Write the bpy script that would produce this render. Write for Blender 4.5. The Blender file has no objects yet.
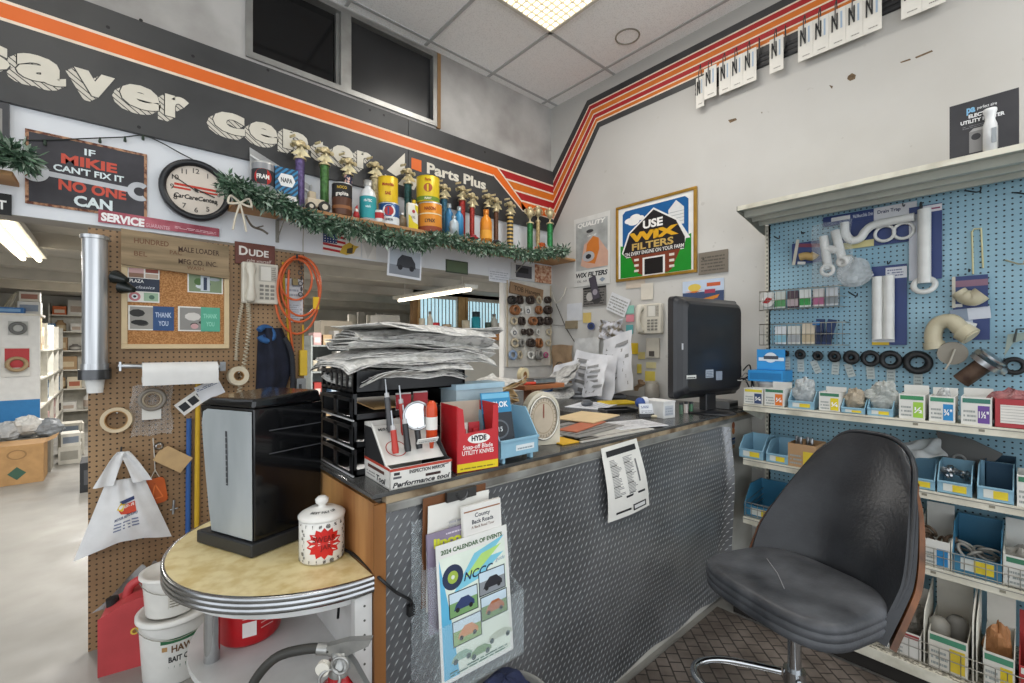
import bpy, bmesh, math, random
from mathutils import Vector, Matrix
random.seed(7)
SC = bpy.context.scene
COL = SC.collection
V = Vector
# ---------------------------------------------------------------- camera, light, exposure
FPX, CX, CY = 452.0, 512.0, 345.0
CAM = V((0, 0, 1.5))
ANG = math.radians(48.62)
FWD = V((math.cos(ANG), math.sin(ANG), 0)); RGT = V((math.sin(ANG), -math.cos(ANG), 0))
cam = bpy.data.objects.new('camera', bpy.data.cameras.new('camera')); COL.objects.link(cam)
cam.location = CAM
cam.rotation_euler = (math.radians(90), 0, ANG - math.radians(90))
cam.data.sensor_width = 36; cam.data.lens = FPX / 1024 * 36
cam.data.shift_y = (CY - 341.5) / 1024
cam.data.clip_start = 0.02
SC.camera = cam
w = bpy.data.worlds.new('world'); SC.world = w; w.use_nodes = True
w.node_tree.nodes['Background'].inputs[0].default_value = (0.9, 0.95, 1, 1)
w.node_tree.nodes['Background'].inputs[1].default_value = 2.0
SC.view_settings.view_transform = 'Standard'; SC.view_settings.look = 'None'
SC.view_settings.gamma = 1.0; SC.view_settings.use_curve_mapping = False
SC.view_settings.exposure = 0.0
SC.cycles.max_bounces = 6; SC.cycles.diffuse_bounces = 4; SC.cycles.glossy_bounces = 3
SC.cycles.transparent_max_bounces = 12; SC.cycles.transmission_bounces = 6
SC.cycles.sample_clamp_indirect = 4.0; SC.cycles.use_denoising = True
SC.cycles.caustics_reflective = False; SC.cycles.caustics_refractive = False
def area(name, loc, sx, sy, power, color=(1, .96, .9), rot=(0, 0, 0), spread=180):
    l = bpy.data.lights.new(name, 'AREA'); l.shape = 'RECTANGLE'; l.size = sx; l.size_y = sy
    l.energy = power; l.color = color; l.spread = math.radians(spread)
    o = bpy.data.objects.new(name, l); COL.objects.link(o); o.location = loc; o.rotation_euler = rot
    return o
YA, XB, ZC = 3.026, 3.182, 3.79          # plane of the back wall's face, the right wall's face, the ceiling
# front room troffers, the first seen, the rest added for light (x0, y0): 0.61 x 1.22 m each
TROFFERS = [(1.785, 1.077), (1.785, -1.363), (-0.655, 1.077), (-0.655, -1.363)]
for i, (x, y) in enumerate(TROFFERS):
    area('troffer_light', (x + .305, y + .61, ZC - .035), .56, 1.16, (20, 18, 6, 14)[i], (1, .985, .96))
STORE_LIGHTS = [(-.65, 5.6, 38), (-2.2, 5.0, 20), (.9, 4.6, 46), (-.3, 9.2, 60), (2.0, 4.7, 54), (3.3, 5.4, 60), (2.05, 8.2, 60)]  # those without a tube lamp fixture are added to brighten the store
for x, y, e in STORE_LIGHTS:
    area('tube_or_fill_light', (x, y, 2.24), .16, 1.15, e, (1, .97, .92))

# ---------------------------------------------------------------- pixel rays onto real planes
def ray(px, py):
    return FWD + RGT * ((px - CX) / FPX) + V((0, 0, (CY - py) / FPX))
def onY(px, py, y): d = ray(px, py); return CAM + d * ((y - CAM.y) / d.y)
def onX(px, py, x): d = ray(px, py); return CAM + d * ((x - CAM.x) / d.x)
def onZ(px, py, z): d = ray(px, py); return CAM + d * ((z - CAM.z) / d.z)
def PA(px, py, off=0): return onY(px, py, YA - off)
def PB(px, py, off=0): return onX(px, py, XB - off)
XAX, YAX, ZAX = V((1, 0, 0)), V((0, 1, 0)), V((0, 0, 1))
class Fr:
    def __init__(s, o, u, v):
        s.o = V(o); s.u = V(u).normalized(); s.v = V(v).normalized(); s.n = s.u.cross(s.v).normalized()
    def p(s, a, b, c=0): return s.o + s.u * a + s.v * b + s.n * c
    def rot(s, deg, a=0, b=0):
        t = math.radians(deg); u = s.u * math.cos(t) + s.v * math.sin(t); v = -s.u * math.sin(t) + s.v * math.cos(t)
        return Fr(s.p(a, b), u, v)
    def at(s, a, b, c=0): return Fr(s.p(a, b, c), s.u, s.v)
def rA(x0, x1, yt, yb, off=.004):
    o = PA(x0, yb, off); return Fr(o, XAX, ZAX), PA(x1, yb, off).x - o.x, PA(x0, yt, off).z - o.z
def rB(x0, x1, yt, yb, off=.004, X=None):
    X = XB if X is None else X
    o = onX(x0, yb, X - off); return Fr(o, -YAX, ZAX), o.y - onX(x1, yb, X - off).y, onX(x0, yt, X - off).z - o.z
def rY(y, x0, x1, yt, yb):
    o = onY(x0, yb, y); return Fr(o, XAX, ZAX), onY(x1, yb, y).x - o.x, onY(x0, yt, y).z - o.z
FA = lambda x, y, z: Fr((x, y, z), XAX, ZAX)       # faces the camera side (-Y)
FB = lambda x, y, z: Fr((x, y, z), -YAX, ZAX)      # faces -X
FT = lambda x, y, z, a=0: Fr((x, y, z), (math.cos(a), math.sin(a), 0), (-math.sin(a), math.cos(a), 0))  # faces up

# ---------------------------------------------------------------- materials
def lin(c): return c / 12.92 if c <= .04045 else ((c + .055) / 1.055) ** 2.4
def hexc(h):
    h = h.lstrip('#'); return tuple(lin(int(h[i:i + 2], 16) / 255) for i in (0, 2, 4)) + (1,)
MATS = {}
def mat(key, col='808080', rough=.55, metal=0, var=.1, scale=14, bump=0, bscale=60, alpha=1, emit=0, trans=0, col2=None, detail=4, coord='Object', stretch=None, ior=1.45, lo=.35, hi=.65, coat=0):
    if key in MATS: return MATS[key]
    m = bpy.data.materials.new(key); MATS[key] = m; m.use_nodes = True
    nt = m.node_tree; N = nt.nodes; L = nt.links; b = N['Principled BSDF']
    c = hexc(col); b.inputs['Roughness'].default_value = rough; b.inputs['Metallic'].default_value = metal
    b.inputs['IOR'].default_value = ior
    if alpha < 1: b.inputs['Alpha'].default_value = alpha
    if trans: b.inputs['Transmission Weight'].default_value = trans
    if coat: b.inputs['Coat Weight'].default_value = coat
    if emit: b.inputs['Emission Color'].default_value = c; b.inputs['Emission Strength'].default_value = emit
    tc = N.new('ShaderNodeTexCoord'); src = tc.outputs[coord]
    if stretch:
        mp = N.new('ShaderNodeMapping'); mp.inputs['Scale'].default_value = stretch; L.new(src, mp.inputs[0]); src = mp.outputs[0]
    no = N.new('ShaderNodeTexNoise'); no.inputs['Scale'].default_value = scale; no.inputs['Detail'].default_value = detail
    L.new(src, no.inputs['Vector'])
    r = N.new('ShaderNodeValToRGB'); L.new(no.outputs['Fac'], r.inputs[0])
    c2 = hexc(col2) if col2 else tuple(x * (1 - var * 1.6) for x in c[:3]) + (1,)
    r.color_ramp.elements[0].position = lo; r.color_ramp.elements[1].position = hi
    r.color_ramp.elements[0].color = c2; r.color_ramp.elements[1].color = c
    L.new(r.outputs[0], b.inputs['Base Color'])
    if bump:
        n2 = N.new('ShaderNodeTexNoise'); n2.inputs['Scale'].default_value = bscale; L.new(src, n2.inputs['Vector'])
        bp = N.new('ShaderNodeBump'); bp.inputs['Strength'].default_value = bump; bp.inputs['Distance'].default_value = .01
        L.new(n2.outputs['Fac'], bp.inputs['Height']); L.new(bp.outputs[0], b.inputs['Normal'])
    return m
def P(h, rough=.6): return mat('paint_%s_%d' % (h, rough * 100), h, rough, var=.05)
class NT:                                   # tiny node helper for patterned materials
    def __init__(s, key, rough=.5, metal=0):
        s.m = bpy.data.materials.new(key); MATS[key] = s.m; s.m.use_nodes = True
        s.N = s.m.node_tree.nodes; s.L = s.m.node_tree.links; s.b = s.N['Principled BSDF']
        s.b.inputs['Roughness'].default_value = rough; s.b.inputs['Metallic'].default_value = metal
        g = s.N.new('ShaderNodeNewGeometry'); sep = s.N.new('ShaderNodeSeparateXYZ'); s.L.new(g.outputs['Position'], sep.inputs[0])
        s.X, s.Y, s.Z = sep.outputs; s.pos = g.outputs['Position']
    def put(s, sock, v):
        if isinstance(v, (int, float)): sock.default_value = v
        else: s.L.new(v, sock)
    def op(s, o, a, b=0.0, c=None):
        n = s.N.new('ShaderNodeMath'); n.operation = o; s.put(n.inputs[0], a); s.put(n.inputs[1], b)
        if c is not None: s.put(n.inputs[2], c)
        return n.outputs[0]
    def noise(s, scale, detail=4, stretch=None):
        n = s.N.new('ShaderNodeTexNoise'); n.inputs['Scale'].default_value = scale; n.inputs['Detail'].default_value = detail
        if stretch:
            mp = s.N.new('ShaderNodeMapping'); mp.inputs['Scale'].default_value = stretch; s.L.new(s.pos, mp.inputs[0]); s.L.new(mp.outputs[0], n.inputs[0])
        else: s.L.new(s.pos, n.inputs['Vector'])
        return n.outputs['Fac']
    def ramp(s, f, stops):
        r = s.N.new('ShaderNodeValToRGB'); s.L.new(f, r.inputs[0]); e = r.color_ramp.elements
        while len(e) < len(stops): e.new(.5)
        for k, (p, c) in zip(e, stops): k.position = p; k.color = hexc(c)
        return r.outputs[0]
    def mix(s, f, a, b):
        n = s.N.new('ShaderNodeMix'); n.data_type = 'RGBA'; s.put(n.inputs[0], f)
        for i, v in ((6, a), (7, b)):
            if isinstance(v, str): n.inputs[i].default_value = hexc(v)
            else: s.L.new(v, n.inputs[i])
        return n.outputs[2]
    def color(s, c): s.L.new(c, s.b.inputs['Base Color'])
    def bump(s, h, strength=.4, dist=.004):
        b = s.N.new('ShaderNodeBump'); b.inputs['Strength'].default_value = strength; b.inputs['Distance'].default_value = dist
        s.L.new(h, b.inputs['Height']); s.L.new(b.outputs[0], s.b.inputs['Normal'])

# ---------------------------------------------------------------- mesh building
OFF = {}
def perp(d):
    d = V(d).normalized(); a = d.cross(ZAX) if abs(d.z) < .95 else d.cross(XAX)
    a.normalize(); return a, d.cross(a).normalized()
class MB:
    def __init__(s): s.v = []; s.f = []; s.mi = []; s.sm = []; s.mats = []
    def add(s, vs, fs, m, smooth=False):
        k = len(s.v); s.v += [V(p) for p in vs]
        if m not in s.mats: s.mats.append(m)
        i = s.mats.index(m)
        for f in fs: s.f.append(tuple(k + a for a in f)); s.mi.append(i); s.sm.append(smooth)
        return s
    def box(s, c, d, m, rz=0, fr=None):
        u, v, n = (fr.u, fr.v, fr.n) if fr else (V((math.cos(rz), math.sin(rz), 0)), V((-math.sin(rz), math.cos(rz), 0)), ZAX)
        c = fr.p(*c) if fr else V(c)
        a, b, e = u * d[0] / 2, v * d[1] / 2, n * d[2] / 2
        vs = [c + a * i + b * j + e * k for k in (-1, 1) for j in (-1, 1) for i in (-1, 1)]
        return s.add(vs, [(0, 2, 3, 1), (4, 5, 7, 6), (0, 1, 5, 4), (2, 6, 7, 3), (0, 4, 6, 2), (1, 3, 7, 5)], m)
    def bb(s, a, b, m): a, b = V(a), V(b); return s.box((a + b) / 2, b - a, m)
    def cyl(s, p0, p1, r0, m, r1=None, n=16, caps=True, smooth=True):
        p0, p1 = V(p0), V(p1); r1 = r0 if r1 is None else r1
        a, b = perp(p1 - p0); vs = []
        for p, r in ((p0, r0), (p1, r1)):
            vs += [p + a * r * math.cos(2 * math.pi * i / n) + b * r * math.sin(2 * math.pi * i / n) for i in range(n)]
        s.add(vs, [(i, (i + 1) % n, n + (i + 1) % n, n + i) for i in range(n)], m, smooth)
        if caps: s.add(vs, [tuple(range(n))[::-1], tuple(range(n, 2 * n))], m)
        return s
    def lathe(s, prof, c, m, n=24, ax=ZAX, smooth=True, sx=1, sy=1):
        c = V(c); ax = V(ax).normalized(); a, b = perp(ax); vs = []; fs = []
        for r, z in prof:
            vs += [c + ax * z + a * r * sx * math.cos(2 * math.pi * i / n) + b * r * sy * math.sin(2 * math.pi * i / n) for i in range(n)]
        for k in range(len(prof) - 1):
            for i in range(n): j = (i + 1) % n; fs.append((k * n + i, k * n + j, k * n + n + j, k * n + n + i))
        return s.add(vs, fs, m, smooth)
    def tube(s, pts, r, m, n=8, closed=False, caps=True):
        pts = [V(p) for p in pts]; K = len(pts); vs = []; prev = None
        rr = r if isinstance(r, (list, tuple)) else [r] * K
        for i, p in enumerate(pts):
            if closed: d = pts[(i + 1) % K] - pts[i - 1]
            else: d = pts[min(i + 1, K - 1)] - pts[max(i - 1, 0)]
            if d.length < 1e-9: d = V((0, 0, 1))
            d.normalize()
            if prev is None: a, b = perp(d)
            else:
                a = prev - d * prev.dot(d)
                if a.length < 1e-5: a, _ = perp(d)
                a.normalize(); b = d.cross(a)
            prev = a
            vs += [p + (a * math.cos(2 * math.pi * j / n) + b * math.sin(2 * math.pi * j / n)) * rr[i] for j in range(n)]
        fs = []
        for i in range(K if closed else K - 1):
            i2 = (i + 1) % K
            for j in range(n): k = (j + 1) % n; fs.append((i * n + j, i * n + k, i2 * n + k, i2 * n + j))
        s.add(vs, fs, m, True)
        if not closed and caps: s.add(vs, [tuple(range(n))[::-1], tuple(range((K - 1) * n, K * n))], m)
        return s
    def prism(s, pts, fr, d, m, m2=None, c=0):
        n = len(pts); A = [fr.p(x, y, c) for x, y in pts]; B = [fr.p(x, y, c + d) for x, y in pts]
        ar = sum(pts[i][0] * pts[(i + 1) % n][1] - pts[(i + 1) % n][0] * pts[i][1] for i in range(n))
        if ar < 0: A.reverse(); B.reverse()
        s.add(A + B, [(i, (i + 1) % n, n + (i + 1) % n, n + i) for i in range(n)] + [tuple(range(n))[::-1]], m2 or m)
        return s.add(B, [tuple(range(n))], m)
    def ell(s, c, r, m, n=16, k=10, rz=0):
        c = V(c); vs = []; fs = []; ca, sa = math.cos(rz), math.sin(rz)
        for i in range(k + 1):
            t = math.pi * i / k
            for j in range(n):
                p = 2 * math.pi * j / n; x, y = r[0] * math.sin(t) * math.cos(p), r[1] * math.sin(t) * math.sin(p)
                vs.append(c + V((x * ca - y * sa, x * sa + y * ca, -r[2] * math.cos(t))))
        for i in range(k):
            for j in range(n): q = (j + 1) % n; fs.append((i * n + j, i * n + q, i * n + n + q, i * n + n + j))
        return s.add(vs, fs, m, True)
    def torus(s, c, ax, R, r, m, n=24, k=8, a0=0, a1=360):
        ax = V(ax).normalized(); a, b = perp(ax); full = a1 - a0 >= 360
        pts = [V(c) + (a * math.cos(t) + b * math.sin(t)) * R for t in [math.radians(a0 + (a1 - a0) * i / n) for i in range(n if full else n + 1)]]
        return s.tube(pts, r, m, k, closed=full)
    def grid(s, fn, nu, nv, m, thick=0, smooth=True, wrap=False):
        vs = [V(fn(i / nu, j / nv)) for j in range(nv + 1) for i in range(nu + 1)]; W = nu + 1
        fs = [(j * W + i, j * W + i + 1, j * W + W + i + 1, j * W + W + i) for j in range(nv) for i in range(nu)]
        if not thick: return s.add(vs, fs, m, smooth)
        nr = [V((0, 0, 0)) for _ in vs]
        for f in fs:
            q = (vs[f[1]] - vs[f[0]]).cross(vs[f[3]] - vs[f[0]])
            for a in f: nr[a] += q
        bs = [p - (q.normalized() if q.length else ZAX) * thick for p, q in zip(vs, nr)]; K = len(vs)
        fs2 = [tuple(K + a for a in f[::-1]) for f in fs]
        edge = [i for i in range(W)] + [j * W + nu for j in range(1, nv + 1)] + [nv * W + i for i in range(nu - 1, -1, -1)] + [j * W for j in range(nv - 1, 0, -1)]
        fs3 = [(edge[i], K + edge[i], K + edge[(i + 1) % len(edge)], edge[(i + 1) % len(edge)]) for i in range(len(edge))]
        s.add(vs + bs, fs + fs2, m, smooth); s.add(vs + bs, fs3, m); return s
    # flat print on a frame
    lay = 0
    def rect(s, fr, x0, y0, x1, y1, m, c=None):
        c = s._l(c); return s.add([fr.p(x0, y0, c), fr.p(x1, y0, c), fr.p(x1, y1, c), fr.p(x0, y1, c)], [(0, 1, 2, 3)], m)
    def _l(s, c):
        if c is None: s.lay += 1; return .0006 + s.lay * .00006
        return c
    def poly(s, fr, pts, m, c=None):
        c = s._l(c); n = len(pts); ar = sum(pts[i][0] * pts[(i + 1) % n][1] - pts[(i + 1) % n][0] * pts[i][1] for i in range(n))
        return s.add([fr.p(x, y, c) for x, y in (pts if ar > 0 else pts[::-1])], [tuple(range(n))], m)
    def disc(s, fr, cx, cy, r, m, ry=None, n=20, c=None):
        ry = ry or r; return s.poly(fr, [(cx + r * math.cos(2 * math.pi * i / n), cy + ry * math.sin(2 * math.pi * i / n)) for i in range(n)], m, c)
    def ring(s, fr, cx, cy, r0, r1, m, n=28, c=None, sy=1, a0=0, a1=360):
        c = s._l(c); vs = []; 
        for i in range(n + 1):
            t = math.radians(a0 + (a1 - a0) * i / n)
            for r in (r0, r1): vs.append(fr.p(cx + r * math.cos(t), cy + r * sy * math.sin(t), c))
        return s.add(vs, [(2 * i, 2 * i + 1, 2 * i + 3, 2 * i + 2) for i in range(n)], m)
    def line(s, fr, x0, y0, x1, y1, wd, m, c=None):
        d = V((x1 - x0, y1 - y0)); d.normalize(); a, b = -d.y * wd / 2, d.x * wd / 2
        return s.poly(fr, [(x0 + a, y0 + b), (x0 - a, y0 - b), (x1 - a, y1 - b), (x1 + a, y1 + b)], m, c)
    def text(s, fr, t, x, y, h, m, w=None, bold=.01, al='l', shear=0, c=None, rot=0):
        vs, fs, W, H = glyphs(t, bold, shear); k = h / H; kx = k if w is None else w / W
        x -= {'l': 0, 'c': .5, 'r': 1}[al] * W * kx; c = s._l(c)
        if rot: fr = fr.rot(rot, x, y); x = y = 0
        return s.add([fr.p(x + a * kx, y + b * k, c) for a, b in vs], fs, m)
    def lines(s, fr, x0, y0, x1, y1, n, m, fill=.45, seed=1):
        rd = random.Random(seed); dy = (y1 - y0) / n; c = s._l(None)
        for i in range(n):
            x = x0
            while x < x1:
                wl = (x1 - x0) * rd.uniform(.06, .22); e = min(x1, x + wl)
                if rd.random() < .85: s.rect(fr, x, y0 + i * dy, e, y0 + (i + fill) * dy, m, c)
                x = e + (x1 - x0) * .025
        return s
    def build(s, name, parent=None, bevel=0, loc=None, seg=2, sub=0):
        lo = V((min(p.x for p in s.v), min(p.y for p in s.v), min(p.z for p in s.v))); hi = V((max(p.x for p in s.v), max(p.y for p in s.v), max(p.z for p in s.v)))
        o0 = V(loc) if loc is not None else V(((lo.x + hi.x) / 2, (lo.y + hi.y) / 2, lo.z))
        me = bpy.data.meshes.new(name); me.from_pydata([p - o0 for p in s.v], [], s.f)
        for m in s.mats: me.materials.append(m)
        me.polygons.foreach_set('material_index', s.mi); me.polygons.foreach_set('use_smooth', s.sm); me.update()
        o = bpy.data.objects.new(name, me); COL.objects.link(o); OFF[o] = o0
        if parent: o.parent = parent; o.location = o0 - OFF[parent]
        else: o.location = o0
        if bevel:
            b = o.modifiers.new('bevel', 'BEVEL'); b.width = bevel; b.segments = seg; b.limit_method = 'ANGLE'; b.angle_limit = math.radians(40)
        if sub: b = o.modifiers.new('sub', 'SUBSURF'); b.levels = b.render_levels = sub
        return o
_G = {}
def glyphs(t, bold=.01, shear=0):
    k = (t, bold, shear)
    if k in _G: return _G[k]
    def conv(t):
        c = bpy.data.curves.new('t', 'FONT'); c.body = t; c.size = 1; c.offset = bold; c.shear = shear; c.resolution_u = 3; c.fill_mode = 'FRONT'; c.extrude = 0
        o = bpy.data.objects.new('t', c); me = bpy.data.meshes.new_from_object(o)
        vs = [(v.co.x, v.co.y) for v in me.vertices]; fs = [tuple(p.vertices) for p in me.polygons]
        fs = [f if (lambda q: sum(q[i][0] * q[(i + 1) % len(q)][1] - q[(i + 1) % len(q)][0] * q[i][1] for i in range(len(q))))([vs[a] for a in f]) > 0 else f[::-1] for f in fs]
        bpy.data.objects.remove(o); bpy.data.curves.remove(c); bpy.data.meshes.remove(me); return vs, fs
    vs, fs = conv(t); H = max(y for x, y in conv('x' if t.islower() and not any(ch in t for ch in 'bdfhklt') else 'H')[0])
    x0 = min(x for x, y in vs); W = max(x for x, y in vs) - x0
    _G[k] = ([(x - x0, y) for x, y in vs], fs, W, H); return _G[k]
# ---------------------------------------------------------------- scene objects
def tag(o, label, cat, group=None, kind=None):
    o['label'] = label; o['category'] = cat
    if group: o['group'] = group
    if kind: o['kind'] = kind
    return o
def thing(name, label, cat, loc=(0, 0, 0), rz=0, group=None, local=False):
    o = bpy.data.objects.new(name, None); COL.objects.link(o); o.location = loc; o.rotation_euler = (0, 0, rz)
    o.empty_display_size = .05; OFF[o] = V((0, 0, 0)) if local else V(loc)
    return tag(o, label, cat, group)
def struct(o): o['kind'] = 'structure'; return o
def dup(root, loc, rz=None, label=None, group=None):
    def cp(o, par):
        c = o.copy(); COL.objects.link(c); c.parent = par
        for ch in o.children: cp(ch, c)
        return c
    r = cp(root, None); r.location = loc
    if rz is not None: r.rotation_euler = (0, 0, rz)
    if label: r['label'] = label
    if group: r['group'] = group
    return r
def spline(pts, n=6, closed=False):
    pts = [V(p) for p in pts]; K = len(pts); out = []
    for i in range(K if closed else K - 1):
        g = (lambda k: pts[k % K]) if closed else (lambda k: pts[max(0, min(K - 1, k))])
        a, b, c, d = g(i - 1), g(i), g(i + 1), g(i + 2)
        for j in range(n):
            t = j / n; out.append(.5 * ((2 * b) + (c - a) * t + (2 * a - 5 * b + 4 * c - d) * t * t + (3 * b - a - 3 * c + d) * t ** 3))
    if not closed: out.append(pts[-1])
    return out
def rrect(w, h, r, n=4):
    out = []
    for cx, cy, a in ((w - r, r, -90), (w - r, h - r, 0), (r, h - r, 90), (r, r, 180)):
        for i in range(n + 1): t = math.radians(a + 90 * i / n); out.append((cx + r * math.cos(t), cy + r * math.sin(t)))
    return out
BLK = lambda: mat('black_plastic', '17181a', .35, var=.15)
STEEL = lambda: mat('steel', 'b9bcbf', .28, 1, var=.15, scale=30)
WIRE = lambda: mat('wire', 'a9a69c', .35, .9, var=.15)
WHITE = lambda: mat('white_paper', 'e6e4dd', .7, var=.06, scale=6)
CARD = lambda: mat('cardboard', 'b08a5c', .8, var=.12, scale=10)
CLEAR = lambda: mat('clear_plastic', 'e8eef0', .2, alpha=.2, var=.1, bump=.2, bscale=15)
# ================================================================ SHELL
wallm = mat('wall_white', 'dcdad5', .75, var=.05, scale=2.2, col2='b9b6b0', detail=8, lo=.25, hi=.62, bump=.05, bscale=40)
wallA_m = mat('wall_upper_grey', 'b7b4b0', .75, scale=2.5, col2='8b8783', detail=8, lo=.3, hi=.65, bump=.05, bscale=40)
# painted wall B with scuffs, darker toward the ceiling
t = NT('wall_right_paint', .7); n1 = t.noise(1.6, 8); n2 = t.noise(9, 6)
upper_dark = t.op('MULTIPLY', t.op('MULTIPLY', t.op('MAXIMUM', t.op('SUBTRACT', t.Z, 2.2), 0.0), .55), n1)
c = t.ramp(n1, [(.25, 'b9b6b0'), (.6, 'cdcbc6')]); c = t.mix(t.op('MINIMUM', upper_dark, .5), c, '7d7974')
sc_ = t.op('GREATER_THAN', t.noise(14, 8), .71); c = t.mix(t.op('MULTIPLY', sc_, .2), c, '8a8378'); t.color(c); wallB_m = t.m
t.bump(t.noise(30), .08)
# concrete floor
t = NT('concrete', .45); n1 = t.noise(.9, 9); n2 = t.noise(4, 8)
c = t.ramp(n1, [(.3, '7b7a76'), (.5, '8f8d88'), (.7, 'a19f9a')]); c = t.mix(t.op('MULTIPLY', n2, .4), c, '86827b'); t.color(c); t.bump(n2, .1); conc = t.m
t.L.new(t.ramp(n2, [(.3, 'a0a0a0'), (.7, 'd0d0d0')]), t.b.inputs['Roughness'])
# ceiling tile
t = NT('acoustic_tile', .85); n1 = t.noise(140, 2); c = t.ramp(n1, [(.35, 'e3e3e2'), (.5, 'f4f4f3')]); t.color(c); t.bump(n1, .25, .002); tilem = t.m
gridm = mat('tee_bar', 'b3b4b4', .5, var=.05)
mb = MB(); mb.bb((-6, -3.2, -.1), (6.5, 13, 0), conc); struct(mb.build('floor'))
# ceiling with tee bars: front room
mb = MB(); mb.bb((-4.2, -3.1, ZC), (XB + .1, YA + .1, ZC + .04), tilem)
k = -10
xs = [2.395 - .61 * i for i in range(0, 11)] + [3.05]; ys = [2.297 - 1.22 * i for i in range(0, 5)] + [2.96]
for x in xs: mb.bb((x - .012, -3.05, ZC - .006), (x + .012, YA, ZC + .002), gridm)
for y in ys: mb.bb((-4.1, y - .012, ZC - .005), (XB, y + .012, ZC + .002), gridm)
mb.torus((2.86, 1.95, ZC - .002), ZAX, .085, .006, mat('stain', '8d867a', .8), 24, 6)
struct(mb.build('ceiling'))
# back wall of the front room (wall A): upper part with clerestory opening, header, right pier
WX0, WX1, WZ0, WZ1 = PA(246, 60).x, PA(437, 60).x, 3.2, 3.765
HB = 2.09                                    # header bottom
PIER = PA(504.5, 345).x
PEGX0, PEGX1 = PA(88, 345).x, PA(304, 345).x
y0, y1 = YA + .012, YA + .16
mb = MB()
mb.bb((-4.2, y0, HB), (XB, y1, WZ0), wallA_m)
mb.bb((-4.2, y0, WZ0), (WX0, y1, ZC), wallA_m); mb.bb((WX1, y0, WZ0), (XB, y1, ZC), wallA_m); mb.bb((WX0, y0, WZ1), (WX1, y1, ZC), wallA_m)
mb.bb((PIER, y0, 0), (XB, y0 + .06, HB), wallm)
struct(mb.build('wall_back'))
mb = MB(); mb.bb((XB, -3.1, 0), (XB + .12, YA + .16, ZC), wallB_m); wr = struct(mb.build('wall_right'))
for pts in ([(848, 76), (852, 73), (856, 75), (855, 79), (850, 81), (847, 79)], [(900, 62), (910, 58.5), (911, 60), (901, 63)], [(915, 57), (932, 50), (933, 51.5), (916, 58.5)], [(728, 120), (736, 118), (737, 120), (730, 123)], [(829, 85), (833, 86), (832, 89)], [(761, 112), (762.5, 112), (762, 114)]):
    MB().add([PB(a, b, .0008) for a, b in pts], [tuple(range(len(pts)))], mat('bare_plaster', '77624a', .9, var=.3, scale=60)).build('chipped_paint', wr)
# lower white face of the header (under the sign)
hw = mat('header_white', 'd9dce0', .6, var=.04, scale=3)
mb = MB(); mb.bb((-4.2, YA, HB), (XB, YA + .0119, 2.60), hw); struct(mb.build('trim_1'))
# store behind
sw = mat('store_wall', 'c9c5bb', .8, var=.08, scale=2)
mb = MB(); mb.bb((-6, 12, 0), (6.5, 12.1, 2.6), sw); struct(mb.build('wall_store_back'))
mb = MB(); mb.bb((-6.1, YA + .16, 0), (-6, 12, 2.6), sw); struct(mb.build('wall_store_left'))
mb = MB(); mb.bb((6.5, YA + .16, 0), (6.6, 12, 2.6), sw); struct(mb.build('wall_store_right'))
scl = mat('store_ceiling', 'bdb9b1', .8, var=.1, scale=3)
mb = MB(); mb.bb((-6, YA + .16, 2.42), (6.5, 12, 2.5), scl); struct(mb.build('ceiling_store'))
beam = mat('beam_wood', 'b8b2a6', .7, var=.12, scale=4)
for i, y in enumerate((4.1, 5.3, 6.7, 8.0, 9.4)):
    mb = MB(); mb.bb((-6, y, 2.30), (6.5, y + .09, 2.42), beam); o = mb.build('trim_%d' % (i + 10)); struct(o)
# clerestory window
alu = mat('aluminium', 'a7a6a2', .4, .8, var=.15, scale=8); glass = mat('dark_glass', '0b0b0d', .08, var=.2)
glass2 = mat('dark_screen', '2a2a2b', .3, var=.25, scale=3)
mb = MB(); f = .035; yf0, yf1 = YA - .004, YA + .10
xm = PA(346, 90).x
for a, b in (((WX0, WZ0), (WX1, WZ0 + f)), ((WX0, WZ1 - f), (WX1, WZ1)), ((WX0, WZ0 + f), (WX0 + f, WZ1 - f)), ((WX1 - f, WZ0 + f), (WX1, WZ1 - f)), ((xm - .035, WZ0 + f), (xm + .035, WZ1 - f))):
    mb.bb((a[0], yf0, a[1]), (b[0], yf1, b[1]), alu)
mb.bb((WX0 + f, YA + .045, WZ0 + f), (xm - .035, YA + .055, WZ0 + f + .02), alu); mb.bb((xm - .055, YA + .03, WZ0 + f), (xm - .035, YA + .06, WZ1 - f), alu)
win = struct(mb.build('window_1'))
mb = MB(); mb.bb((WX0 + f, YA + .06, WZ0 + f), (xm - .035, YA + .066, WZ1 - f), glass); mb.build('pane', win)
mb = MB(); mb.bb((xm + .035, YA + .045, WZ0 + f), (WX1 - f, YA + .051, WZ1 - f), glass2); mb.build('pane', win)
mb = MB(); mb.bb((WX1, YA - .008, WZ0 - .01), (WX1 + .03, YA + .012, ZC - .02), mat('raw_wood', '8a6a45', .7)); struct(mb.build('trim_2'))
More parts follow.
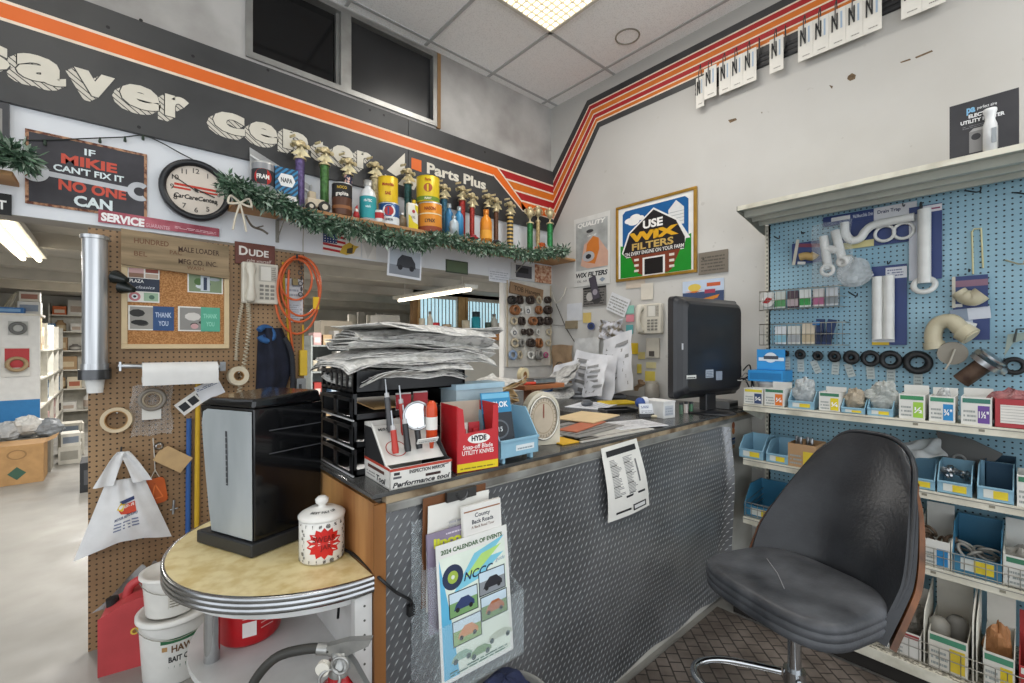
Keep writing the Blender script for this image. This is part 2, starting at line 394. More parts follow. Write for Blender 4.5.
# troffers
lm = mat('lamp_diffuser', 'fff6e6', .5, emit=2.6, var=.02); lg = mat('lamp_louver', 'e8dfc6', .5, 0)
for i, (x, y) in enumerate(TROFFERS):
    r = thing('ceiling_light', ['fluorescent troffer with square louver grid in the ceiling near the corner', 'fluorescent troffer added out of view over the stool side of the room', 'fluorescent troffer added out of view, high over the clock wall, out by the store opening', 'fluorescent troffer added out of view over the open floor before the counter'][i], 'ceiling light', (x + .305, y + .61, ZC - .03), group='ceiling troffers')
    mb = MB(); 
    for a, b in (((x, y), (x + .61, y + .025)), ((x, y + 1.195), (x + .61, y + 1.22)), ((x, y), (x + .025, y + 1.22)), ((x + .585, y), (x + .61, y + 1.22))): mb.bb((a[0], a[1], ZC - .022), (b[0], b[1], ZC - .001), mat('troffer_frame', 'd8d4c8', .4))
    mb.build('frame', r)
    mb = MB(); mb.bb((x + .025, y + .025, ZC - .012), (x + .585, y + 1.195, ZC - .004), lm); mb.build('diffuser', r)
    mb = MB()
    for k in range(1, 24): mb.bb((x + .025, y + .025 + k * 1.17 / 24 - .0025, ZC - .026), (x + .585, y + .025 + k * 1.17 / 24 + .0025, ZC - .012), lg)
    for k in range(1, 12): mb.bb((x + .025 + k * .56 / 12 - .0025, y + .025, ZC - .026), (x + .025 + k * .56 / 12 + .0025, y + 1.195, ZC - .012), lg)
    mb.build('louver', r)
# ================================================================ COUNTER
CY0, CZ, CX0 = 1.2, 1.085, .547
ply = mat('plywood', 'c2925a', .6, scale=7, stretch=(1, 1, .1), col2='8a5a30', lo=.4, hi=.6)
lam = mat('counter_laminate', '2b2c2d', .25, scale=6, col2='4a4a49', lo=.4, hi=.75)
t = NT('diamond_plate', .33, .6)
uu = t.op('DIVIDE', t.X, .026); vv = t.op('DIVIDE', t.Z, .026)
row = t.op('FLOOR', vv); fu = t.op('SUBTRACT', t.op('FRACT', t.op('ADD', uu, t.op('MULTIPLY', t.op('MODULO', row, 2.0), .5))), .5); fv = t.op('SUBTRACT', t.op('FRACT', vv), .5)
a = t.op('ADD', t.op('MULTIPLY', fu, .64), t.op('MULTIPLY', fv, .77)); b = t.op('SUBTRACT', t.op('MULTIPLY', fv, .64), t.op('MULTIPLY', fu, .77))
d = t.op('ADD', t.op('MULTIPLY', t.op('MULTIPLY', a, a), 5.5), t.op('MULTIPLY', t.op('MULTIPLY', b, b), 110.0))
h = t.op('SUBTRACT', 1.0, t.op('MINIMUM', d, 1.0)); nz = t.noise(2.2, 6)
base = t.ramp(nz, [(.3, '606264'), (.65, '86888b')]); t.color(t.mix(t.op('MULTIPLY', h, .85), base, 'dcdedf')); t.bump(h, .9, .004); dia = t.m
def mk_counter():
    r = thing('counter', 'long service counter with black worktop and bulging diamond plate front', 'counter', (1.9, 1.5, 0))
    MB().bb((CX0 + .012, CY0 + .03, 0), (XB - .002, 1.68, CZ - .03), mat('carcass', '9a9288', .7)).build('carcass', r)
    mb = MB(); mb.bb((CX0, CY0 + .004, 0), (CX0 + .0118, 1.70, CZ - .03), ply); mb.bb((CX0 - .004, CY0 - .006, 0), (CX0 + .03, CY0 + .004, CZ - .032), mat('edge_wood', '93602f', .6, var=.25, scale=5, stretch=(1, 1, .1)))
    mb.build('end_panel', r)
    mb = MB(); mb.bb((CX0 - .012, CY0 - .012, CZ - .012), (XB - .002, 1.72, CZ), lam); mb.build('worktop', r, .002)
    MB().bb((2.12, 1.722, CZ - .03), (XB - .002, YA - .01, CZ), lam).build('return_worktop', r, .002)
    MB().bb((2.16, 1.75, 0), (XB - .03, YA - .03, CZ - .031), mat('carcass', '9a9288', .7)).build('return_carcass', r)
    MB().bb((CX0 + .03, CY0 - .008, CZ - .034), (XB - .002, CY0 + .02, CZ - .012), mat('worn_edge', 'a39278', .7, col2='5f4c36', scale=9, lo=.4, hi=.6)).build('worn_edge', r)
    MB().bb((CX0 + .03, CY0 - .013, CZ - .06), (XB - .002, CY0 + .02, CZ - .034), mat('edge_trim', 'a9a9a5', .45, .5, scale=6, col2='77756f')).build('edge_trim', r, .003)
    MB().bb((CX0 + .03, CY0, 0), (XB - .002, CY0 + .03, CZ - .06), mat('cream_panel', 'cbc8c0', .6, scale=3, col2='a8a59c')).build('front_panel', r)
    def sheet(u, v):
        x = .66 + u * 2.09; z = .012 + v * 1.005
        g = lambda a, b, sx, sz: math.exp(-((x - a) / sx) ** 2 - ((z - b) / sz) ** 2)
        bulge = .028 * g(2.5, .75, .4, .22) + .03 * g(2.1, .5, .5, .2) + .02 * g(1.6, .6, .3, .25) - .012 * g(2.2, .88, .25, .06)
        bulge += .05 * max(0, (x - 1.7) / 1.05) ** 2 * max(0, 1 - z / .35) ** 2 + .008 * math.sin(9 * x + 4 * z) * max(0, (x - 1.3) / 1.4)
        cr = .05 * max(0, (x - 2.64) / .11) ** 2
        z2 = z + .05 * max(0, 1 - v * 3) * max(0, (x - 1.6) / 1.1) * (1 + .4 * math.sin(14 * x))
        return (x - cr * .6, CY0 - .004 - max(bulge, 0) - cr, z2)
    MB().grid(sheet, 90, 44, dia, .0015).build('diamond_plate', r)
    MB().bb((CX0 + .03, CY0 - .003, .0), (.70, CY0 - .0005, CZ - .062), dia).build('plate_strip', r)
    p = MB(); f = FA(2.86, CY0 - .001, .88)
    p.disc(f, .03, .12, .022, P('8a4a2a')); p.disc(f, .03, .085, .02, P('b5703a')); p.rect(f, .01, .03, .055, .045, P('23407a')); p.rect(f, .01, .005, .055, .026, P('6a7f95')); p.rect(f, .015, -.02, .05, 0, P('a07a55'))
    p.build('sticker_strip', r)
    return r
counter = mk_counter()
# ================================================================ GONDOLA SHELVING
XP, XS, XBASE, GY0, GY1 = 3.085, 2.747, 2.567, 1.085, -1.05
SZ = [1.157, .843, .5025]
t = NT('blue_pegboard', .5)
py = t.op('SUBTRACT', t.op('FRACT', t.op('DIVIDE', t.Y, .0254)), .5); pz = t.op('SUBTRACT', t.op('FRACT', t.op('DIVIDE', t.Z, .0254)), .5)
d = t.op('ADD', t.op('MULTIPLY', py, py), t.op('MULTIPLY', pz, pz)); hole = t.op('LESS_THAN', d, .026); nz = t.noise(3, 6)
t.color(t.mix(hole, t.ramp(nz, [(.3, '7ca4b7'), (.7, '95b9c8')]), '14202a')); t.bump(t.op('SUBTRACT', 1.0, hole), .4, .004); bluepeg = t.m
t = NT('brown_pegboard', .6)
py = t.op('SUBTRACT', t.op('FRACT', t.op('DIVIDE', t.X, .0254)), .5); pz = t.op('SUBTRACT', t.op('FRACT', t.op('DIVIDE', t.Z, .0254)), .5)
d = t.op('ADD', t.op('MULTIPLY', py, py), t.op('MULTIPLY', pz, pz)); hole = t.op('LESS_THAN', d, .03); nz = t.noise(2.5, 7)
t.color(t.mix(hole, t.ramp(nz, [(.3, '86694a'), (.7, 'a2835f')]), '3a2817')); t.bump(t.op('SUBTRACT', 1.0, hole), .4, .004); brownpeg = t.m
cream = mat('shelf_cream', 'd9d5c5', .45, scale=9, col2='b3ad9b', lo=.3, hi=.55)
gal = mat('canopy_metal', 'b9bbb0', .4, .2, var=.1, scale=4)
def fence(x, z, y0, y1, name, par, h=.085):
    mb = MB()
    for zz in (.012, h * .62, h): mb.cyl((x, y0, z + zz), (x, y1, z + zz), .0022, WIRE(), n=6)
    n = int(abs(y1 - y0) / .032)
    for i in range(n + 1):
        y = y0 + (y1 - y0) * i / n; mb.cyl((x, y, z), (x, y, z + h), .0016, WIRE(), n=5)
    mb.build(name, par)
def mk_gondola():
    r = thing('shelving_unit', 'cream shop shelving unit with light blue pegboard back and ribbed canopy', 'shelving', (2.9, .02, 0))
    MB().bb((XP, GY1, .12), (XP + .02, GY0 - .02, 2.275), bluepeg).build('pegboard_back', r)
    MB().bb((XP + .0, GY0 - .03, 0), (XP + .05, GY0, 2.25), mat('upright_cream', 'cfcabb', .5, var=.1)).build('upright', r)
    mb = MB()
    for y in (GY0 - .012, ):
        for k in range(84): mb.bb((XP - .0006, y - .003, .1 + k * .0254), (XP + .001, y + .003, .112 + k * .0254), P('2c2c2a'))
    mb.build('slot_strip', r)
    gm = mat('side_grey', '8f8d86', .5, var=.12, scale=4)
    for k, z in enumerate(SZ):
        mb = MB(); mb.bb((XS + .004, GY1, z - .012), (XP, GY0, z), cream); mb.bb((XS, GY1, z - .036), (XS + .005, GY0, z + .002), cream)
        mb.bb((XS - .002, GY1, z - .010), (XS, GY0, z - .006), gm)
        s_ = mb.build('shelf', r, .0015)
        if k == 2:
            fence(XS + .012, z, GY0 - .01, GY1, 'wire_fence', s_)
            mb = MB()
            for zz in (.02, .05, .085): mb.cyl((XS + .012, GY0 - .01, z + zz), (XP - .02, GY0 - .01, z + zz + .03), .002, WIRE(), n=6)
            mb.build('wire_divider', s_)
        mb = MB(); 
        pts = [(0, 0), (.33, 0), (.33, -.09), (.27, -.12), (0, -.036)]
        mb.prism([(a, b) for a, b in pts], Fr((XS + .006, GY0, z - .002), XAX, ZAX), .003, cream); mb.build('bracket', s_)
        mb = MB(); f = FB(XS - .0005, 1.0, z - .03)
        for q in range(3, 9): mb.rect(f, q * .21 + .03 * (k + 1), .007, q * .21 + .03 * (k + 1) + .018, .018, P('8d8878'))
        mb.build('tag_slots', s_)
    zb = .13
    mb = MB(); mb.bb((XBASE + .004, GY1, zb - .012), (XP, GY0, zb), mat('wire_deck', 'cfc9b8', .5, scale=70, col2='7d776a', lo=.45, hi=.55)); mb.bb((XBASE, GY1, zb - .045), (XBASE + .005, GY0, zb + .002), cream); s_ = mb.build('base_shelf', r, .0015)
    fence(XBASE + .03, zb, GY0 - .01, GY1, 'wire_fence', s_, .10)
    MB().bb((XBASE + .05, GY1, 0), (XP, GY0, zb - .046), mat('kick_dark', '2b2723', .7)).build('kick_plate', r)
    # canopy
    mb = MB(); cx = 2.67; zt = 2.291
    prof = [(XP, 2.268), (XP - .05, 2.268), (XP - .065, 2.24), (XP - .095, 2.236), (XP - .11, 2.272), (XP - .16, 2.276), (XP - .175, 2.242), (XP - .205, 2.24), (XP - .22, 2.276), (XP - .27, 2.278), (XP - .285, 2.246), (XP - .315, 2.246), (XP - .33, 2.278), (cx + .012, 2.27), (cx, 2.266), (cx, zt), (XP, zt)]
    for (a, b) in zip(prof[:-4], prof[1:-3]): mb.add([(a[0], GY0, a[1]), (a[0], GY1, a[1]), (b[0], GY1, b[1]), (b[0], GY0, b[1])], [(0, 1, 2, 3)], gal)
    mb.bb((cx, GY1, 2.266), (cx + .006, GY0, zt), cream); mb.bb((cx + .006, GY1, zt - .006), (XP, GY0, zt), cream)
    cn = mb.build('canopy', r)
    mb = MB(); mb.prism([(p[0] - cx, p[1] - 2.2) for p in [(XP, 2.19), (XP - .08, 2.20), (XP - .25, 2.235), (cx, 2.262), (cx, zt), (XP, zt)]], Fr((cx, GY0 + .004, 2.2), XAX, ZAX), .004, mat('bracket_grey', '77776d', .4, .3)); mb.build('end_cap', cn)
    mb = MB()
    for k in range(170): y = GY0 - .02 - k * .0125; mb.cyl((XP - .02, y, 2.254), (XP - .02, y - .007, 2.258), .006, gal, n=6)
    mb.build('ribbed_rail', cn)
    return r
mk_gondola()
# ================================================================ STOOL
def mk_chair():
    r = thing('bar_stool', 'black vinyl bucket stool with walnut shell before the blue shelving', 'stool', (1.742, .520, 0), math.radians(160), local=True)
    t = MATS.get('vinyl') or mat('vinyl', '2a2c30', .38, scale=7, col2='191b1f', detail=8, lo=.35, hi=.7, bump=.12, bscale=90)
    worn = mat('vinyl_worn', '595b5f', .45, scale=5, col2='26282c', detail=9, lo=.4, hi=.7, bump=.1, bscale=90)
    wal = mat('walnut', '7d4c28', .4, scale=5, col2='43260f', stretch=(3, 3, .5), lo=.35, hi=.65)
    chrome = mat('chrome', 'c6c8ca', .15, 1, var=.1)
    zs = .705
    # seat cushion: rounded outline, wider at the front
    out = []
    for i in range(48):
        a = 2 * math.pi * i / 48; c, s = math.cos(a), math.sin(a)
        x = .215 * math.copysign(abs(c) ** .62, c); y = (.245 + .02 * c) * math.copysign(abs(s) ** .62, s); out.append((x + .01, y))
    def ringz(k, z): return [V((x * k, y * k, z)) for x, y in out]
    def loft(levels, m):
        mb = MB(); vs = []; n = len(out)
        for k, z in levels: vs += ringz(k, z)
        fs = [(a * n + i, a * n + (i + 1) % n, a * n + n + (i + 1) % n, a * n + n + i) for a in range(len(levels) - 1) for i in range(n)]
        fs += [tuple(range(n))[::-1], tuple((len(levels) - 1) * n + i for i in range(n))]
        return mb.add(vs, fs, m, True)
    loft([(.90, zs - .085), (.985, zs - .075), (1.0, zs - .055), (.985, zs - .05), (.985, zs - .048), (1.0, zs - .044), (1.0, zs - .03), (.985, zs - .026), (.985, zs - .023), (.997, zs - .018), (.98, zs - .004), (.9, zs + .004), (.6, zs + .003), (.2, zs - .002)], worn).build('seat', r, loc=(0, 0, 0))
    MB().tube([(.10, .04, zs + .0035), (.03, -.04, zs + .004), (-.03, -.13, zs + .004)], .0012, P('9a9b9c')).build('scratch', r)
    hw = lambda v: .222 + .024 * math.sin(min(v / .45, 1) * math.pi / 2) - .10 * max(0, (v - .3) / .7) ** 1.25
    def surf(u, v, off, k=1.0):
        U = (u - .5) * 2; vv = v; z0 = -.085; H = .545
        top = 1 - .10 * abs(U) ** 3.5
        bot = .0
        z = zs + z0 + H * (vv * top)
        e = 1 - .55 * max(0, (vv - .93) / .07) ** 2
        y = U * hw(vv) * k * (1 - .10 * max(0, (vv - .9) / .1) ** 2)
        rec = .04 + .19 * vv ** 1.15
        wrap = (.15 * (1 - vv) ** .8 + .02) * abs(U) ** 2.3
        return (-.17 - rec + wrap - off, y, z)
    bk_ = MB().grid(lambda u, v: surf(u, v, 0), 32, 32, t, .03).build('backrest', r, 0)
    def shell(u, v):
        e_ = .004; a = V(surf(min(u + e_, 1), v, 0)) - V(surf(max(u - e_, 0), v, 0)); b = V(surf(u, min(v + e_, .93), 0)) - V(surf(u, min(max(v - e_, 0), .92), 0)); n_ = a.cross(b).normalized()
        return V(surf(u, v, 0)) - n_ * .0305 + V((0, (u - .5) * .016 * (1 - v), 0))
    MB().grid(shell, 32, 32, wal, .016).build('wood_shell', r)
    e = [V(surf(0, j / 30, .016, 1.015)) for j in range(31)] + [V(surf(i / 24, 1, .016, 1.0)) + V((0, 0, .004)) for i in range(1, 24)] + [V(surf(1, j / 30, .016, 1.015)) for j in range(30, -1, -1)]
    MB().tube(e, .009, t, 8).build('piping', bk_)
    MB().box((-.2, 0, zs - .09), (.1, .16, .012), BLK()).box((0, 0, zs - .095), (.2, .2, .02), BLK()).build('seat_plate', r)
    MB().cyl((0, 0, .03), (0, 0, zs - .1), .021, chrome, n=24).cyl((0, 0, .03), (0, 0, .33), .03, chrome, n=24).build('post', r)
    MB().lathe([(.0, .045), (.06, .045), (.16, .03), (.23, .016), (.24, .006), (.235, 0), (0, 0)], (0, 0, 0), chrome, 40).build('base', r)
    pts = [(.02, .035, .37), (.16, .15, .37), (.26, .17, .37), (.315, .12, .37), (.325, 0, .37), (.315, -.12, .37), (.26, -.17, .37), (.16, -.15, .37), (.02, -.035, .37)]
    mb = MB().tube(spline(pts, 6), .012, chrome, 10); mb.cyl((0, 0, .345), (0, 0, .395), .034, chrome, n=20); mb.build('footrest', r)
    return r
mk_chair()
# ================================================================ FLOOR MATS
t = NT('rubber_mat', .6)
s1 = t.op('DIVIDE', t.op('ADD', t.X, t.Y), .085); s2 = t.op('DIVIDE', t.op('SUBTRACT', t.X, t.Y), .085)
f1 = t.op('ABSOLUTE', t.op('SUBTRACT', t.op('FRACT', t.op('ADD', s1, t.op('MULTIPLY', t.op('FLOOR', s2), .5))), .5)); f2 = t.op('ABSOLUTE', t.op('SUBTRACT', t.op('FRACT', s2), .5))
gr = t.op('GREATER_THAN', t.op('MAXIMUM', f1, f2), .44); nz = t.noise(6, 8)
t.color(t.mix(t.op('MULTIPLY', gr, .8), t.ramp(nz, [(.3, '4c433c'), (.7, '7a7068')]), '1f1b18')); t.bump(t.op('SUBTRACT', 1.0, gr), .5, .004)
o = MB().bb((.75, -1.0, .001), (2.58, 1.16, .012), t.m).build('floor_mat', None, .003); tag(o, 'dark brown woven pattern rubber mat under the bar stool', 'mat')
# ================================================================ HALF-ROUND TABLE
TZ, TC, TR = .858, (CX0 - .003, 1.635), .44
ice = mat('cracked_ice_laminate', 'e3d3a2', .35, scale=22, col2='cdb67c', detail=6, lo=.35, hi=.6)
def dshape(r, n=40, sq=1.0): return [(TC[0] - .002 - r * math.sin(math.pi * i / n) ** sq * 1.0, TC[1] + r * math.cos(math.pi * i / n)) for i in range(n + 1)]
W2 = Fr((0, 0, 0), XAX, YAX)
def mk_table():
    r = thing('half_round_table', 'half-round side table with cream laminate top and ribbed chrome edge', 'table', (.33, 1.635, 0))
    MB().prism(dshape(TR - .004), W2.at(0, 0, TZ - .03), .03, ice).build('tabletop', r)
    mb = MB(); chrome = mat('chrome_band', 'b4b6b8', .22, 1, var=.2, scale=5)
    pr = [(0, -.044), (.004, -.042), (.004, -.031), (.001, -.029), (.004, -.027), (.004, -.017), (.001, -.015), (.004, -.013), (.004, -.002), (-.004, .002), (-.006, 0)]
    ds = dshape(1.0); vs = []
    for dx, dz in pr:
        vs += [V((TC[0] - .002 + (p[0] - TC[0] + .002) * (TR - .002 + dx), TC[1] + (p[1] - TC[1]) * (TR - .002 + dx), TZ + dz)) for p in ds]
    n = len(ds); fs = [(k * n + i, k * n + i + 1, k * n + n + i + 1, k * n + n + i) for k in range(len(pr) - 1) for i in range(n - 1)]
    mb.add(vs, fs, chrome, True); mb.build('chrome_edge', r)
    wp = mat('white_enamel', 'd6d6d4', .35, scale=5, col2='bdbdba')
    MB().prism(dshape(TR - .035), W2.at(0, 0, TZ - .075), .03, wp).build('apron', r)
    MB().prism(dshape(TR - .062), W2.at(0, 0, .538), .022, wp).build('lower_shelf', r, .003)
    mb = MB(); mb.cyl((.22, 1.605, 0), (.22, 1.605, TZ - .03), .021, mat('chrome', 'c6c8ca', .15, 1)); mb.build('leg', r)
    mb = MB(); mb.cyl((.42, 1.97, 0), (.42, 1.97, TZ - .03), .021, mat('chrome', 'c6c8ca', .15, 1)); mb.build('leg', r)
    mb = MB(); mb.bb((CX0 - .055, CY0 + .005, 0), (CX0 - .006, CY0 + .03, TZ - .05), wp)
    for k in range(5): mb.cyl((CX0 - .028, CY0 + .006, .62 + k * .04), (CX0 - .028, CY0 + .003, .62 + k * .04), .003, P('555550'), n=8)
    mb.build('post', r)
    MB().bb((CX0 - .016, CY0 + .03, .05), (CX0 - .006, 2.07, TZ - .05), wp).build('back_panel', r)
    return r
mk_table()
# pegboard panel
r = MB().bb((PEGX0, YA, 0), (PEGX1, YA + .0115, HB - .015), brownpeg).build('pegboard_panel'); tag(r, 'brown pegboard panel reaching the floor left of the doorway', 'pegboard')
# ================================================================ WALL A SIGNS
sblk = mat('sign_black', '2a2a2b', .45, scale=2.5, col2='3e3e3e', detail=8, lo=.45, hi=.75)
ora = mat('sign_orange', 'e0681c', .5, var=.06, scale=3); redm = mat('sign_red', 'a81f22', .5, var=.06); lno = mat('sign_line', 'ecd9c4', .5); ora2 = mat('sign_amber', 'd0701f', .5, var=.06)
crm = mat('sign_cream', 'd9d3c4', .55, scale=5, var=.06)
t = NT('sign_hatch', .55); q = t.op('FRACT', t.op('DIVIDE', t.op('ADD', t.Z, t.op('MULTIPLY', t.X, .75)), .026)); t.color(t.mix(t.op('LESS_THAN', q, .2), 'c9c3b6', '24241f')); hatch = t.m
def pa2(f, px, py): p = PA(px, py, .022); return ((p - f.o).dot(f.u), (p - f.o).dot(f.v))
def mk_sign():
    r = thing('fascia_sign', 'long black shop fascia sign with orange stripe and cream lettering saver center', 'sign', (1.3, YA, 2.585))
    f = FA(-1.3, YA - .02, 2.585); H = .583; xe = XB + 1.3
    mb = MB()
    j = PA(407, 150).x
    mb.bb((-1.3, YA - .02, 2.585), (j - .001, YA + .0118, 2.585 + H), sblk); mb.build('board', r, .002)
    mb = MB(); mb.bb((j + .001, YA - .02, 2.585), (XB - .002, YA + .0118, 2.585 + H), sblk); mb.build('board', r, .002)
    zt = lambda px, py: pa2(f, px, py)
    # orange stripe with bend near the corner
    a = zt(9.3, 0); zt1 = (zt(440, 148.5)[1] + zt(490, 166)[1]) / 2; zb1 = (zt(440, 158.8)[1] + zt(100, 46.5)[1]) / 2
    xb = zt(497, 169)[0]; xc = zt(493, 176.5)[0]
    z2t, z2b = zt(548, 209)[1], zt(548, 217)[1]; xd, xe2 = zt(521, 204)[0], zt(509, 198)[0]
    mb = MB()
    def band(pts, m, c): mb.poly(f, pts, m, c)
    lw = .014
    xl = xe - .002
    mb.poly(f, [(0, zb1 - lw), (0, zt1 + lw), (xl, zt1 + lw), (xl, zt1 - lw), (xb, zt1 - lw), (xc, zb1 - lw)], lno, .0008)
    mb.poly(f, [(0, zb1), (0, zt1), (xb, zt1), (xb + .02, zt1 - .01), (xc + .01, zb1)], ora, .0012)
    h = (zt1 - z2b) / 4
    dg = (xd - xb) / (zt1 - z2t)                      # slant of the diagonal
    X = lambda z: xb + (zt1 - z) * dg
    wdt = xb - xc + .035
    mb.poly(f, [(xb, zt1), (xc - .01, zb1), (X(z2b) - wdt, z2b), (X(z2b), z2b)], ora, .0013)
    mb.line(f, xb + .012, zt1, X(z2b + h) + .012, z2b + h, lw, lno, .0016)
    for k, m in enumerate((redm, ora2, redm)):
        z1 = zt1 - k * h; z0 = z1 - h
        mb.poly(f, [(X(z1) + .014, z1), (X(z0) + .014, z0 + lw), (xl, z0 + lw), (xl, z1)], m, .0014)
        mb.poly(f, [(X(z0) + .01, z0 + lw), (X(z0) + .016, z0), (xl, z0), (xl, z0 + lw)], lno, .0015)
    mb.poly(f, [(X(z2b) - wdt, z2b), (X(z2b + h), z2b + h), (xl, z2b + h), (xl, z2b)], ora, .0013)
    mb.line(f, xc, zb1, X(z2b) - wdt, z2b, lw * .8, lno, .0017)
    mb.poly(f, [(X(z2b) - wdt, z2b), (xl, z2b), (xl, z2b - lw * .7), (X(z2b) - wdt, z2b - lw * .7)], lno, .0015)
    mb.build('stripes', r)
    # lettering
    def word(wd, items, zb, hx):
        mb = MB()
        for ch, x0, x1 in items:
            w_ = x1 - x0
            for k in range(7, 0, -1): mb.text(f, ch, x0 - k * .0042, zb - k * .0042, hx, hatch, w_, .045, c=.0008 + (7 - k) * .0001)
            for dx, dz in ((-.004, -.004), (-.004, .002), (.003, -.003)): mb.text(f, ch, x0 + dx, zb + dz, hx, sblk, w_, .045, c=.0018)
            mb.text(f, ch, x0, zb, hx, crm, w_, .045, c=.0024)
        return mb.build(wd, r)
    xx = lambda px, py=120: zt(px, py)[0]
    zb = zt(85, 99)[1]; hx = zt(85, 70)[1] - zb
    zb = (zt(118, 113)[1] + zt(57, 90)[1]) / 2 + .045; hx = .106
    L1 = [('s', xx(0) - .12, xx(10)), ('a', xx(16), xx(66)), ('v', xx(74), xx(115)), ('e', xx(120), xx(160)), ('r', xx(165), xx(189))]
    L2 = [('c', xx(213), xx(245)), ('e', xx(249), xx(278)), ('n', xx(283), xx(308)), ('t', xx(313), xx(329)), ('e', xx(332), xx(354)), ('r', xx(357), xx(372))]
    word('lettering', L1, zb, hx); word('lettering', L2, zb - .005, hx)
    # Parts Plus mark
    mb = MB(); g = f; x0 = xx(386); 
    def px(p, y): return zt(p, y)
    mb.poly(g, [px(387, 170), px(405, 153), px(405, 172), px(396, 176)], crm, .0008)
    mb.poly(g, [px(385, 174), px(396, 181), px(396, 195), px(385, 187)], crm, .0008); mb.poly(g, [px(405, 176), px(420, 180), px(414, 190), px(398, 184)], crm, .0008)
    q = [px(411.5, 157.5), px(421.5, 160.5), px(421.5, 172), px(411.5, 168.5)]; mb.poly(g, q, ora, .0008)
    zz = zt(427, 172.5)[1]; mb.text(g, 'Parts Plus', zt(427, 172)[0], zz, zt(427, 162)[1] - zz, crm, zt(486, 185)[0] - zt(427, 172)[0], .035)
    mb.build('logo', r)
    mb = MB()
    for p_ in ((108, 27), (141, 20), (193, 56), (139, 127), (370, 110), (384, 115), (485, 152), (268, 70)): a = zt(*p_); mb.disc(f, a[0], a[1], .008, P('171717'), c=.0005)
    mb.build('screw_marks', r)
    return r
mk_sign()
# painted band on the right wall
mb = MB(); xo = XB - .004; f = FB(xo, YA, 0)
def pb2(px, py): p = onX(px, py, xo); return (YA - p.y, p.z)
def par(px, py, yy): p = onX(px, py, xo); return (YA - yy, p.z)
T0 = [(0, pb2(552.5, 173)[1]), pb2(587, 100.6), par(740, 21, -1.2)]; B0 = [(0, pb2(554, 233)[1]), pb2(599.5, 127), par(740, 60.6, -1.2)]
fr_ = [0, .205, .39, .575, .76, .9 + .0, 1.0]; 
T0[2] = (T0[2][0], T0[1][1]); B0[2] = (B0[2][0], B0[1][1])
fz = [0, .20, .385, .57, .755, 1.0]; cols = [sblk, redm, ora2, redm, ora2]
fz = [0, .2, .36, .53, .69, .82, 1.0]; cols = [sblk, redm, ora2, redm, ora2, sblk]
lp = lambda k, q: (T0[k][0] + (B0[k][0] - T0[k][0]) * q, T0[k][1] + (B0[k][1] - T0[k][1]) * q)
tr = thing('striped_band', 'black red and orange striped band climbing the right wall toward the ceiling', 'wall stripe', (XB - .01, 1.0, 2.6))
for k in range(6):
    mb = MB(); a, b = fz[k], fz[k + 1]
    mb.prism([lp(0, b), lp(1, b), lp(2, b), lp(2, a), lp(1, a), lp(0, a)], f, .003, cols[k], c=-.0035)
    if 0 < k < 6 and k < 6:
        e = .018 if k < 5 else .02; mb.poly(f, [lp(0, a + e), lp(1, a + e), lp(2, a + e), lp(2, a - e), lp(1, a - e), lp(0, a - e)], lno, .0006)
    mb.build('stripe', tr)
# ---- "if Mikie" tin sign
rust = mat('rusty_edge', 'b58a6a', .7, scale=40, col2='5a2f22', lo=.4, hi=.6)
f, w_, h_ = rA(25, 147, 128, 203, .008)
r = thing('tin_sign', 'dark weathered tin sign with a wrench reading if Mikie can\'t fix it', 'sign', f.o)
MB().bb(f.p(0, 0, 0), f.p(w_, h_, -.004), rust).build('edge', r)
mb = MB(); mb.bb(f.p(.012, .012, .002), f.p(w_ - .012, h_ - .012, .0), mat('tin_charcoal', '37353b', .5, scale=9, col2='29272c')).build('plate', r)
mb = MB(); g = f.at(0, 0, .002); wh = P('d9e4e6'); rd = P('c8503e')
mb.text(g, 'IF', w_ * .5, h_ * .80, h_ * .09, wh, w_ * .09, .02, 'c'); mb.text(g, 'MIKIE', w_ * .5, h_ * .63, h_ * .13, rd, w_ * .46, .04, 'c'); mb.text(g, "CAN'T FIX IT", w_ * .5, h_ * .51, h_ * .085, wh, w_ * .58, .03, 'c')
mb.text(g, 'NO ONE', w_ * .53, h_ * .26, h_ * .14, rd, w_ * .56, .04, 'c'); mb.text(g, 'CAN', w_ * .53, h_ * .07, h_ * .14, wh, w_ * .32, .04, 'c'); mb.build('lettering', r)
mb = MB(); g = f.at(w_ * .5, h_ * .43, .0025).rot(-2); sv = mat('wrench_grey', 'b4b6ba', .4, .3); L = w_ * .36
mb.rect(g, -L, -h_ * .035, L, h_ * .035, sv); mb.ring(g, -L - .03, 0, .022, .048, sv, a0=-130, a1=130, c=.0012); mb.ring(g, L + .03, 0, .022, .048, sv, a0=50, a1=310, c=.0012); mb.build('wrench', r)
# ---- clock
c = PA(196, 191, .03); rad = (PA(231, 191).x - PA(162, 191).x) / 2; rz = (PA(196, 162).z - PA(196, 221).z) / 2; rad = (rad + rz) / 2
r = thing('wall_clock', 'round black rimmed wall clock with car care center dial', 'clock', c)
MB().lathe([(rad - .03, .012), (rad - .02, .03), (rad, .03), (rad + .004, .015), (rad, -.028), (0, -.028)], c, mat('clock_rim', '222326', .3), 48, -YAX).build('rim', r)
f = Fr(c + V((0, -.004, 0)), XAX, ZAX); mb_ = MB().disc(f, 0, 0, rad - .022, mat('clock_dial', 'd8cdc0', .5, var=.04), n=40)
dial = mb_.build('dial', r)
mb = MB()
for k in range(12):
    a = math.radians(90 - 30 * (k + 1)); mb.text(f, str(k + 1), math.cos(a) * rad * .66, math.sin(a) * rad * .66 - .012, .026, P('4a443f'), None, .01, 'c', c=.002)
    mb.line(f, math.cos(a) * rad * .82, math.sin(a) * rad * .82, math.cos(a) * rad * .87, math.sin(a) * rad * .87, .004, P('4a443f'), .002)
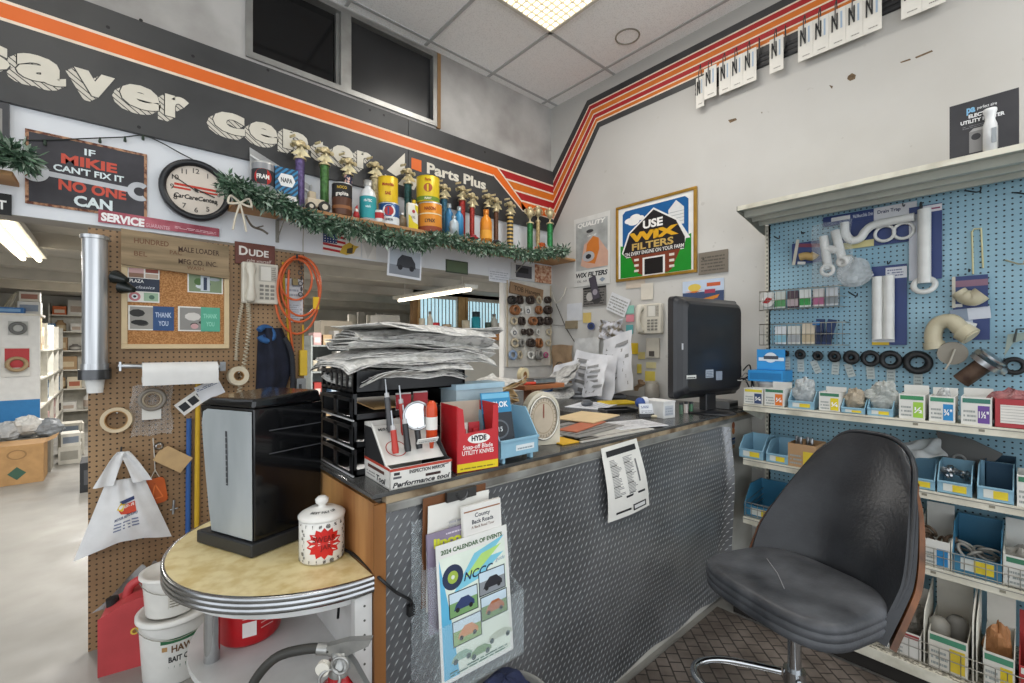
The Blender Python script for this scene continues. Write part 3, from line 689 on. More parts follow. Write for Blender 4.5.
mb.text(f, 'CarCareCenter', 0, -.052, .024, P('26221f'), rad * 1.22, .03, 'c', .2, c=.002); mb.rect(f, -rad * .6, .012, rad * .6, .024, P('c23c2c'), .002); mb.rect(f, -rad * .62, -.006, -rad * .15, .004, P('c23c2c'), .002); mb.rect(f, rad * .1, -.006, rad * .62, .004, P('c23c2c'), .002); mb.build('dial_print', dial)
mb = MB(); mb.line(f, -.01, .01, .085, -.02, .007, P('2a2623'), .005); mb.line(f, .01, -.01, -.105, .06, .005, P('2a2623'), .006); mb.disc(f, 0, 0, .008, P('2a2623'), c=.007); mb.build('hands', dial)
# ---- SERVICE strip
f, w_, h_ = rA(98, 219, 209, 222, .012); g = f.rot(-1.5)
r = thing('service_banner', 'narrow maroon and white service sticker strip under the clock', 'banner', f.o)
MB().add([g.p(0, 0), g.p(w_, .02), g.p(w_, h_ * .72 + .02), g.p(0, h_)], [(0, 1, 2, 3)], mat('maroon', '8d3443', .5, scale=12, col2='b4606c')).build('strip', r)
mb = MB(); mb.text(g, 'SERVICE', .01, .012, h_ * .62, P('f0ecec'), w_ * .33, .05); mb.text(g, 'GUARANTEE', w_ * .36, .014, h_ * .3, P('cfa0a8'), w_ * .2, .02); mb.lines(g, w_ * .6, .03, w_ * .97, h_ * .7, 2, P('d9b0b6')); mb.build('lettering', r)
# ---- small black sign at the far left + leaning things
f, w_, h_ = rA(-40, 11.5, 187, 209, .01)
o = MB().bb(f.p(0, 0, 0), f.p(w_, h_, -.006), P('161617')).text(f, 'NT', w_ - .075, h_ * .25, h_ * .42, P('e8e8e4'), .06, .03).build('black_sign'); tag(o, 'small black sign ending in white letters NT under the pine shelf', 'sign')
# ---- stencilled crate board on the cork board
f, w_, h_ = rA(121, 229, 229, 267, .05); g = f
bw = mat('grey_wood', 'a08a6c', .75, scale=5, col2='6f6048', stretch=(.6, 1, 5), lo=.3, hi=.7)
r = thing('crate_board', 'weathered grey crate board stencilled loader above the cork board', 'board', f.o)
dz = PA(229, 238, .05).z - PA(121, 229, .05).z; dz = -.02
MB().prism([(0, .015), (w_, -.015), (w_, h_ - .02), (0, h_ + .005)], g.at(0, 0, -.016), .016, bw).build('plank', r)
mb = MB(); st = P('4a3526'); st2 = P('6e4c33')
mb.text(g, 'HUNDRED', .05, h_ * .68, .026, st2, .14, .02, c=.001); mb.text(g, 'MALE LOADER', w_ * .5, h_ * .58, .027, st, w_ * .40, .02, c=.001); mb.text(g, 'PAC', w_ * .42, h_ * .48, .02, st2, c=.001); mb.text(g, 'BEL', .05, h_ * .34, .024, st2, c=.001); mb.text(g, 'MFG CO. INC.', w_ * .5, h_ * .24, .026, st, w_ * .38, .02, c=.001); mb.text(g, 'WASH.', w_ * .58, h_ * .1, .018, st2, c=.001); mb.build('stencilling', r)
# ---- cork board
f, w_, h_ = rA(121, 229, 262, 349, .012)
r = thing('cork_board', 'cork notice board in a pale wood frame on the brown pegboard', 'notice board', f.o)
cork = mat('cork', 'bd8a58', .85, scale=160, col2='96663a', lo=.4, hi=.6); pine = mat('pine', 'd8c199', .55, var=.12, scale=5)
MB().bb(f.p(.02, .02, 0), f.p(w_ - .02, h_ - .02, -.008), cork).build('cork', r)
for n_, (a, b, c_, d) in {'frame_rail': (0, 0, w_, .025), 'frame_rail.a': (0, h_ - .025, w_, h_), 'frame_stile': (0, .025, .025, h_ - .025), 'frame_stile.a': (w_ - .025, .025, w_, h_ - .025)}.items():
    MB().bb(f.p(a, b, .014), f.p(c_, d, -.01), pine).build(n_.split('.')[0], r, .003)
def card(name, label, cat, x0, x1, yt, yb, off, draw, col='e6e4dd', th=.002, fn=rA, group=None, rot=0):
    f, w_, h_ = fn(x0, x1, yt, yb, off)
    if rot: f = f.rot(rot)
    mb = MB(); mb.box((w_ / 2, h_ / 2, -th / 2), (w_, h_, th), P(col), fr=f); draw(mb, f, w_, h_)
    return tag(mb.build(name), label, cat, group)
def photo(cols):
    def d(mb, f, w_, h_):
        mb.rect(f, .04 * w_, .05 * h_, .96 * w_, .95 * h_, P(cols[0])); n = 0
        rd = random.Random(len(cols) * 7 + int(w_ * 1e4))
        for c_ in cols[1:]:
            x, y = rd.uniform(.15, .8) * w_, rd.uniform(.15, .75) * h_; mb.disc(f, x, y, rd.uniform(.08, .2) * w_, P(c_), ry=rd.uniform(.08, .2) * h_, n=9)
    return d
def dmov(mb, f, w_, h_):
    mb.rect(f, 0, h_ * .3, w_, h_ * .66, P('2b3446')); mb.rect(f, .04 * w_, h_ * .68, w_ * .5, h_ * .97, P('c9a3a0')); mb.rect(f, .04 * w_, h_ * .68, w_ * .5, h_ * .8, P('8c6b58')); mb.rect(f, w_ * .55, h_ * .83, w_ * .96, h_ * .97, P('8a4a3d')); mb.rect(f, w_ * .55, h_ * .68, w_ * .96, h_ * .8, P('b8a391'))
    mb.disc(f, w_ * .22, h_ * .15, w_ * .18, P('c07a80')); mb.disc(f, w_ * .22, h_ * .15, w_ * .1, P('dfe4e8')); mb.disc(f, w_ * .22, h_ * .15, w_ * .05, P('2a2a33')); mb.rect(f, w_ * .5, h_ * .04, w_ * .96, h_ * .27, P('9bb59b')); mb.disc(f, w_ * .75, h_ * .15, w_ * .09, P('4a6a5a'))
    mb.text(f, 'PLAZA', w_ * .06, h_ * .54, h_ * .09, P('e8e8e8'), w_ * .44, .02); mb.text(f, 'classics', w_ * .25, h_ * .38, h_ * .08, P('d8dce4'), w_ * .6, 0, 'l', .3)
card('postcard', 'dark blue photo collage card pinned top of the cork board', 'card', 127.5, 159.5, 265, 301.5, .016, dmov, group='cards on the cork board')
card('photo', 'snapshots of people outdoors pinned at the cork board corner', 'photo', 187.5, 223, 272, 292, .016, lambda m, f, w, h: (photo(['7f8f70', 'cfd6da', '394150', 'a8b0b4', '4d6b3a'])(m, f, w, h), m.rect(f, w * .36, .1 * h, w * .62, h, P('c3cbd0')), m.rect(f, w * .44, .15 * h, w * .54, h * .8, P('2e3950'))), group='cards on the cork board')
card('postcard', 'black and white photo thank you card with navy flap', 'card', 128, 174, 305, 330, .016, lambda m, f, w, h: (photo(['9a9690', '2c2a29', '4b4845', 'd8d4ce', '1e1d1d'])(m, f, w, h), m.rect(f, w * .53, 0, w, h, P('2f4f7d')), m.text(f, 'THANK', w * .76, h * .55, h * .2, P('b9c7dc'), w * .36, .02, 'c'), m.text(f, 'YOU', w * .76, h * .2, h * .2, P('b9c7dc'), w * .22, .02, 'c')), group='cards on the cork board')
card('postcard', 'black and white photo thank you card with mint green flap', 'card', 178, 220, 306, 331, .016, lambda m, f, w, h: (photo(['8c8a86', '23211f', 'd0ccc6', '3a3835', 'c9a0a0'])(m, f, w, h), m.rect(f, w * .53, 0, w, h, P('57a98d')), m.text(f, 'THANK', w * .76, h * .55, h * .18, P('8fd0b8'), w * .34, .02, 'c'), m.text(f, 'YOU', w * .76, h * .22, h * .18, P('8fd0b8'), w * .2, .02, 'c')), group='cards on the cork board')
# ---- dude sign
f, w_, h_ = rA(235, 275, 241, 263, .014)
r = thing('wooden_sign', 'reddish brown dude sign behind the wall phone', 'sign', f.o)
MB().bb(f.p(0, 0, 0), f.p(w_, h_, -.01), mat('red_brown', '6e3a2c', .5, var=.15)).build('board', r, .002)
mb = MB(); mb.text(f, 'D', .02, h_ * .42, h_ * .4, P('e6e1da'), .045, .03); mb.text(f, 'UDE', .07, h_ * .42, h_ * .3, P('e6e1da'), w_ * .5, .03); mb.text(f, 'calm yourself', .06, h_ * .12, h_ * .16, P('d5c9bd'), w_ * .62, .0, 'l', .3); mb.build('lettering', r)
# ---- wall phones
def phone(name, label, f, w_, h_, hs_left=True, col='d6d0c2', cord=True):
    b = mat('phone_beige', col, .45, var=.05)
    r = thing(name, label, 'telephone', f.p(w_ / 2, 0))
    mb = MB(); mb.box((w_ / 2, h_ / 2, .012), (w_, h_, .045), b, fr=f); bd = mb.build('body', r, .008)
    mb = MB(); g = f.at(0, 0, .035)
    mb.rect(g, w_ * .44, h_ * .55, w_ * .93, h_ * .95, P('b9b4a8')); mb.rect(g, w_ * .50, h_ * .58, w_ * .78, h_ * .92, P('dedbd2')); mb.lines(g, w_ * .80, h_ * .6, w_ * .92, h_ * .93, 7, P('77736b')); mb.build('speed_dial_card', bd)
    for i in range(3):
        for j in range(4): MB().box((w_ * (.52 + i * .15), h_ * (.14 + j * .10), .037), (w_ * .1, h_ * .06, .008), P('8b8880'), fr=f).build('key', bd)
    mb = MB(); hx = w_ * .2
    pts = [f.p(hx, h_ * t, .05 + .03 * math.sin(math.pi * t)) for t in (.08, .2, .35, .5, .65, .8, .92)]
    mb.tube(pts, [.024, .026, .017, .016, .017, .026, .024], b, 12); mb.ell(f.p(hx, h_ * .12, .045), (.028, .03, .028), b); mb.ell(f.p(hx, h_ * .88, .045), (.028, .03, .028), b)
    mb.build('handset', r)
    return r
f, w_, h_ = rA(241, 277, 262, 303, .03); ph = phone('wall_phone', 'beige corded push button phone on the brown pegboard', f, w_, h_)
def coil(pts, R, n, m, par, name, r=.0035):
    P_ = spline(pts, 10); out = []
    K = 14 * n
    for i in range(K + 1):
        u = i / K * (len(P_) - 1); k = min(int(u), len(P_) - 2); p = P_[k].lerp(P_[k + 1], u - k); a = 2 * math.pi * i / 14
        out.append(p + V((math.cos(a) * R, math.sin(a) * R, 0)))
    return MB().tube(out, r, m, 5).build(name, par)
cb = mat('cord_beige', 'cfc4ad', .5)
coil([PA(248, 303, .06), PA(249, 330, .035), PA(243, 370, .03), PA(237, 403, .03)], .010, 34, cb, ph, 'coiled_cord')
coil([PA(243, 300, .03), PA(238, 330, .02), PA(236, 360, .02)], .007, 26, cb, ph, 'coiled_cord')
f, w_, h_ = rB(639, 663, 305, 334, .03); ph2 = phone('wall_phone', 'beige push button phone on the right wall beside the monitor', f, w_, h_)
# ---- metal cup dispenser
c0 = PA(95, 372, .068); c1 = PA(95, 237, .068); R = .075 * .62
R = (PA(107.5, 300, .068).x - PA(81, 300, .068).x) / 2
r = thing('cup_dispenser', 'tall stainless tube cup dispenser on the edge of the pegboard', 'dispenser', c0)
stl = mat('brushed_steel', 'd3d5d7', .3, .75, scale=40, stretch=(1, 1, .02), col2='a3a5a8')
MB().cyl(c0, c1, R, stl, n=32).build('tube', r); MB().cyl(c1 - V((0, 0, .012)), c1 + V((0, 0, .004)), R + .008, stl, n=32).build('rim', r)
mb = MB(); mb.cyl(c0 - V((0, 0, .035)), c0 + V((0, 0, .012)), R + .014, mat('dark_steel', '5c5d5f', .3, .8), n=32); mb.build('collar', r); MB().cyl(c0 - V((0, 0, .03)), c0 + V((0, 0, .04)), R + .004, stl, n=32).build('clamp', r)
MB().cyl(c0 - V((0, 0, .1)), c0 - V((0, 0, .03)), R * .62, mat('cup_white', 'e5e5e2', .5), R * .8, n=24).build('cup', r)
MB().box(c0 + V((0, .035, .02)), (.09, .06, .06), mat('dark_steel', '5c5d5f', .3, .8)).build('bracket', r)
# black horn-like funnels beside it
r = thing('black_funnel', 'black plastic funnel caps hung between steel tube and cork board', 'funnel', PA(125, 290, .05))
bp = mat('funnel_black', '1b201e', .25); 
for q in ((120, 277), (127, 287)):
    a = PA(q[0] - 4, q[1], .075); b = PA(q[0] + 7, q[1] + 3, .13); MB().cyl(a, b, .034, bp, .012, n=20).build('cone', r)
# ---- paper towel roll
c0, c1 = PA(142, 373, .10), PA(217, 371, .10); R = .052
r = thing('paper_roll', 'white paper towel roll on a wall bar under the cork board', 'paper roll', PA(180, 388, .10))
MB().cyl(c0, c1, R, mat('towel_white', 'e4e4e2', .8, var=.04), n=32).grid(lambda u, v: c0.lerp(c1, u) + V((0, -R * math.cos(v * .4) - .001, -v * .062)), 8, 6, mat('towel_white', 'e4e4e2'), .0015).build('roll', r)
MB().cyl(PA(118, 366, .10), PA(221, 367, .10), .012, STEEL(), n=16).build('bar', r)
for q in (119, 220): MB().bb(PA(q, 362, .115), PA(q + 2, 370, 0), STEEL()).build('bar_bracket', r)
MB().cyl(c0 - V((.001, 0, 0)), c0 + V((.004, 0, 0)), .022, CARD(), n=20).build('core', r)
# ---- rings of tape, hanging items
def ring_thing(name, label, cat, px, py, off, R, rr, hh, m, tilt=0, core=None, group=None):
    c = PA(px, py, off); r_ = thing(name, label, cat, c, group=group)
    ax = V((math.sin(math.radians(tilt)), -math.cos(math.radians(tilt)), .12))
    MB().lathe([(rr, -hh / 2), (R, -hh / 2), (R, hh / 2), (rr, hh / 2), (rr, -hh / 2)], c, m, 32, ax, smooth=False).build('roll', r_)
    MB().lathe([(rr - .004, -hh / 2 - .001), (rr, -hh / 2 - .001), (rr, hh / 2 + .001), (rr - .004, hh / 2 + .001), (rr - .004, -hh / 2 - .001)], c, core or CARD(), 32, ax, smooth=False).build('core', r_)
    MB().cyl(PA(px, py, 0) + V((0, 0, rr - .012)), PA(px, py, off) + V((0, -.03, rr - .006)), .0035, WIRE(), n=6).build('peg_hook', r_)
    return r_
ring_thing('tape_roll', 'roll of masking tape hanging beside the paper towel bar', 'tape', 238, 376, .05, .054, .028, .03, mat('masking_tape', 'd9cfb8', .6), 10)
ring_thing('tape_roll', 'thick off-white tape ring hanging alone low on the pegboard', 'tape', 117, 420, .04, .062, .046, .034, mat('fibre_tape', 'cdbb9c', .6), -12)
# clear bag holding a ring gasket
f, w_, h_ = rA(131, 172, 386, 437, .02)
r = thing('plastic_bag', 'clear parts bag with a round gasket hung under the paper towel roll', 'bag', f.o)
def crump(f, w_, h_, amp, seed):
    rd = random.Random(seed); ph_ = [rd.uniform(0, 6) for _ in range(6)]
    return lambda u, v: f.p(u * w_ + .006 * math.sin(9 * v + ph_[0]), v * h_ + .004 * math.sin(11 * u + ph_[1]), amp * (math.sin(7 * u + 5 * v + ph_[2]) * .4 + math.sin(13 * u - 9 * v + ph_[3]) * .3 + .5 * math.sin(math.pi * u)) * math.sin(math.pi * (.1 + .8 * v)))
MB().grid(crump(f, w_, h_, .018, 2), 24, 24, CLEAR()).build('film', r)
MB().torus(f.p(w_ * .5, h_ * .72, .03), -YAX, .05, .010, mat('gasket_grey', '8b847b', .5), 28).build('gasket', r); MB().torus(f.p(w_ * .5, h_ * .72, .035), -YAX, .037, .005, mat('gasket_tan', 'a89a84', .5), 28).build('gasket', r)
MB().bb(f.p(w_ * .25, h_ * .32, .022), f.p(w_ * .72, h_ * .55, .021), WHITE()).build('label_card', r)
# string with key ring + orange tag
r = thing('hanging_tag', 'orange plate hanging by a white string loop beside the shopping bag', 'hanging tag', PA(158, 505, .02))
mb = MB(); mb.tube([PA(153, 438, .012), PA(154, 450, .012), PA(155, 470, .02)], .0025, P('d8d4ca'), 6); mb.tube([PA(155, 470, .02), PA(150, 480, .012), PA(148, 487, .012)], .002, P('d8d4ca'), 6); mb.tube([PA(155, 470, .02), PA(160, 478, .012), PA(163, 482, .012)], .002, P('d8d4ca'), 6); mb.build('string', r)
f = Fr(PA(148, 506, .010), XAX, ZAX).rot(8); orp = mat('orange_plastic', 'c05a22', .35)
MB().prism(rrect(.085, .135, .02), f, .008, orp).build('plate', r)
mb = MB(); mb.line(f, .02, .03, .043, .105, .006, P('e0793c'), .010); mb.line(f, .066, .03, .043, .105, .006, P('e0793c'), .010); mb.line(f, .02, .03, .066, .03, .006, P('e0793c'), .010); mb.build('triangle_mark', r)
f = Fr(PA(163, 462, .025), XAX, ZAX).rot(-35)
r = thing('wooden_paddle', 'pale wooden tag with bulldog clip hung above the orange plate', 'tag', f.o)
MB().prism([(-.075, -.04), (.07, -.045), (.075, .045), (-.06, .05), (-.08, .02)], f.at(.03, .03, 0), .007, mat('pale_wood', 'c7a779', .6)).build('paddle', r)
MB().lathe([(.012, 0), (.022, .006), (.012, .012)], PA(159, 446, .03), STEEL(), 18, -YAX).build('clip', r)
# stickers sheets
f = Fr(PA(180, 410, .03), XAX, ZAX).rot(38)
o = MB().box((.07, 0, 0), (.15, .075, .0015), P('eceae6'), fr=f); [o.rect(f, .005 + k * .05, -.02, .045 + k * .05, .02, P('2b2d31'), .002) for k in range(3)]; o.lines(f, .0, .022, .14, .036, 2, P('55565a')); tag(o.build('sticker_sheet'), 'white sheet with black number squares tilted on the pegboard', 'sticker sheet', 'sticker sheets')
f = Fr(PA(196, 396, .035), XAX, ZAX).rot(24)
o = MB().box((.07, 0, 0), (.12, .09, .0015), P('e3e5ea'), fr=f); [o.text(f, t_, .02 + .055 * k, -.02, .026, P('34508c'), None, .02) for k, t_ in enumerate(('23', '23'))]; o.lines(f, .015, .018, .125, .035, 2, P('4f648c')); tag(o.build('sticker_sheet'), 'white and blue number decal sheet behind the masking tape', 'sticker sheet', 'sticker sheets')
r = thing('chuck_key', 'small steel tee key on a peg near the shopping bag', 'tool', PA(174, 512, .02))
MB().cyl(PA(174, 500, .02), PA(173, 514, .02), .006, STEEL()).build('shaft', r); MB().cyl(PA(170, 510, .02), PA(178, 508, .02), .004, STEEL()).build('handle', r)
# yellow level / blue pole behind the machine
for n_, lab, q, cm in (('yellow_pole', 'yellow pole leaning on the pegboard behind the countertop machine', 196, 'd0a82a'), ('blue_pole', 'blue pole beside the yellow one behind the countertop machine', 187, '2f5a9a')):
    a = PA(q, 400, .03); tag(MB().cyl((a.x, a.y, .002), (a.x + .01, YA - .016, 1.32 if n_[0] == 'y' else 1.1), .012, P(cm), n=12).build(n_), lab, 'pole')
# ================================================================ TROPHY SHELF
SY, SZT = 2.723, 2.287
sx0 = onY(238, 200, SY).x
pine2 = mat('shelf_pine', 'b88d5e', .6, scale=4, col2='94683f', stretch=(.3, 1, 3))
r = thing('display_shelf', 'long pine wall shelf of trophies and oil cans over the doorway', 'shelf', (1.8, 2.87, SZT - .02))
MB().bb((sx0, SY, SZT - .02), (XB - .003, YA - .002, SZT), pine2).build('board', r, .002)
for x in (.75, 1.7, 2.7): 
    mb = MB(); mb.bb((x - .01, YA - .22, SZT - .026), (x + .01, YA - .002, SZT - .021), P('8a8880')); mb.bb((x - .01, YA - .006, SZT - .16), (x + .01, YA - .002, SZT - .021), P('8a8880')); mb.tube([(x, YA - .2, SZT - .024), (x, YA - .006, SZT - .14)], .004, P('8a8880')); mb.build('bracket', r)
gold = mat('trophy_gold', 'e3d3a6', .3, .45, var=.3, scale=25); marb = mat('trophy_marble', 'd8d5cc', .3, var=.15, scale=30)
def sxz(px, py, y): p = onY(px, py, y); return p.x, p.z
def trophy(px, top, colc, label, y=2.92, w=.042, fig='car', base='d8d5cc'):
    x, zt = sxz(px, top, y); z0 = SZT + .001
    r = thing('trophy', label, 'trophy', (x, y, z0), group='trophies on the wall shelf')
    MB().bb((x - w * .9, y - .035, z0), (x + w * .9, y + .035, z0 + .025), marb).build('base', r, .003)
    fh = .15; zc = zt - fh
    mc = colc if not isinstance(colc, str) else mat('col_' + colc, colc, .3, .3, var=.3, scale=60)
    MB().cyl((x, y, z0 + .025), (x, y, zc), w * .62, mc, n=16).cyl((x, y, z0 + .025), (x, y, z0 + .035), w * .8, gold).cyl((x, y, zc - .008), (x, y, zc), w * .85, gold).build('column', r)
    mb = MB()
    if fig == 'cup':
        mb.lathe([(.02, 0), (.022, .006), (.008, .014), (.007, .035), (.02, .05), (.034, .085), (.038, .11), (.034, .108), (.015, .06), (0, .055)], (x, y, zc), gold, 16)
        for s_ in (-1, 1): mb.tube(spline([(x + s_ * .03, y, zc + .07), (x + s_ * .058, y, zc + .08), (x + s_ * .06, y, zc + .105), (x + s_ * .036, y, zc + .115)], 4), .005, gold, 6)
        mb.ell((x, y, zc + .125), (.026, .018, .02), gold, 10, 6)
    else:
        mb.lathe([(.024, 0), (.026, .008), (.012, .02), (.010, .045), (.022, .06), (0, .062)], (x, y, zc), gold, 14)
        a = .35; c, s_ = math.cos(a), math.sin(a)
        mb.ell((x, y, zc + .085), (.058, .022, .017), gold, 12, 8, a); mb.ell((x + .012 * c, y + .012 * s_, zc + .103), (.026, .016, .014), gold, 10, 6, a)
        for d in (-1, 1):
            for e in (-1, 1): p = V((x + d * .035 * c - e * .024 * s_, y + d * .035 * s_ + e * .024 * c, zc + .076)); mb.cyl(p + V((s_ * .006, -c * .006, 0)), p - V((s_ * .006, -c * .006, 0)), .014, gold, n=10)
        mb.box((x - .05 * c, y - .05 * s_, zc + .118), (.006, .05, .014), gold, rz=a); mb.add([(x - .052, y, zc + .02), (x + .06, y - .01, zc + .02), (x + .005, y - .02, zc + .07)], [(0, 1, 2)], gold)
    mb.build('figure', r)
    return r
t = NT('star_column', .3); q = t.op('GREATER_THAN', t.noise(60, 1), .56); t.color(t.mix(q, '2a2f4a', 'd9b0a0')); starc = t.m
t = NT('check_column', .3); q = t.op('GREATER_THAN', t.op('SINE', t.op('MULTIPLY', t.Z, 190.0)), 0.1); t.color(t.mix(q, '24211d', 'c9a860')); chk = t.m
trophy(300, 134, '6a5a8c', 'purple column trophy with gold figure, first on the wall shelf')
trophy(324.5, 141, '4f7d42', 'green column trophy beside the graphite can', 2.93)
trophy(348, 152, starc, 'trophy with red dotted navy column behind the graphite can', 2.95)
trophy(375, 156, 'c4b58e', 'gold trophy half hidden behind the teal bottle', 2.96)
trophy(408, 163, '2c5c5a', 'dark teal column trophy between two yellow tins', 2.94)
trophy(444, 179, '3a6f88', 'blue column trophy just right of the stacked oil tins', 2.94)
trophy(462, 181, 'a8322c', 'taller red column trophy beside the shorter red one', 2.93)
trophy(472, 188, 'b23a30', 'shorter red column trophy close to a taller red one', 2.89, .032)
trophy(488, 189, '2c2a2c', 'black column trophy behind the orange bottle', 2.94)
trophy(496, 193, '6a4630', 'brown column trophy right of the orange bottle', 2.90, .032)
trophy(510, 197, chk, 'thick black and gold patterned column trophy', 2.92, .045)
trophy(530, 206, '2f7a44', 'cup trophy on a short green column left of the orange truck', 2.90, .042, 'cup')
trophy(538, 205, 'c9b27e', 'cup trophy on gold column behind the orange truck', 2.97, .03, 'cup')
trophy(550, 207, '2c8a4a', 'cup trophy on a green column at the corner end of the shelf', 2.88, .042, 'cup')
def can(name, label, cat, px, top, wpx, bot, col, y=2.83, cap=None, lid='c9c9c6', deco=None, z0=None, shape=None):
    y = y; x, zt = sxz(px, top, y); R = (onY(px + wpx / 2, top, y).x - onY(px - wpx / 2, top, y).x) / 2 * .86
    z0 = SZT + .001 if z0 is None else z0; h = zt - z0
    r = thing(name, label, cat, (x, y, z0))
    m = mat('can_' + col, col, .35, .1, var=.06)
    lm_ = mat('lid_' + lid, lid, .35, .4)
    if shape == 'bottle':
        mb = MB().lathe([(0, 0), (R, 0), (R, h * .62), (R * .8, h * .74), (R * .42, h * .82), (R * .42, h * .86)], (x, y, z0), m, 20); bd = mb.build('body', r)
        MB().lathe([(R * .5, h * .86), (R * .5, h), (0, h)], (x, y, z0), lm_, 16).build('cap', r)
    else:
        mb = MB().lathe([(0, 0), (R * .97, 0), (R, h * .03), (R, h * .95), (R * .96, h * .97)], (x, y, z0), m, 24); bd = mb.build('body', r)
        MB().lathe([(R * .99, h * .95), (R * 1.01, h), (R * .93, h), (R * .9, h * .985), (0, h * .985)], (x, y, z0), lm_, 24).build('lid', r)
    if deco:
        mb = MB()
        hh = h * (.62 if shape == 'bottle' else 1)
        for d in deco:
            if d[0] == 'band':
                mb.lathe([(R + .0008, hh * d[1]), (R + .0008, hh * d[2])], (x, y, z0), P(d[3]), 24)
            elif d[0] == 'spot':      # round badge wrapped on the camera-facing side
                a0 = math.atan2(-y, -x); n = 18; vs = []
                for i in range(n): t_ = 2 * math.pi * i / n; a = a0 + d[2] / R * math.cos(t_) ; vs.append(V((x + (R + d[4]) * math.cos(a), y + (R + d[4]) * math.sin(a), z0 + hh * d[1] + d[2] * math.sin(t_))))
                mb.add(vs, [tuple(range(n))], P(d[3]))
            elif d[0] == 'text':
                vs, fs, W, H = glyphs(d[1], .03); k = d[3] / H; a0 = math.atan2(-y, -x)
                mb.add([V((x + (R + .0022) * math.cos(a0 + (a - W / 2) * k * d[5] / R), y + (R + .0022) * math.sin(a0 + (a - W / 2) * k * d[5] / R), z0 + hh * d[2] + b * k)) for a, b in vs], fs, P(d[4]))
        mb.build('label', bd)
    return r, z0 + h, x, y
can('oil_can', 'silver and red oil filter tin on the garland end of the shelf', 'can', 263, 164, 26, 190, '8f9194', 2.80, deco=[('band', .42, .80, '2b2b2e'), ('spot', .6, .045, 'b5271f', .0015), ('text', 'FRAM', .55, .024, 'f0ece6', .75), ('text', 'PURE OIL', .15, .018, '3a3a3c', .8)])
# blue striped box
x, zt = sxz(288, 168, 2.80); z0 = SZT + .001
t = NT('blue_diagonal_stripes', .4); q = t.op('FRACT', t.op('DIVIDE', t.op('SUBTRACT', t.Z, t.X), .03)); t.color(t.mix(t.op('LESS_THAN', q, .5), '1f78a8', '0d3550')); stp = t.m
bx0, bx1 = onY(275, 180, 2.78).x, onY(298, 190, 2.78).x
r = thing('filter_box', 'blue diagonal striped filter box standing on the wall shelf', 'box', ((bx0 + bx1) / 2, 2.82, z0))
MB().bb((bx0, 2.78, z0), (bx1, 2.86, z0 + .065), WHITE()).bb((bx0, 2.78, z0 + .065), (bx1, 2.86, zt - .01), stp).build('carton', r, .001)
mb = MB(); f = FA(bx0, 2.78, z0); bw_, bh_ = bx1 - bx0, zt - .01 - z0
mb.poly(f, [(bw_ * .12, bh_ * .68), (bw_ * .26, bh_ * .84), (bw_ * .74, bh_ * .84), (bw_ * .88, bh_ * .68), (bw_ * .74, bh_ * .52), (bw_ * .26, bh_ * .52)], P('e8e8e6')); mb.text(f, 'NAPA', bw_ / 2, bh_ * .62, .026, P('1e1e22'), bw_ * .5, .03, 'c'); mb.text(f, 'FILTERS', bw_ / 2, bh_ * .12, .018, P('2a6a90'), bw_ * .7, .02, 'c'); mb.build('label', r)
# grey leaning panel behind
a, b = onY(250, 150, 2.985), onY(311, 185, 2.985)
r = thing('plastic_sheet', 'large grey translucent sheet standing behind the striped box', 'plastic sheet', (a.x, 2.97, z0))
MB().add([(a.x, 2.985, SZT + .002), (b.x, 2.985, SZT + .002), (b.x, 2.995, b.z), (a.x, 2.995, a.z + .02)], [(0, 1, 2, 3)], mat('grey_sheet', 'b9b9b6', .35, scale=4, col2='8c8c8b')).add([(a.x, 2.984, SZT + .002), (b.x, 2.984, SZT + .002), (b.x, 3.0, SZT + .002), (a.x, 3.0, SZT + .002)], [(0, 1, 2, 3)], mat('grey_sheet', 'b9b9b6')).build('sheet', r)
MB().tube([(a.x, 2.982, a.z - .03), (b.x, 2.982, b.z - .05)], .006, P('e2e2e0')).build('fold', r); MB().tube([(b.x, 2.982, SZT), (b.x, 2.982, b.z)], .005, P('c2c2c0')).build('fold', r)
# toy tractor
x, z = sxz(318, 205, 2.78); 
r = thing('toy_car', 'cream toy tractor with black wheel left of the graphite can', 'toy', (x, 2.79, z0))
MB().box((x - .01, 2.80, z0 + .055), (.10, .05, .05), P('cbbda5')).box((x - .03, 2.80, z0 + .095), (.04, .045, .05), P('b9a98f')).build('body', r, .006)
for dx, rr in ((.032, .034), (-.045, .024)):
    MB().cyl((x + dx, 2.755, z0 + rr), (x + dx, 2.79, z0 + rr), rr, P('22211f'), n=20).cyl((x + dx, 2.752, z0 + rr), (x + dx, 2.756, z0 + rr), rr * .5, P('cfc6b4'), n=14).build('wheel', r)
can('graphite_can', 'black and brown graphite tin beside the toy tractor', 'can', 342, 185, 22, 214, '57331f', 2.78, deco=[('band', .55, .97, '1d1c1c'), ('text', 'NOCO', .80, .016, 'c8a32a', .8), ('text', 'graphite', .60, .022, 'e8e2d8', .72), ('band', .2, .3, '8c5a34')])
can('spray_bottle', 'white bottle with teal label and grey cap', 'bottle', 368, 181, 18, 220, 'e2e4e4', 2.79, deco=[('band', .1, .95, '2f9aa0'), ('text', 'HI-TEC', .72, .016, 'f0f4f4', .7), ('text', 'wash', .5, .016, 'd8f0f0', .7)], shape='bottle', lid='b9b9b5')
r_, zt_, x_, y_ = can('oil_can', 'blue and white oil tin with round badge under a yellow tin', 'can', 389, 205, 22, 222, '1f4f86', 2.79, deco=[('band', .0, .35, 'd6d8d8'), ('spot', .6, .042, 'e8e8e8', .0015), ('spot', .6, .03, 'b02c2c', .0022), ('text', 'UNION', .15, .015, '2b2b30', .7)])
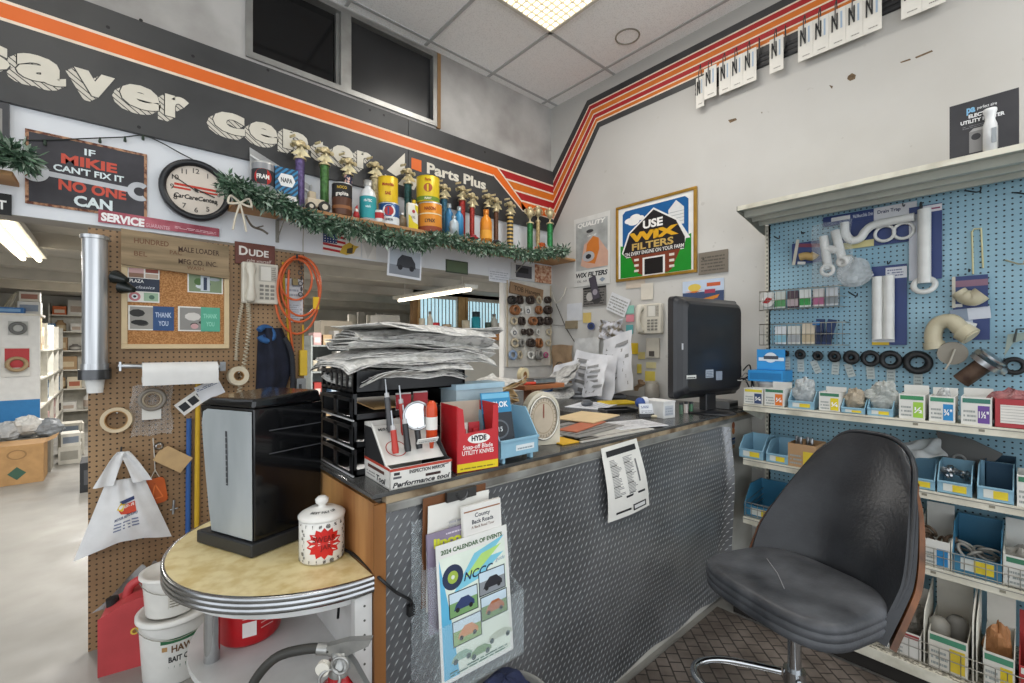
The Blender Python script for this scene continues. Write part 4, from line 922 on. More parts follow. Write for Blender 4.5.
can('oil_can', 'yellow tin with red script stacked on the blue oil tin', 'can', 388, 179, 21, 203, 'e3bd22', 2.79, lid='e3bd22', z0=zt_ + .001, deco=[('text', 'Motorlife', .62, .02, 'a0281c', .7), ('text', 'SAE', .28, .02, 'a0281c', .8)])
can('small_can', 'small red and white tin before the blue oil tin', 'can', 379, 211, 10, 226, 'd9d9d6', 2.75, deco=[('band', .3, .8, 'b0262a')])
can('small_bottle', 'small brown glass bottle left of the yellow white bottle', 'bottle', 402, 213, 8, 230, '7a6a52', 2.76, shape='bottle', lid='e0e0dc')
x, zt = sxz(413, 203, 2.77)
r = thing('oil_bottle', 'white and yellow flat oil bottle on the wall shelf', 'bottle', (x, 2.78, z0))
MB().bb((x - .04, 2.765, z0), (x + .04, 2.805, zt), mat('bottle_white', 'e2e0d4', .4)).build('body', r, .012); MB().cyl((x + .015, 2.785, zt), (x + .015, 2.785, zt + .025), .012, P('cfae28')).build('cap', r)
mb = MB(); f = FA(x - .04, 2.765, z0); hh = zt - z0; mb.poly(f, [(.004, .008), (.076, .008), (.076, hh * .22), (.04, hh * .3), (.02, hh * .5), (.004, hh * .55)], P('d3c022')); mb.poly(f, [(.076, hh * .6), (.076, hh * .9), (.05, hh * .95), (.055, hh * .75)], P('d3c022')); mb.disc(f, .042, hh * .68, .012, P('a83240')); mb.text(f, 'OIL', .04, hh * .42, .016, P('55564c'), .03, .02, 'c'); mb.build('label', r)
r_, zt_, x_, y_ = can('oil_can', 'orange grease tin under a yellow green tin', 'can', 430, 205, 24, 233, 'd88a2a', 2.79, deco=[('text', 'NASON', .72, .022, '7a2a14', .72), ('band', .0, .18, '8c3f22'), ('text', 'LYNX', .3, .024, '2a211c', .8), ('band', .58, .62, 'e8d8b0')])
can('oil_can', 'yellow green tin stacked on the orange grease tin', 'can', 428, 179, 23, 203, 'ddc023', 2.79, lid='ddc023', z0=zt_ + .001, deco=[('spot', .52, .03, 'a8552c', .0015), ('text', 'Farm', .78, .02, 'a83a1c', .75), ('band', .04, .2, '6a8a2c'), ('text', 'PUREST', .07, .014, 'f0ead0', .7)])
for px, tp, c_, l_, yy in ((449, 204, '2f6f9a', 'tall', 2.78), (459, 207, '3a86b4', 'shorter', 2.76), (454, 216, 'b9c6cc', 'small pale', 2.74)): can('glass_bottle', l_ + ' blue glass bottle in the cluster before the blue trophy', 'bottle', px, tp, 9, 236, c_, yy, shape='bottle', lid='9aa4a8')
x, z = sxz(474, 238, 2.76)
r = thing('toy_car', 'small red toy car in front of the red trophies', 'toy', (x, 2.76, z0)); MB().ell((x, 2.76, z0 + .022), (.05, .024, .014), P('a3202a', .3)).ell((x - .004, 2.76, z0 + .036), (.026, .02, .014), P('8a1a22', .3)).build('body', r)
for dx in (-.03, .03): MB().cyl((x + dx, 2.732, z0 + .012), (x + dx, 2.788, z0 + .012), .012, P('1c1c1c'), n=14).build('wheel', r)
can('orange_bottle', 'orange soda bottle with label among the trophies', 'bottle', 486, 210, 11, 240, 'df8a24', 2.77, shape='bottle', lid='c9782a', deco=[('band', .2, .6, 'e8a238')])
x, z = sxz(497, 238, 2.75); r = thing('toy_motorcycle', 'little black toy motorcycle under the brown trophy', 'toy', (x, 2.75, z0))
for dx in (-.028, .028): MB().torus((x + dx, 2.75, z0 + .018), YAX, .014, .004, P('1a1a1b'), 16, 6).build('wheel', r)
MB().ell((x, 2.75, z0 + .03), (.03, .01, .012), P('2a2a2c', .3)).tube([(x + .024, 2.75, z0 + .018), (x + .012, 2.75, z0 + .05)], .003, STEEL()).build('body', r)
x, z = sxz(541, 240, 2.78); r = thing('toy_truck', 'orange toy truck between the cup trophies', 'toy', (x, 2.78, z0))
MB().box((x + .015, 2.78, z0 + .045), (.09, .045, .05), P('c8662a')).box((x - .045, 2.78, z0 + .04), (.03, .045, .04), P('b5521f')).box((x + .01, 2.78, z0 + .085), (.05, .04, .03), P('b5521f')).build('body', r, .004)
for dx in (-.045, .035): MB().cyl((x + dx, 2.75, z0 + .014), (x + dx, 2.81, z0 + .014), .014, P('1c1c1c'), n=14).build('wheel', r)
x, z = sxz(356, 214, 2.76); r = thing('figurine', 'small red and white santa figurine between graphite tin and teal bottle', 'figurine', (x, 2.755, z0)); MB().lathe([(0, 0), (.018, 0), (.02, .02), (.012, .045), (0, .05)], (x, 2.755, z0), P('a8282a'), 14).build('coat', r); MB().ell((x, 2.755, z0 + .055), (.011, .011, .012), P('e2c4ae')).build('head', r); MB().cyl((x, 2.755, z0 + .06), (x + .006, 2.755, z0 + .085), .011, P('a8282a'), .002).build('hat', r); MB().ell((x, 2.747, z0 + .047), (.01, .008, .01), P('ebe8e2')).build('beard', r)
# ---- garlands
ndl = [mat('pine_green', '66856a', .6, var=.3, scale=30), mat('pine_dark', '3d5844', .6, var=.3, scale=30), mat('pine_frost', 'a9bba8', .6, var=.2)]
def garland(name, label, pts, R, n, seed, L=.05):
    rd = random.Random(seed); sp = spline(pts, 14); r = thing(name, label, 'garland', sp[len(sp) // 2])
    MB().tube(sp, .007, mat('stem_brown', '4a3b2a', .8), 6).build('stem', r)
    mb = MB()
    for i in range(n):
        u = rd.uniform(0, len(sp) - 1.001); k = int(u); p = sp[k].lerp(sp[k + 1], u - k)
        t_ = (sp[min(k + 1, len(sp) - 1)] - sp[k]).normalized()
        d = V((rd.gauss(0, 1), rd.gauss(0, 1), rd.gauss(0, 1) - .25)).normalized()
        q = p + d * R * rd.uniform(.05, .85) * (1 + .35 * math.sin(u * .9)); d2 = (d + t_ * rd.choice((-1, 1)) * rd.uniform(.2, 1.0) + V((0, 0, rd.uniform(-.5, .2)))).normalized()
        a, b = perp(d2); w_ = a * rd.uniform(-1, 1) + b * rd.uniform(-1, 1); w_.normalize(); ll = L * rd.uniform(.5, 1.1); wd = rd.uniform(.003, .0085)
        m = ndl[0] if rd.random() < .5 else (ndl[1] if rd.random() < .65 else ndl[2])
        mb.add([q, q + d2 * ll * .45 + w_ * wd, q + d2 * ll, q + d2 * ll * .45 - w_ * wd], [(0, 1, 2, 3)], m)
    mb.build('needles', r); return r
gy = 2.69
garland('pine_garland', 'long frosted pine garland swagged along the trophy shelf', [onY(a, b, gy) for a, b in ((229, 184), (240, 190), (258, 196), (280, 203), (300, 214), (322, 224), (345, 226), (372, 233), (395, 238), (418, 243), (437, 238), (458, 241), (480, 247), (505, 249), (530, 254), (548, 252), (565, 251))], .052, 8500, 3)
garland('pine_garland', 'short pine garland bunch on the bracket shelf left of the tin sign', [onY(a, b, 2.78) for a, b in ((-60, 140), (-25, 148), (0, 150), (15, 154), (28, 162))], .05, 1700, 4)
b0 = onY(-40, 168, 2.85); b1 = onY(13, 172, 2.85)
r = MB().bb((b0.x, 2.84, b1.z - .02), (b1.x, YA - .001, b1.z), pine2).build('display_shelf', None, .002); tag(r, 'short pine wall shelf under the small garland at the sign\'s left end', 'shelf')
# dark picture above it
f, w_, h_ = rA(-40, 9, 92, 140, .035)
r = thing('picture_frame', 'dark framed picture standing over the short garland', 'picture', f.o); MB().bb(f.p(0, 0, 0), f.p(w_, h_, -.02), mat('frame_dark', '3a3a3d', .4)).build('frame', r); MB().rect(f, .02, .03, w_ - .02, h_ - .03, P('8a8782')).rect(f, .03, .04, w_ - .05, h_ * .3, P('b5653a')).build('print', r)
# bow and twig
r = thing('ribbon_bow', 'cream ribbon bow tied under the garland end by the clock', 'bow', onY(240, 206, 2.68)); 
mb = MB(); c = onY(240, 203, 2.66); rb = P('cfc6b4')
for s_ in (-1, 1): mb.tube(spline([c, c + V((s_ * .04, 0, .03)), c + V((s_ * .05, 0, -.01)), c], 5), .006, rb, 6); mb.tube([c, c + V((s_ * .02, .01, -.08)), c + V((s_ * .03, .01, -.14))], .005, rb, 6)
mb.build('loops', r); MB().tube(spline([onY(246, 216, 2.7), onY(252, 226, 2.75), onY(262, 230, 2.8), onY(268, 234, 2.8)], 5), .006, P('6a6258'), 6).tube([onY(255, 228, 2.76), onY(263, 226, 2.8)], .004, P('6a6258'), 6).build('twig', r)
# string of mini lights
pts = [PA(a, b, .016) for a, b in ((19, 140), (45, 140), (75, 139), (100, 138), (125, 137), (143, 135.5), (160, 142), (180, 153), (205, 166), (229, 180))]
r = thing('light_string', 'thin dark cord of mini bulbs strung above the tin sign and clock', 'string lights', pts[4])
MB().tube(spline(pts, 4), .003, P('2b2f2c'), 5).build('cord', r)
for k in (1, 3, 4, 5): MB().lathe([(0, 0), (.006, .003), (.006, .014), (.003, .03), (0, .03)], pts[k] - V((0, .004, .028)), P('2b3a2e'), 8).build('bulb', r)
r_ = thing('garland_string', 'thin cord hanging from the garland to the top of the pegboard', 'cord', PA(302, 236, .02)); MB().tube([PA(304, 221, .2), PA(303, 240, .02), PA(303, 252, .02)], .003, P('b5b0a4'), 5).build('cord', r_)
# ---- things stuck on the white header
def flag(mb, f, w_, h_):
    mb.rect(f, 0, h_ * .12, w_ * .55, h_, P('e4e2de'))
    for k in range(4): mb.poly(f, [(0, h_ * (.12 + .22 * k)), (w_ * .58, h_ * (.05 + .22 * k)), (w_ * .58, h_ * (.16 + .22 * k)), (0, h_ * (.23 + .22 * k))], P('b5282e'))
    mb.rect(f, 0, h_ * .45, w_ * .36, h_, P('24396e'))
    for i in range(5):
        for j in range(4): mb.disc(f, w_ * (.05 + .07 * i), h_ * (.52 + .12 * j), w_ * .014, P('e8e8ea'), n=6)
    mb.poly(f, [(w_ * .42, h_ * .05), (w_ * .5, h_ * .4), (w_ * .68, h_ * .62), (w_ * .82, h_ * .5), (w_ * .95, h_ * .48), (w_ * .86, h_ * .36), (w_ * .8, h_ * .12), (w_ * .6, h_ * .0)], P('c9a63a')); mb.poly(f, [(w_ * .62, h_ * .3), (w_ * .78, h_ * .42), (w_ * .76, h_ * .1), (w_ * .6, h_ * .08)], P('4a4030')); mb.disc(f, w_ * .76, h_ * .46, w_ * .02, P('17140f'), n=8)
card('flag_decal', 'american flag and eagle head decal plate on the white header', 'decal', 323, 361, 230, 252, .006, flag, 'dcdad6')
card('paper_scrap', 'torn white paper scrap right of the eagle decal', 'paper', 362, 376, 238, 258, .005, lambda m, f, w, h: m.poly(f, [(0, h * .9), (w, h * .9), (w * .4, 0)], P('c9c8c4')), 'dedcd8')
def carp(mb, f, w_, h_):
    mb.rect(f, .05 * w_, .08 * h_, .95 * w_, .94 * h_, P('a9b0ba')); mb.rect(f, .05 * w_, .08 * h_, .95 * w_, .4 * h_, P('7f848c')); mb.poly(f, [(w_ * .25, h_ * .35), (w_ * .28, h_ * .6), (w_ * .4, h_ * .78), (w_ * .68, h_ * .76), (w_ * .8, h_ * .55), (w_ * .82, h_ * .35)], P('34363c')); mb.disc(f, w_ * .36, h_ * .34, w_ * .07, P('1b1c20')); mb.disc(f, w_ * .7, h_ * .34, w_ * .07, P('1b1c20'))
card('photo', 'black and white car photo hanging crooked from the garland', 'photo', 387, 421, 245, 275, .20, carp, 'd4d6dc', rot=-3)
card('green_plate', 'small dark green plate on the white header', 'plate', 446, 468, 259, 272, .006, lambda m, f, w, h: m.rect(f, .01, .01, w - .01, h - .01, P('5c6b52')), '3f4a3c', .006)
card('paper_note', 'white note sheet taped on the header near the corner', 'paper', 489, 509, 267, 281, .008, lambda m, f, w, h: m.lines(f, .01, .02, w - .01, h - .02, 4, P('b4b8c0')), 'dfe2e8')
card('photo', 'dark truck photo taped above the seal board', 'photo', 511, 534, 262, 278, .008, lambda m, f, w, h: (m.rect(f, w * .2, h * .1, w * .9, h * .9, P('4a4a50')), m.rect(f, w * .3, h * .4, w * .75, h * .75, P('26272c'))), 'c9c9c8')
t = NT('brick_photo', .7); n1 = t.noise(40, 5); t.color(t.ramp(n1, [(.35, '8a4f36'), (.5, 'b98a6c'), (.65, 'd3b9a0')]))
f, w_, h_ = rA(535, 551.5, 264, 282, .006); tag(MB().bb(f.p(0, 0, 0), f.p(w_, h_, -.004), t.m).build('brick_patch'), 'reddish brick patterned patch in the corner under the shelf end', 'wall patch')
# ================================================================ RIGHT WALL
# row of carded parts on wire hooks along a black rail under the striped band
blkrail = mat('rail_black', '1d1d1f', .4)
zr = (pb2(765, 62)[1] + pb2(700, 88)[1]) / 2
yl, yr_ = onX(696, 90, XB).y, onX(960, 10, XB).y
r = thing('hook_rail', 'black slotted rail under the striped band holding carded parts', 'rail', (XB - .01, (yl + yr_) / 2, zr))
mb = MB()
mb.bb((XB - .008, yr_, zr - .035), (XB - .0005, yl, zr + .055), blkrail); mb.build('rail', r)
for k in range(3): MB().bb((XB - .012, yr_, zr - .03 + k * .03), (XB - .008, yl, zr - .018 + k * .03), P('2e2e30')).build('slot', r)
cards = [(696, 704, 76, 'first'), (704, 716.5, 71, 'second'), (719, 730.5, 66, 'third'), (730.5, 743, 61, 'fourth'), (743, 756.5, 57, 'fifth'), (769.5, 783.5, 47, 'lone'), (798, 813, 37, ''), (813, 829, 29, ''), (829, 846, 22, ''), (846, 863, 13, ''), (863, 882, 3, ''), (901, 922, -12, ''), (922, 946, -22, '')]
lab = {0: 'nearest the corner, hanging lower', 1: 'second from the corner, overlapping the first', 2: 'third from the corner', 3: 'fourth from the corner', 4: 'fifth from the corner', 5: 'hanging alone between two groups', 6: 'first of the middle five', 7: 'second of the middle five', 8: 'third of the middle five', 9: 'fourth of the middle five', 10: 'last of the middle five', 11: 'first of the end pair', 12: 'last of the end pair'}
for k, (x0, x1, yt, _) in enumerate(cards):
    off = .05 if k != 1 else .065
    f, w_, h_ = rB(x0, x1, yt, yt + 27, off); h_ = .215; w_ *= .985; f = Fr(V((f.o.x, f.o.y, zr - .125 - (.03 if k == 0 else 0))), f.u, f.v)
    r = thing('carded_part', 'white hook card under the striped band, ' + lab[k], 'hook card', f.o, group='hook cards on the rail')
    MB().bb(f.p(0, 0, 0), f.p(w_, h_, -.004), P('dcd8cf')).build('card', r)
    mb = MB(); mb.lines(f, w_ * .3, h_ * .1, w_ * .8, h_ * .16, 1, P('8a867e')); mb.rect(f, w_ * .68, h_ * .45, w_ * .8, h_ * .9, P('9db0c4')); mb.build('print', r)
    mb = MB(); g = f.at(0, 0, .004)
    for a, b in (((.2, .42), (.2, .86)), ((.2, .86), (.5, .45)), ((.5, .45), (.5, .88))): mb.tube([g.p(a[0] * w_, a[1] * h_), g.p(b[0] * w_, b[1] * h_)], .0035, P('2a2a2a'), 6)
    mb.build('spring', r)
    mb = MB(); c = f.p(w_ * .4, h_ * .95); mb.tube([V((XB - .010, c.y, zr + .06)), V((XB - .03, c.y, zr + .16)), c + V((-.008, 0, .04)), c + V((-.012, 0, -.06))], .003, P('4a4a48'), 6); mb.build('wire_hook', r)
for k, px in enumerate((761, 787, 893)):
    c = onX(px, 50, XB); r = thing('wire_hook', 'bare wire hook on the black rail, ' + ('beside the lone card', 'before the middle five cards', 'after the middle five cards')[k], 'hook', c, group='bare hooks on the rail'); MB().tube([V((XB - .013, c.y, zr + .05)), V((XB - .03, c.y, zr + .15)), V((XB - .07, c.y - .01, zr + .02)), V((XB - .08, c.y - .01, zr - .02))], .003, P('4a4a48'), 6).build('wire', r)
# quality filter poster
f, w_, h_ = rB(574, 610, 220, 287.5, .008)
r = thing('poster', 'narrow grey poster of an orange oil filter reading quality', 'poster', f.o)
MB().bb(f.p(0, 0, 0), f.p(w_, h_, -.004), P('d3d2cd')).build('sheet', r)
mb = MB(); mb.rect(f, w_ * .06, h_ * .23, w_ * .94, h_ * .93, mat('poster_grey', 'b3b5b3', .5, scale=6, col2='8e908e')); 
mb.text(f, 'QUALITY', w_ * .5, h_ * .86, h_ * .06, P('e6e5e0'), w_ * .78, .04, 'c', .2); mb.poly(f, [(w_ * .2, h_ * .3), (w_ * .3, h_ * .6), (w_ * .5, h_ * .68), (w_ * .7, h_ * .66), (w_ * .95, h_ * .45), (w_ * .95, h_ * .25), (w_ * .4, h_ * .25)], P('c9a08c'))
mb.poly(f, [(w_ * .32, h_ * .35), (w_ * .38, h_ * .6), (w_ * .55, h_ * .7), (w_ * .7, h_ * .66), (w_ * .72, h_ * .5), (w_ * .6, h_ * .3)], P('c8742c')); mb.disc(f, w_ * .42, h_ * .42, w_ * .17, P('a9a9ab'), ry=h_ * .075); mb.disc(f, w_ * .42, h_ * .42, w_ * .08, P('26262a'), ry=h_ * .035); mb.disc(f, w_ * .46, h_ * .78, w_ * .1, P('3a3a3c'), ry=h_ * .025)
mb.text(f, 'ON TAP', w_ * .4, h_ * .70, h_ * .03, P('e0e0dc'), None, .02)
mb.text(f, 'WIX FILTERS', w_ * .5, h_ * .13, h_ * .065, P('25252a'), w_ * .88, .04, 'c', .2); mb.text(f, 'OIL  AIR  FUEL', w_ * .1, h_ * .06, h_ * .03, P('55555a'), w_ * .5, .01); mb.poly(f, [(w_ * .72, h_ * .07), (w_ * .8, h_ * .1), (w_ * .88, h_ * .07), (w_ * .8, h_ * .03)], P('8b95a0')); mb.build('print', r)
# framed WIX sign
f, w_, h_ = rB(616.5, 697, 208, 282.3, .012)
r = thing('framed_sign', 'gold framed barn sign reading use filters on every engine', 'sign', f.o)
gf = mat('gold_frame', 'b98f3c', .35, .5, var=.2, scale=10)
for n_, a in (('frame_rail', (0, 0, w_, .022)), ('frame_rail', (0, h_ - .022, w_, h_)), ('frame_stile', (0, .022, .022, h_ - .022)), ('frame_stile', (w_ - .022, .022, w_, h_ - .022))): MB().bb(f.p(a[0], a[1], .012), f.p(a[2], a[3], -.011), gf).build(n_, r, .003)
MB().bb(f.p(.02, .02, .002), f.p(w_ - .02, h_ - .02, -.008), P('e9e7e2', .3)).build('panel', r)
g = f.at(0, 0, .002); mb = MB(); X = lambda a: a * w_; Y = lambda b: b * h_
mb.poly(g, [(X(.09), Y(.45)), (X(.09), Y(.88)), (X(.13), Y(.92)), (X(.87), Y(.92)), (X(.91), Y(.88)), (X(.91), Y(.42))], P('1d5c96', .3)); mb.rect(g, X(.06), Y(.04), X(.94), Y(.36), P('1f8a2c', .3)); mb.poly(g, [(X(.06), Y(.36)), (X(.06), Y(.47)), (X(.2), Y(.44)), (X(.4), Y(.36))], P('1f8a2c', .3)); mb.poly(g, [(X(.94), Y(.36)), (X(.94), Y(.47)), (X(.8), Y(.42)), (X(.6), Y(.36))], P('1f8a2c', .3))
for a, b, c_ in ((.18, .78, .06), (.26, .81, .07), (.33, .79, .05), (.24, .76, .08)): mb.disc(g, X(a), Y(b), X(c_), P('eceae6', .3), ry=X(c_) * .55)
mb.poly(g, [(X(.68), Y(.60)), (X(.68), Y(.8)), (X(.77), Y(.9)), (X(.86), Y(.8)), (X(.86), Y(.60))], P('dcdcda', .3))
for k in range(4): mb.line(g, X(.68), Y(.64 + .04 * k), X(.86), Y(.64 + .04 * k), .003, P('8a8f94'))
mb.poly(g, [(X(.08), Y(.37)), (X(.17), Y(.62)), (X(.50), Y(.88)), (X(.80), Y(.66)), (X(.93), Y(.42)), (X(.88), Y(.42)), (X(.86), Y(.30)), (X(.14), Y(.30))], P('e8e6e2', .3)); mb.poly(g, [(X(.10), Y(.37)), (X(.19), Y(.61)), (X(.50), Y(.855)), (X(.77), Y(.66)), (X(.87), Y(.44)), (X(.87), Y(.31)), (X(.12), Y(.31))], P('232124', .3))
mb.poly(g, [(X(.2), Y(.31)), (X(.3), Y(.08)), (X(.36), Y(.05)), (X(.68), Y(.05)), (X(.72), Y(.08)), (X(.82), Y(.31))], P('7a3a26', .3))
mb.rect(g, X(.36), Y(.04), X(.64), Y(.27), P('e8e6e2', .3)); mb.rect(g, X(.385), Y(.05), X(.615), Y(.25), P('1c1b1d', .3))
for a in (.28, .72):
    for b in (.10, .17, .24): mb.rect(g, X(a - .03), Y(b), X(a + .03), Y(b + .03), P('e0d8cc', .3))
mb.text(g, 'USE', X(.49), Y(.64), Y(.10), P('f0eeea', .3), X(.25), .04, 'c'); mb.text(g, 'WIX', X(.49), Y(.50), Y(.11), P('dca62a', .3), X(.62), .07, 'c'); mb.text(g, 'FILTERS', X(.48), Y(.385), Y(.085), P('c8a860', .3), X(.52), .03, 'c'); mb.text(g, 'ON EVERY ENGINE ON YOUR FARM', X(.49), Y(.32), Y(.045), P('f2f0ec', .3), X(.74), .012, 'c'); mb.build('print', r)
card('wall_plaque', 'small grey brown engraved plaque right of the barn sign', 'plaque', 698.4, 727.7, 253.4, 275, .012, lambda m, f, w, h: (m.lines(f, .02, .02, w - .02, h - .02, 5, P('5d564d')), m.disc(f, w * .18, h * .7, .008, P('4a443d'))), '7d7468', .01, rB)
def calp(mb, f, w_, h_):
    mb.rect(f, 0, h_ * .5, w_, h_, P('c5d3e6')); mb.rect(f, 0, 0, w_, h_ * .5, P('3f4f73')); mb.disc(f, w_ * .3, h_ * .7, w_ * .16, P('e3c65a'), ry=h_ * .16); mb.poly(f, [(w_ * .05, h_ * .55), (w_ * .3, h_ * .48), (w_ * .5, h_ * .56)], P('d9782a')); mb.poly(f, [(w_ * .2, h_ * .1), (w_ * .9, h_ * .35), (w_ * .85, h_ * .2), (w_ * .4, 0)], P('dd8a30')); mb.rect(f, w_ * .6, h_ * .7, w_ * .92, h_ * .85, P('c9613a')); mb.rect(f, w_ * .55, h_ * .42, w_ * .8, h_ * .58, P('a8405a'))
card('calendar_picture', 'colourful boat calendar picture showing above the monitor', 'picture', 682.7, 724, 282, 305, .008, calp, 'e4e4e2', .003, rB)
# pinned papers
def note(label, x0, x1, yt, yb, col, off=.006, lines=0, rot=0, cat='note', name='paper_note', group='notes on the right wall', lc='9a9a96', extra=None):
    def d(m, f, w, h):
        if lines: m.lines(f, .05 * w, .1 * h, .92 * w, .9 * h, lines, P(lc))
        if extra: extra(m, f, w, h)
    return card(name, label, cat, x0, x1, yt, yb, off, d, col, .0015, rB, group, rot)
note('black framed newspaper clipping below the narrow poster', 583, 606, 288, 307, '6d6a66', .012, 6, 0, 'clipping', lc='2c2b2b', extra=lambda m, f, w, h: (m.rect(f, 0, h * .9, w, h, P('1c1c1d')), m.disc(f, w * .6, h * .4, w * .2, P('3a3838')), m.disc(f, w * .3, h * .5, w * .15, P('b9b5b0'))))
note('dark photo strip pinned across the newspaper clipping', 593, 600, 277, 300, '4b4650', .02, 0, 14, 'photo', extra=lambda m, f, w, h: m.disc(f, w * .5, h * .3, w * .35, P('9a939c')))
note('white index card with two pin holes left of the yellow note', 567, 582, 304, 321, 'd5d7db', .006, 0)
note('mustard yellow note under the newspaper clipping', 583, 591, 313, 323, 'd8bd72', .008)
note('white fold-out price sheet pinned at a tilt', 606, 626, 291, 309, 'dadbdd', .018, 5, -24)
note('mint green index tab left of the wall phone', 624, 634, 306, 314, '8cc4b4', .012)
note('pink index tab left of the wall phone', 626, 634, 315, 322, 'd88a94', .012)
note('teal index tab low beside the wall phone', 626, 633, 325, 334, '5aa7a8', .012)
note('long tan strip of paper under the barn sign', 626, 645, 278, 289, 'cdbfae', .006)
note('cream square note above the wall phone', 641, 653, 284, 300, 'd9d2c4', .01)
note('bright yellow sticky note pair under the phone', 627, 638, 343, 354, 'e2c02a', .006)
note('orange yellow sticky note above the leaning papers', 612, 622, 344, 351, 'dfae3e', .008)
note('pale yellow sticky note, upper one right of the papers', 638, 645, 352, 359, 'dccb86', .006)
note('pale yellow sticky note at the monitor, middle one', 646, 656, 362, 368, 'dcd2a0', .006)
note('yellow sticky note at the monitor, lowest one', 645, 655, 371, 381, 'e3cf62', .006)
note('narrow yellow sticky note beside the leaning papers', 637, 641.5, 364, 373, 'dfca58', .006)
r = thing('thermostat', 'small beige thermostat on the right wall by the monitor edge', 'thermostat', PB(652, 358, .02)); f, w_, h_ = rB(646, 659, 338, 358, .02); MB().bb(f.p(0, 0, 0), f.p(w_, h_, -.019), P('cfc8ba')).build('body', r, .004); MB().bb(f.p(w_ * .25, h_ * .1, .004), f.p(w_ * .65, h_ * .35, 0), P('55504a')).build('dial', r)
r = thing('sticker_roll', 'round dark blue sticker roll hung on the right wall', 'roll', PB(591, 333, .03)); MB().cyl(PB(591, 326, .01), PB(591, 326, .05), .033, P('26396e'), n=20).build('roll', r); MB().cyl(PB(591, 326, .03), PB(591, 326, .052), .02, P('1a2440'), n=16).build('core', r)
f, w_, h_ = rB(565, 576, 321, 329, .03); tag(MB().bb(f.p(0, 0, 0), f.p(w_, h_, -.028), P('8d8068')).build('small_box', None, .003), 'small brown box fixed to the wall near the corner', 'box')
# crumpled things clipped on wall
def crumple(name, label, cat, f, w_, h_, m, amp, seed, par=None, group=None, n=22, prn=None):
    mb = MB(); rd = random.Random(seed); ph_ = [rd.uniform(0, 6.3) for _ in range(8)]
    fn = lambda u, v: f.p(u * w_ + amp * .5 * math.sin(7 * v + ph_[4]), v * h_ + amp * .5 * math.sin(6 * u + ph_[5]), amp * (1.2 + math.sin(9 * u + 4 * v + ph_[0]) * .5 + math.sin(15 * v - 7 * u + ph_[1]) * .35 + abs(math.sin(6 * u + 9 * v + ph_[2])) * .4))
    mb.grid(fn, n, n, m, .0012)
    if prn:
        for k in range(prn):
            v = .1 + .8 * k / prn; a, b = rd.uniform(.05, .2), rd.uniform(.6, .95)
            q = lambda u, v: V(fn(u, v)) + f.n * .001
            mb.add([q(a, v), q(b, v), q(b, v + .4 / prn), q(a, v + .4 / prn)], [(0, 1, 2, 3)], P('8d8d8d'))
    o = mb.build(name, par); return tag(o, label, cat, group) if not par else o
pw = mat('paper_cool', 'd9dade', .7, var=.06); pg = mat('paper_grey', 'b7b6b3', .7, scale=30, col2='8d8c8a')
f, w_, h_ = rB(601, 625, 321, 340, .02); crumple('brochure_bundle', 'crumpled wad of brochures clipped on the right wall', 'papers', f, w_, h_, mat('paper_mixed', 'c9c9d0', .6, scale=25, col2='7d7464', lo=.42, hi=.55), .02, 8)
f, w_, h_ = rB(575, 600, 338, 385, .02); crumple('paper_sheet', 'white sheet pinned flat behind the heap of papers', 'papers', f, w_, h_, mat('paper_dull', 'd2d2d0', .7), .006, 9)
f, w_, h_ = rB(553, 573, 345, 384, .015); r = thing('paper_bag', 'flattened brown paper bag hung at the corner of the right wall', 'bag', f.o); crumple('sheet', '', '', f, w_, h_, mat('kraft', 'a58a6c', .8, var=.15), .008, 10, r); MB().torus(f.p(w_ * .45, h_ * .45, .03), -XAX, .045, .005, P('5a5148'), 24, 6).build('cord_loop', r)
# wires on wall
r = thing('wall_wires', 'loose wires and a thin rod running across the corner wall', 'wire', PB(575, 335, .02))
MB().tube([PB(556, 304, .03), PB(566, 328, .02), PB(577, 346, .02)], .004, P('4a4642'), 6).build('rod', r); MB().tube([PB(553, 325, .01), PB(566, 325.5, .01)], .0025, P('4a4642'), 6).build('wire', r); MB().tube(spline([PB(552, 292, .05), PB(556, 303, .06), PB(563, 296, .05), PB(566, 287, .03)], 5), .005, P('cfcabe'), 6).build('white_cord', r)
# ================================================================ GOODS ON THE BLUE PEGBOARD
rP = lambda x0, x1, yt, yb, off=.006: rB(x0, x1, yt, yb, off, XP)
PP = lambda px, py, off=0: onX(px, py, XP - off)
pvc = mat('pvc_white', 'dcdcd8', .35, var=.06); navy = P('24386f', .4); pvc_old = mat('pvc_cream', 'c9c0a4', .4, var=.15, scale=6)
def lump(c, r, m, seed, n=18, k=12, amp=.25):
    rd = random.Random(seed); ph_ = [rd.uniform(0, 6.3) for _ in range(6)]; c = V(c); vs = []; fs = []
    for i in range(k + 1):
        t = math.pi * i / k
        for j in range(n):
            p = 2 * math.pi * j / n; q = 1 + amp * (math.sin(3 * p + 4 * t + ph_[0]) * .5 + math.sin(5 * p - 3 * t + ph_[1]) * .35 + math.sin(7 * t + 2 * p + ph_[2]) * .3)
            vs.append(c + V((r[0] * math.sin(t) * math.cos(p) * q, r[1] * math.sin(t) * math.sin(p) * q, -r[2] * math.cos(t) * (q if i > k / 2 else 1))))
    for i in range(k):
        for j in range(n): z = (j + 1) % n; fs.append((i * n + j, i * n + z, i * n + n + z, i * n + n + j))
    return MB().add(vs, fs, m, False)
def hook(par, c, L=.06): MB().tube([c + V((L * .0, 0, .02)), c + V((-.01, 0, .02)), c + V((-.03, 0, .008)), c + V((-L, 0, .004)), c + V((-L - .006, 0, .018))], .0028, P('2d3034'), 6).build('peg_hook', par)
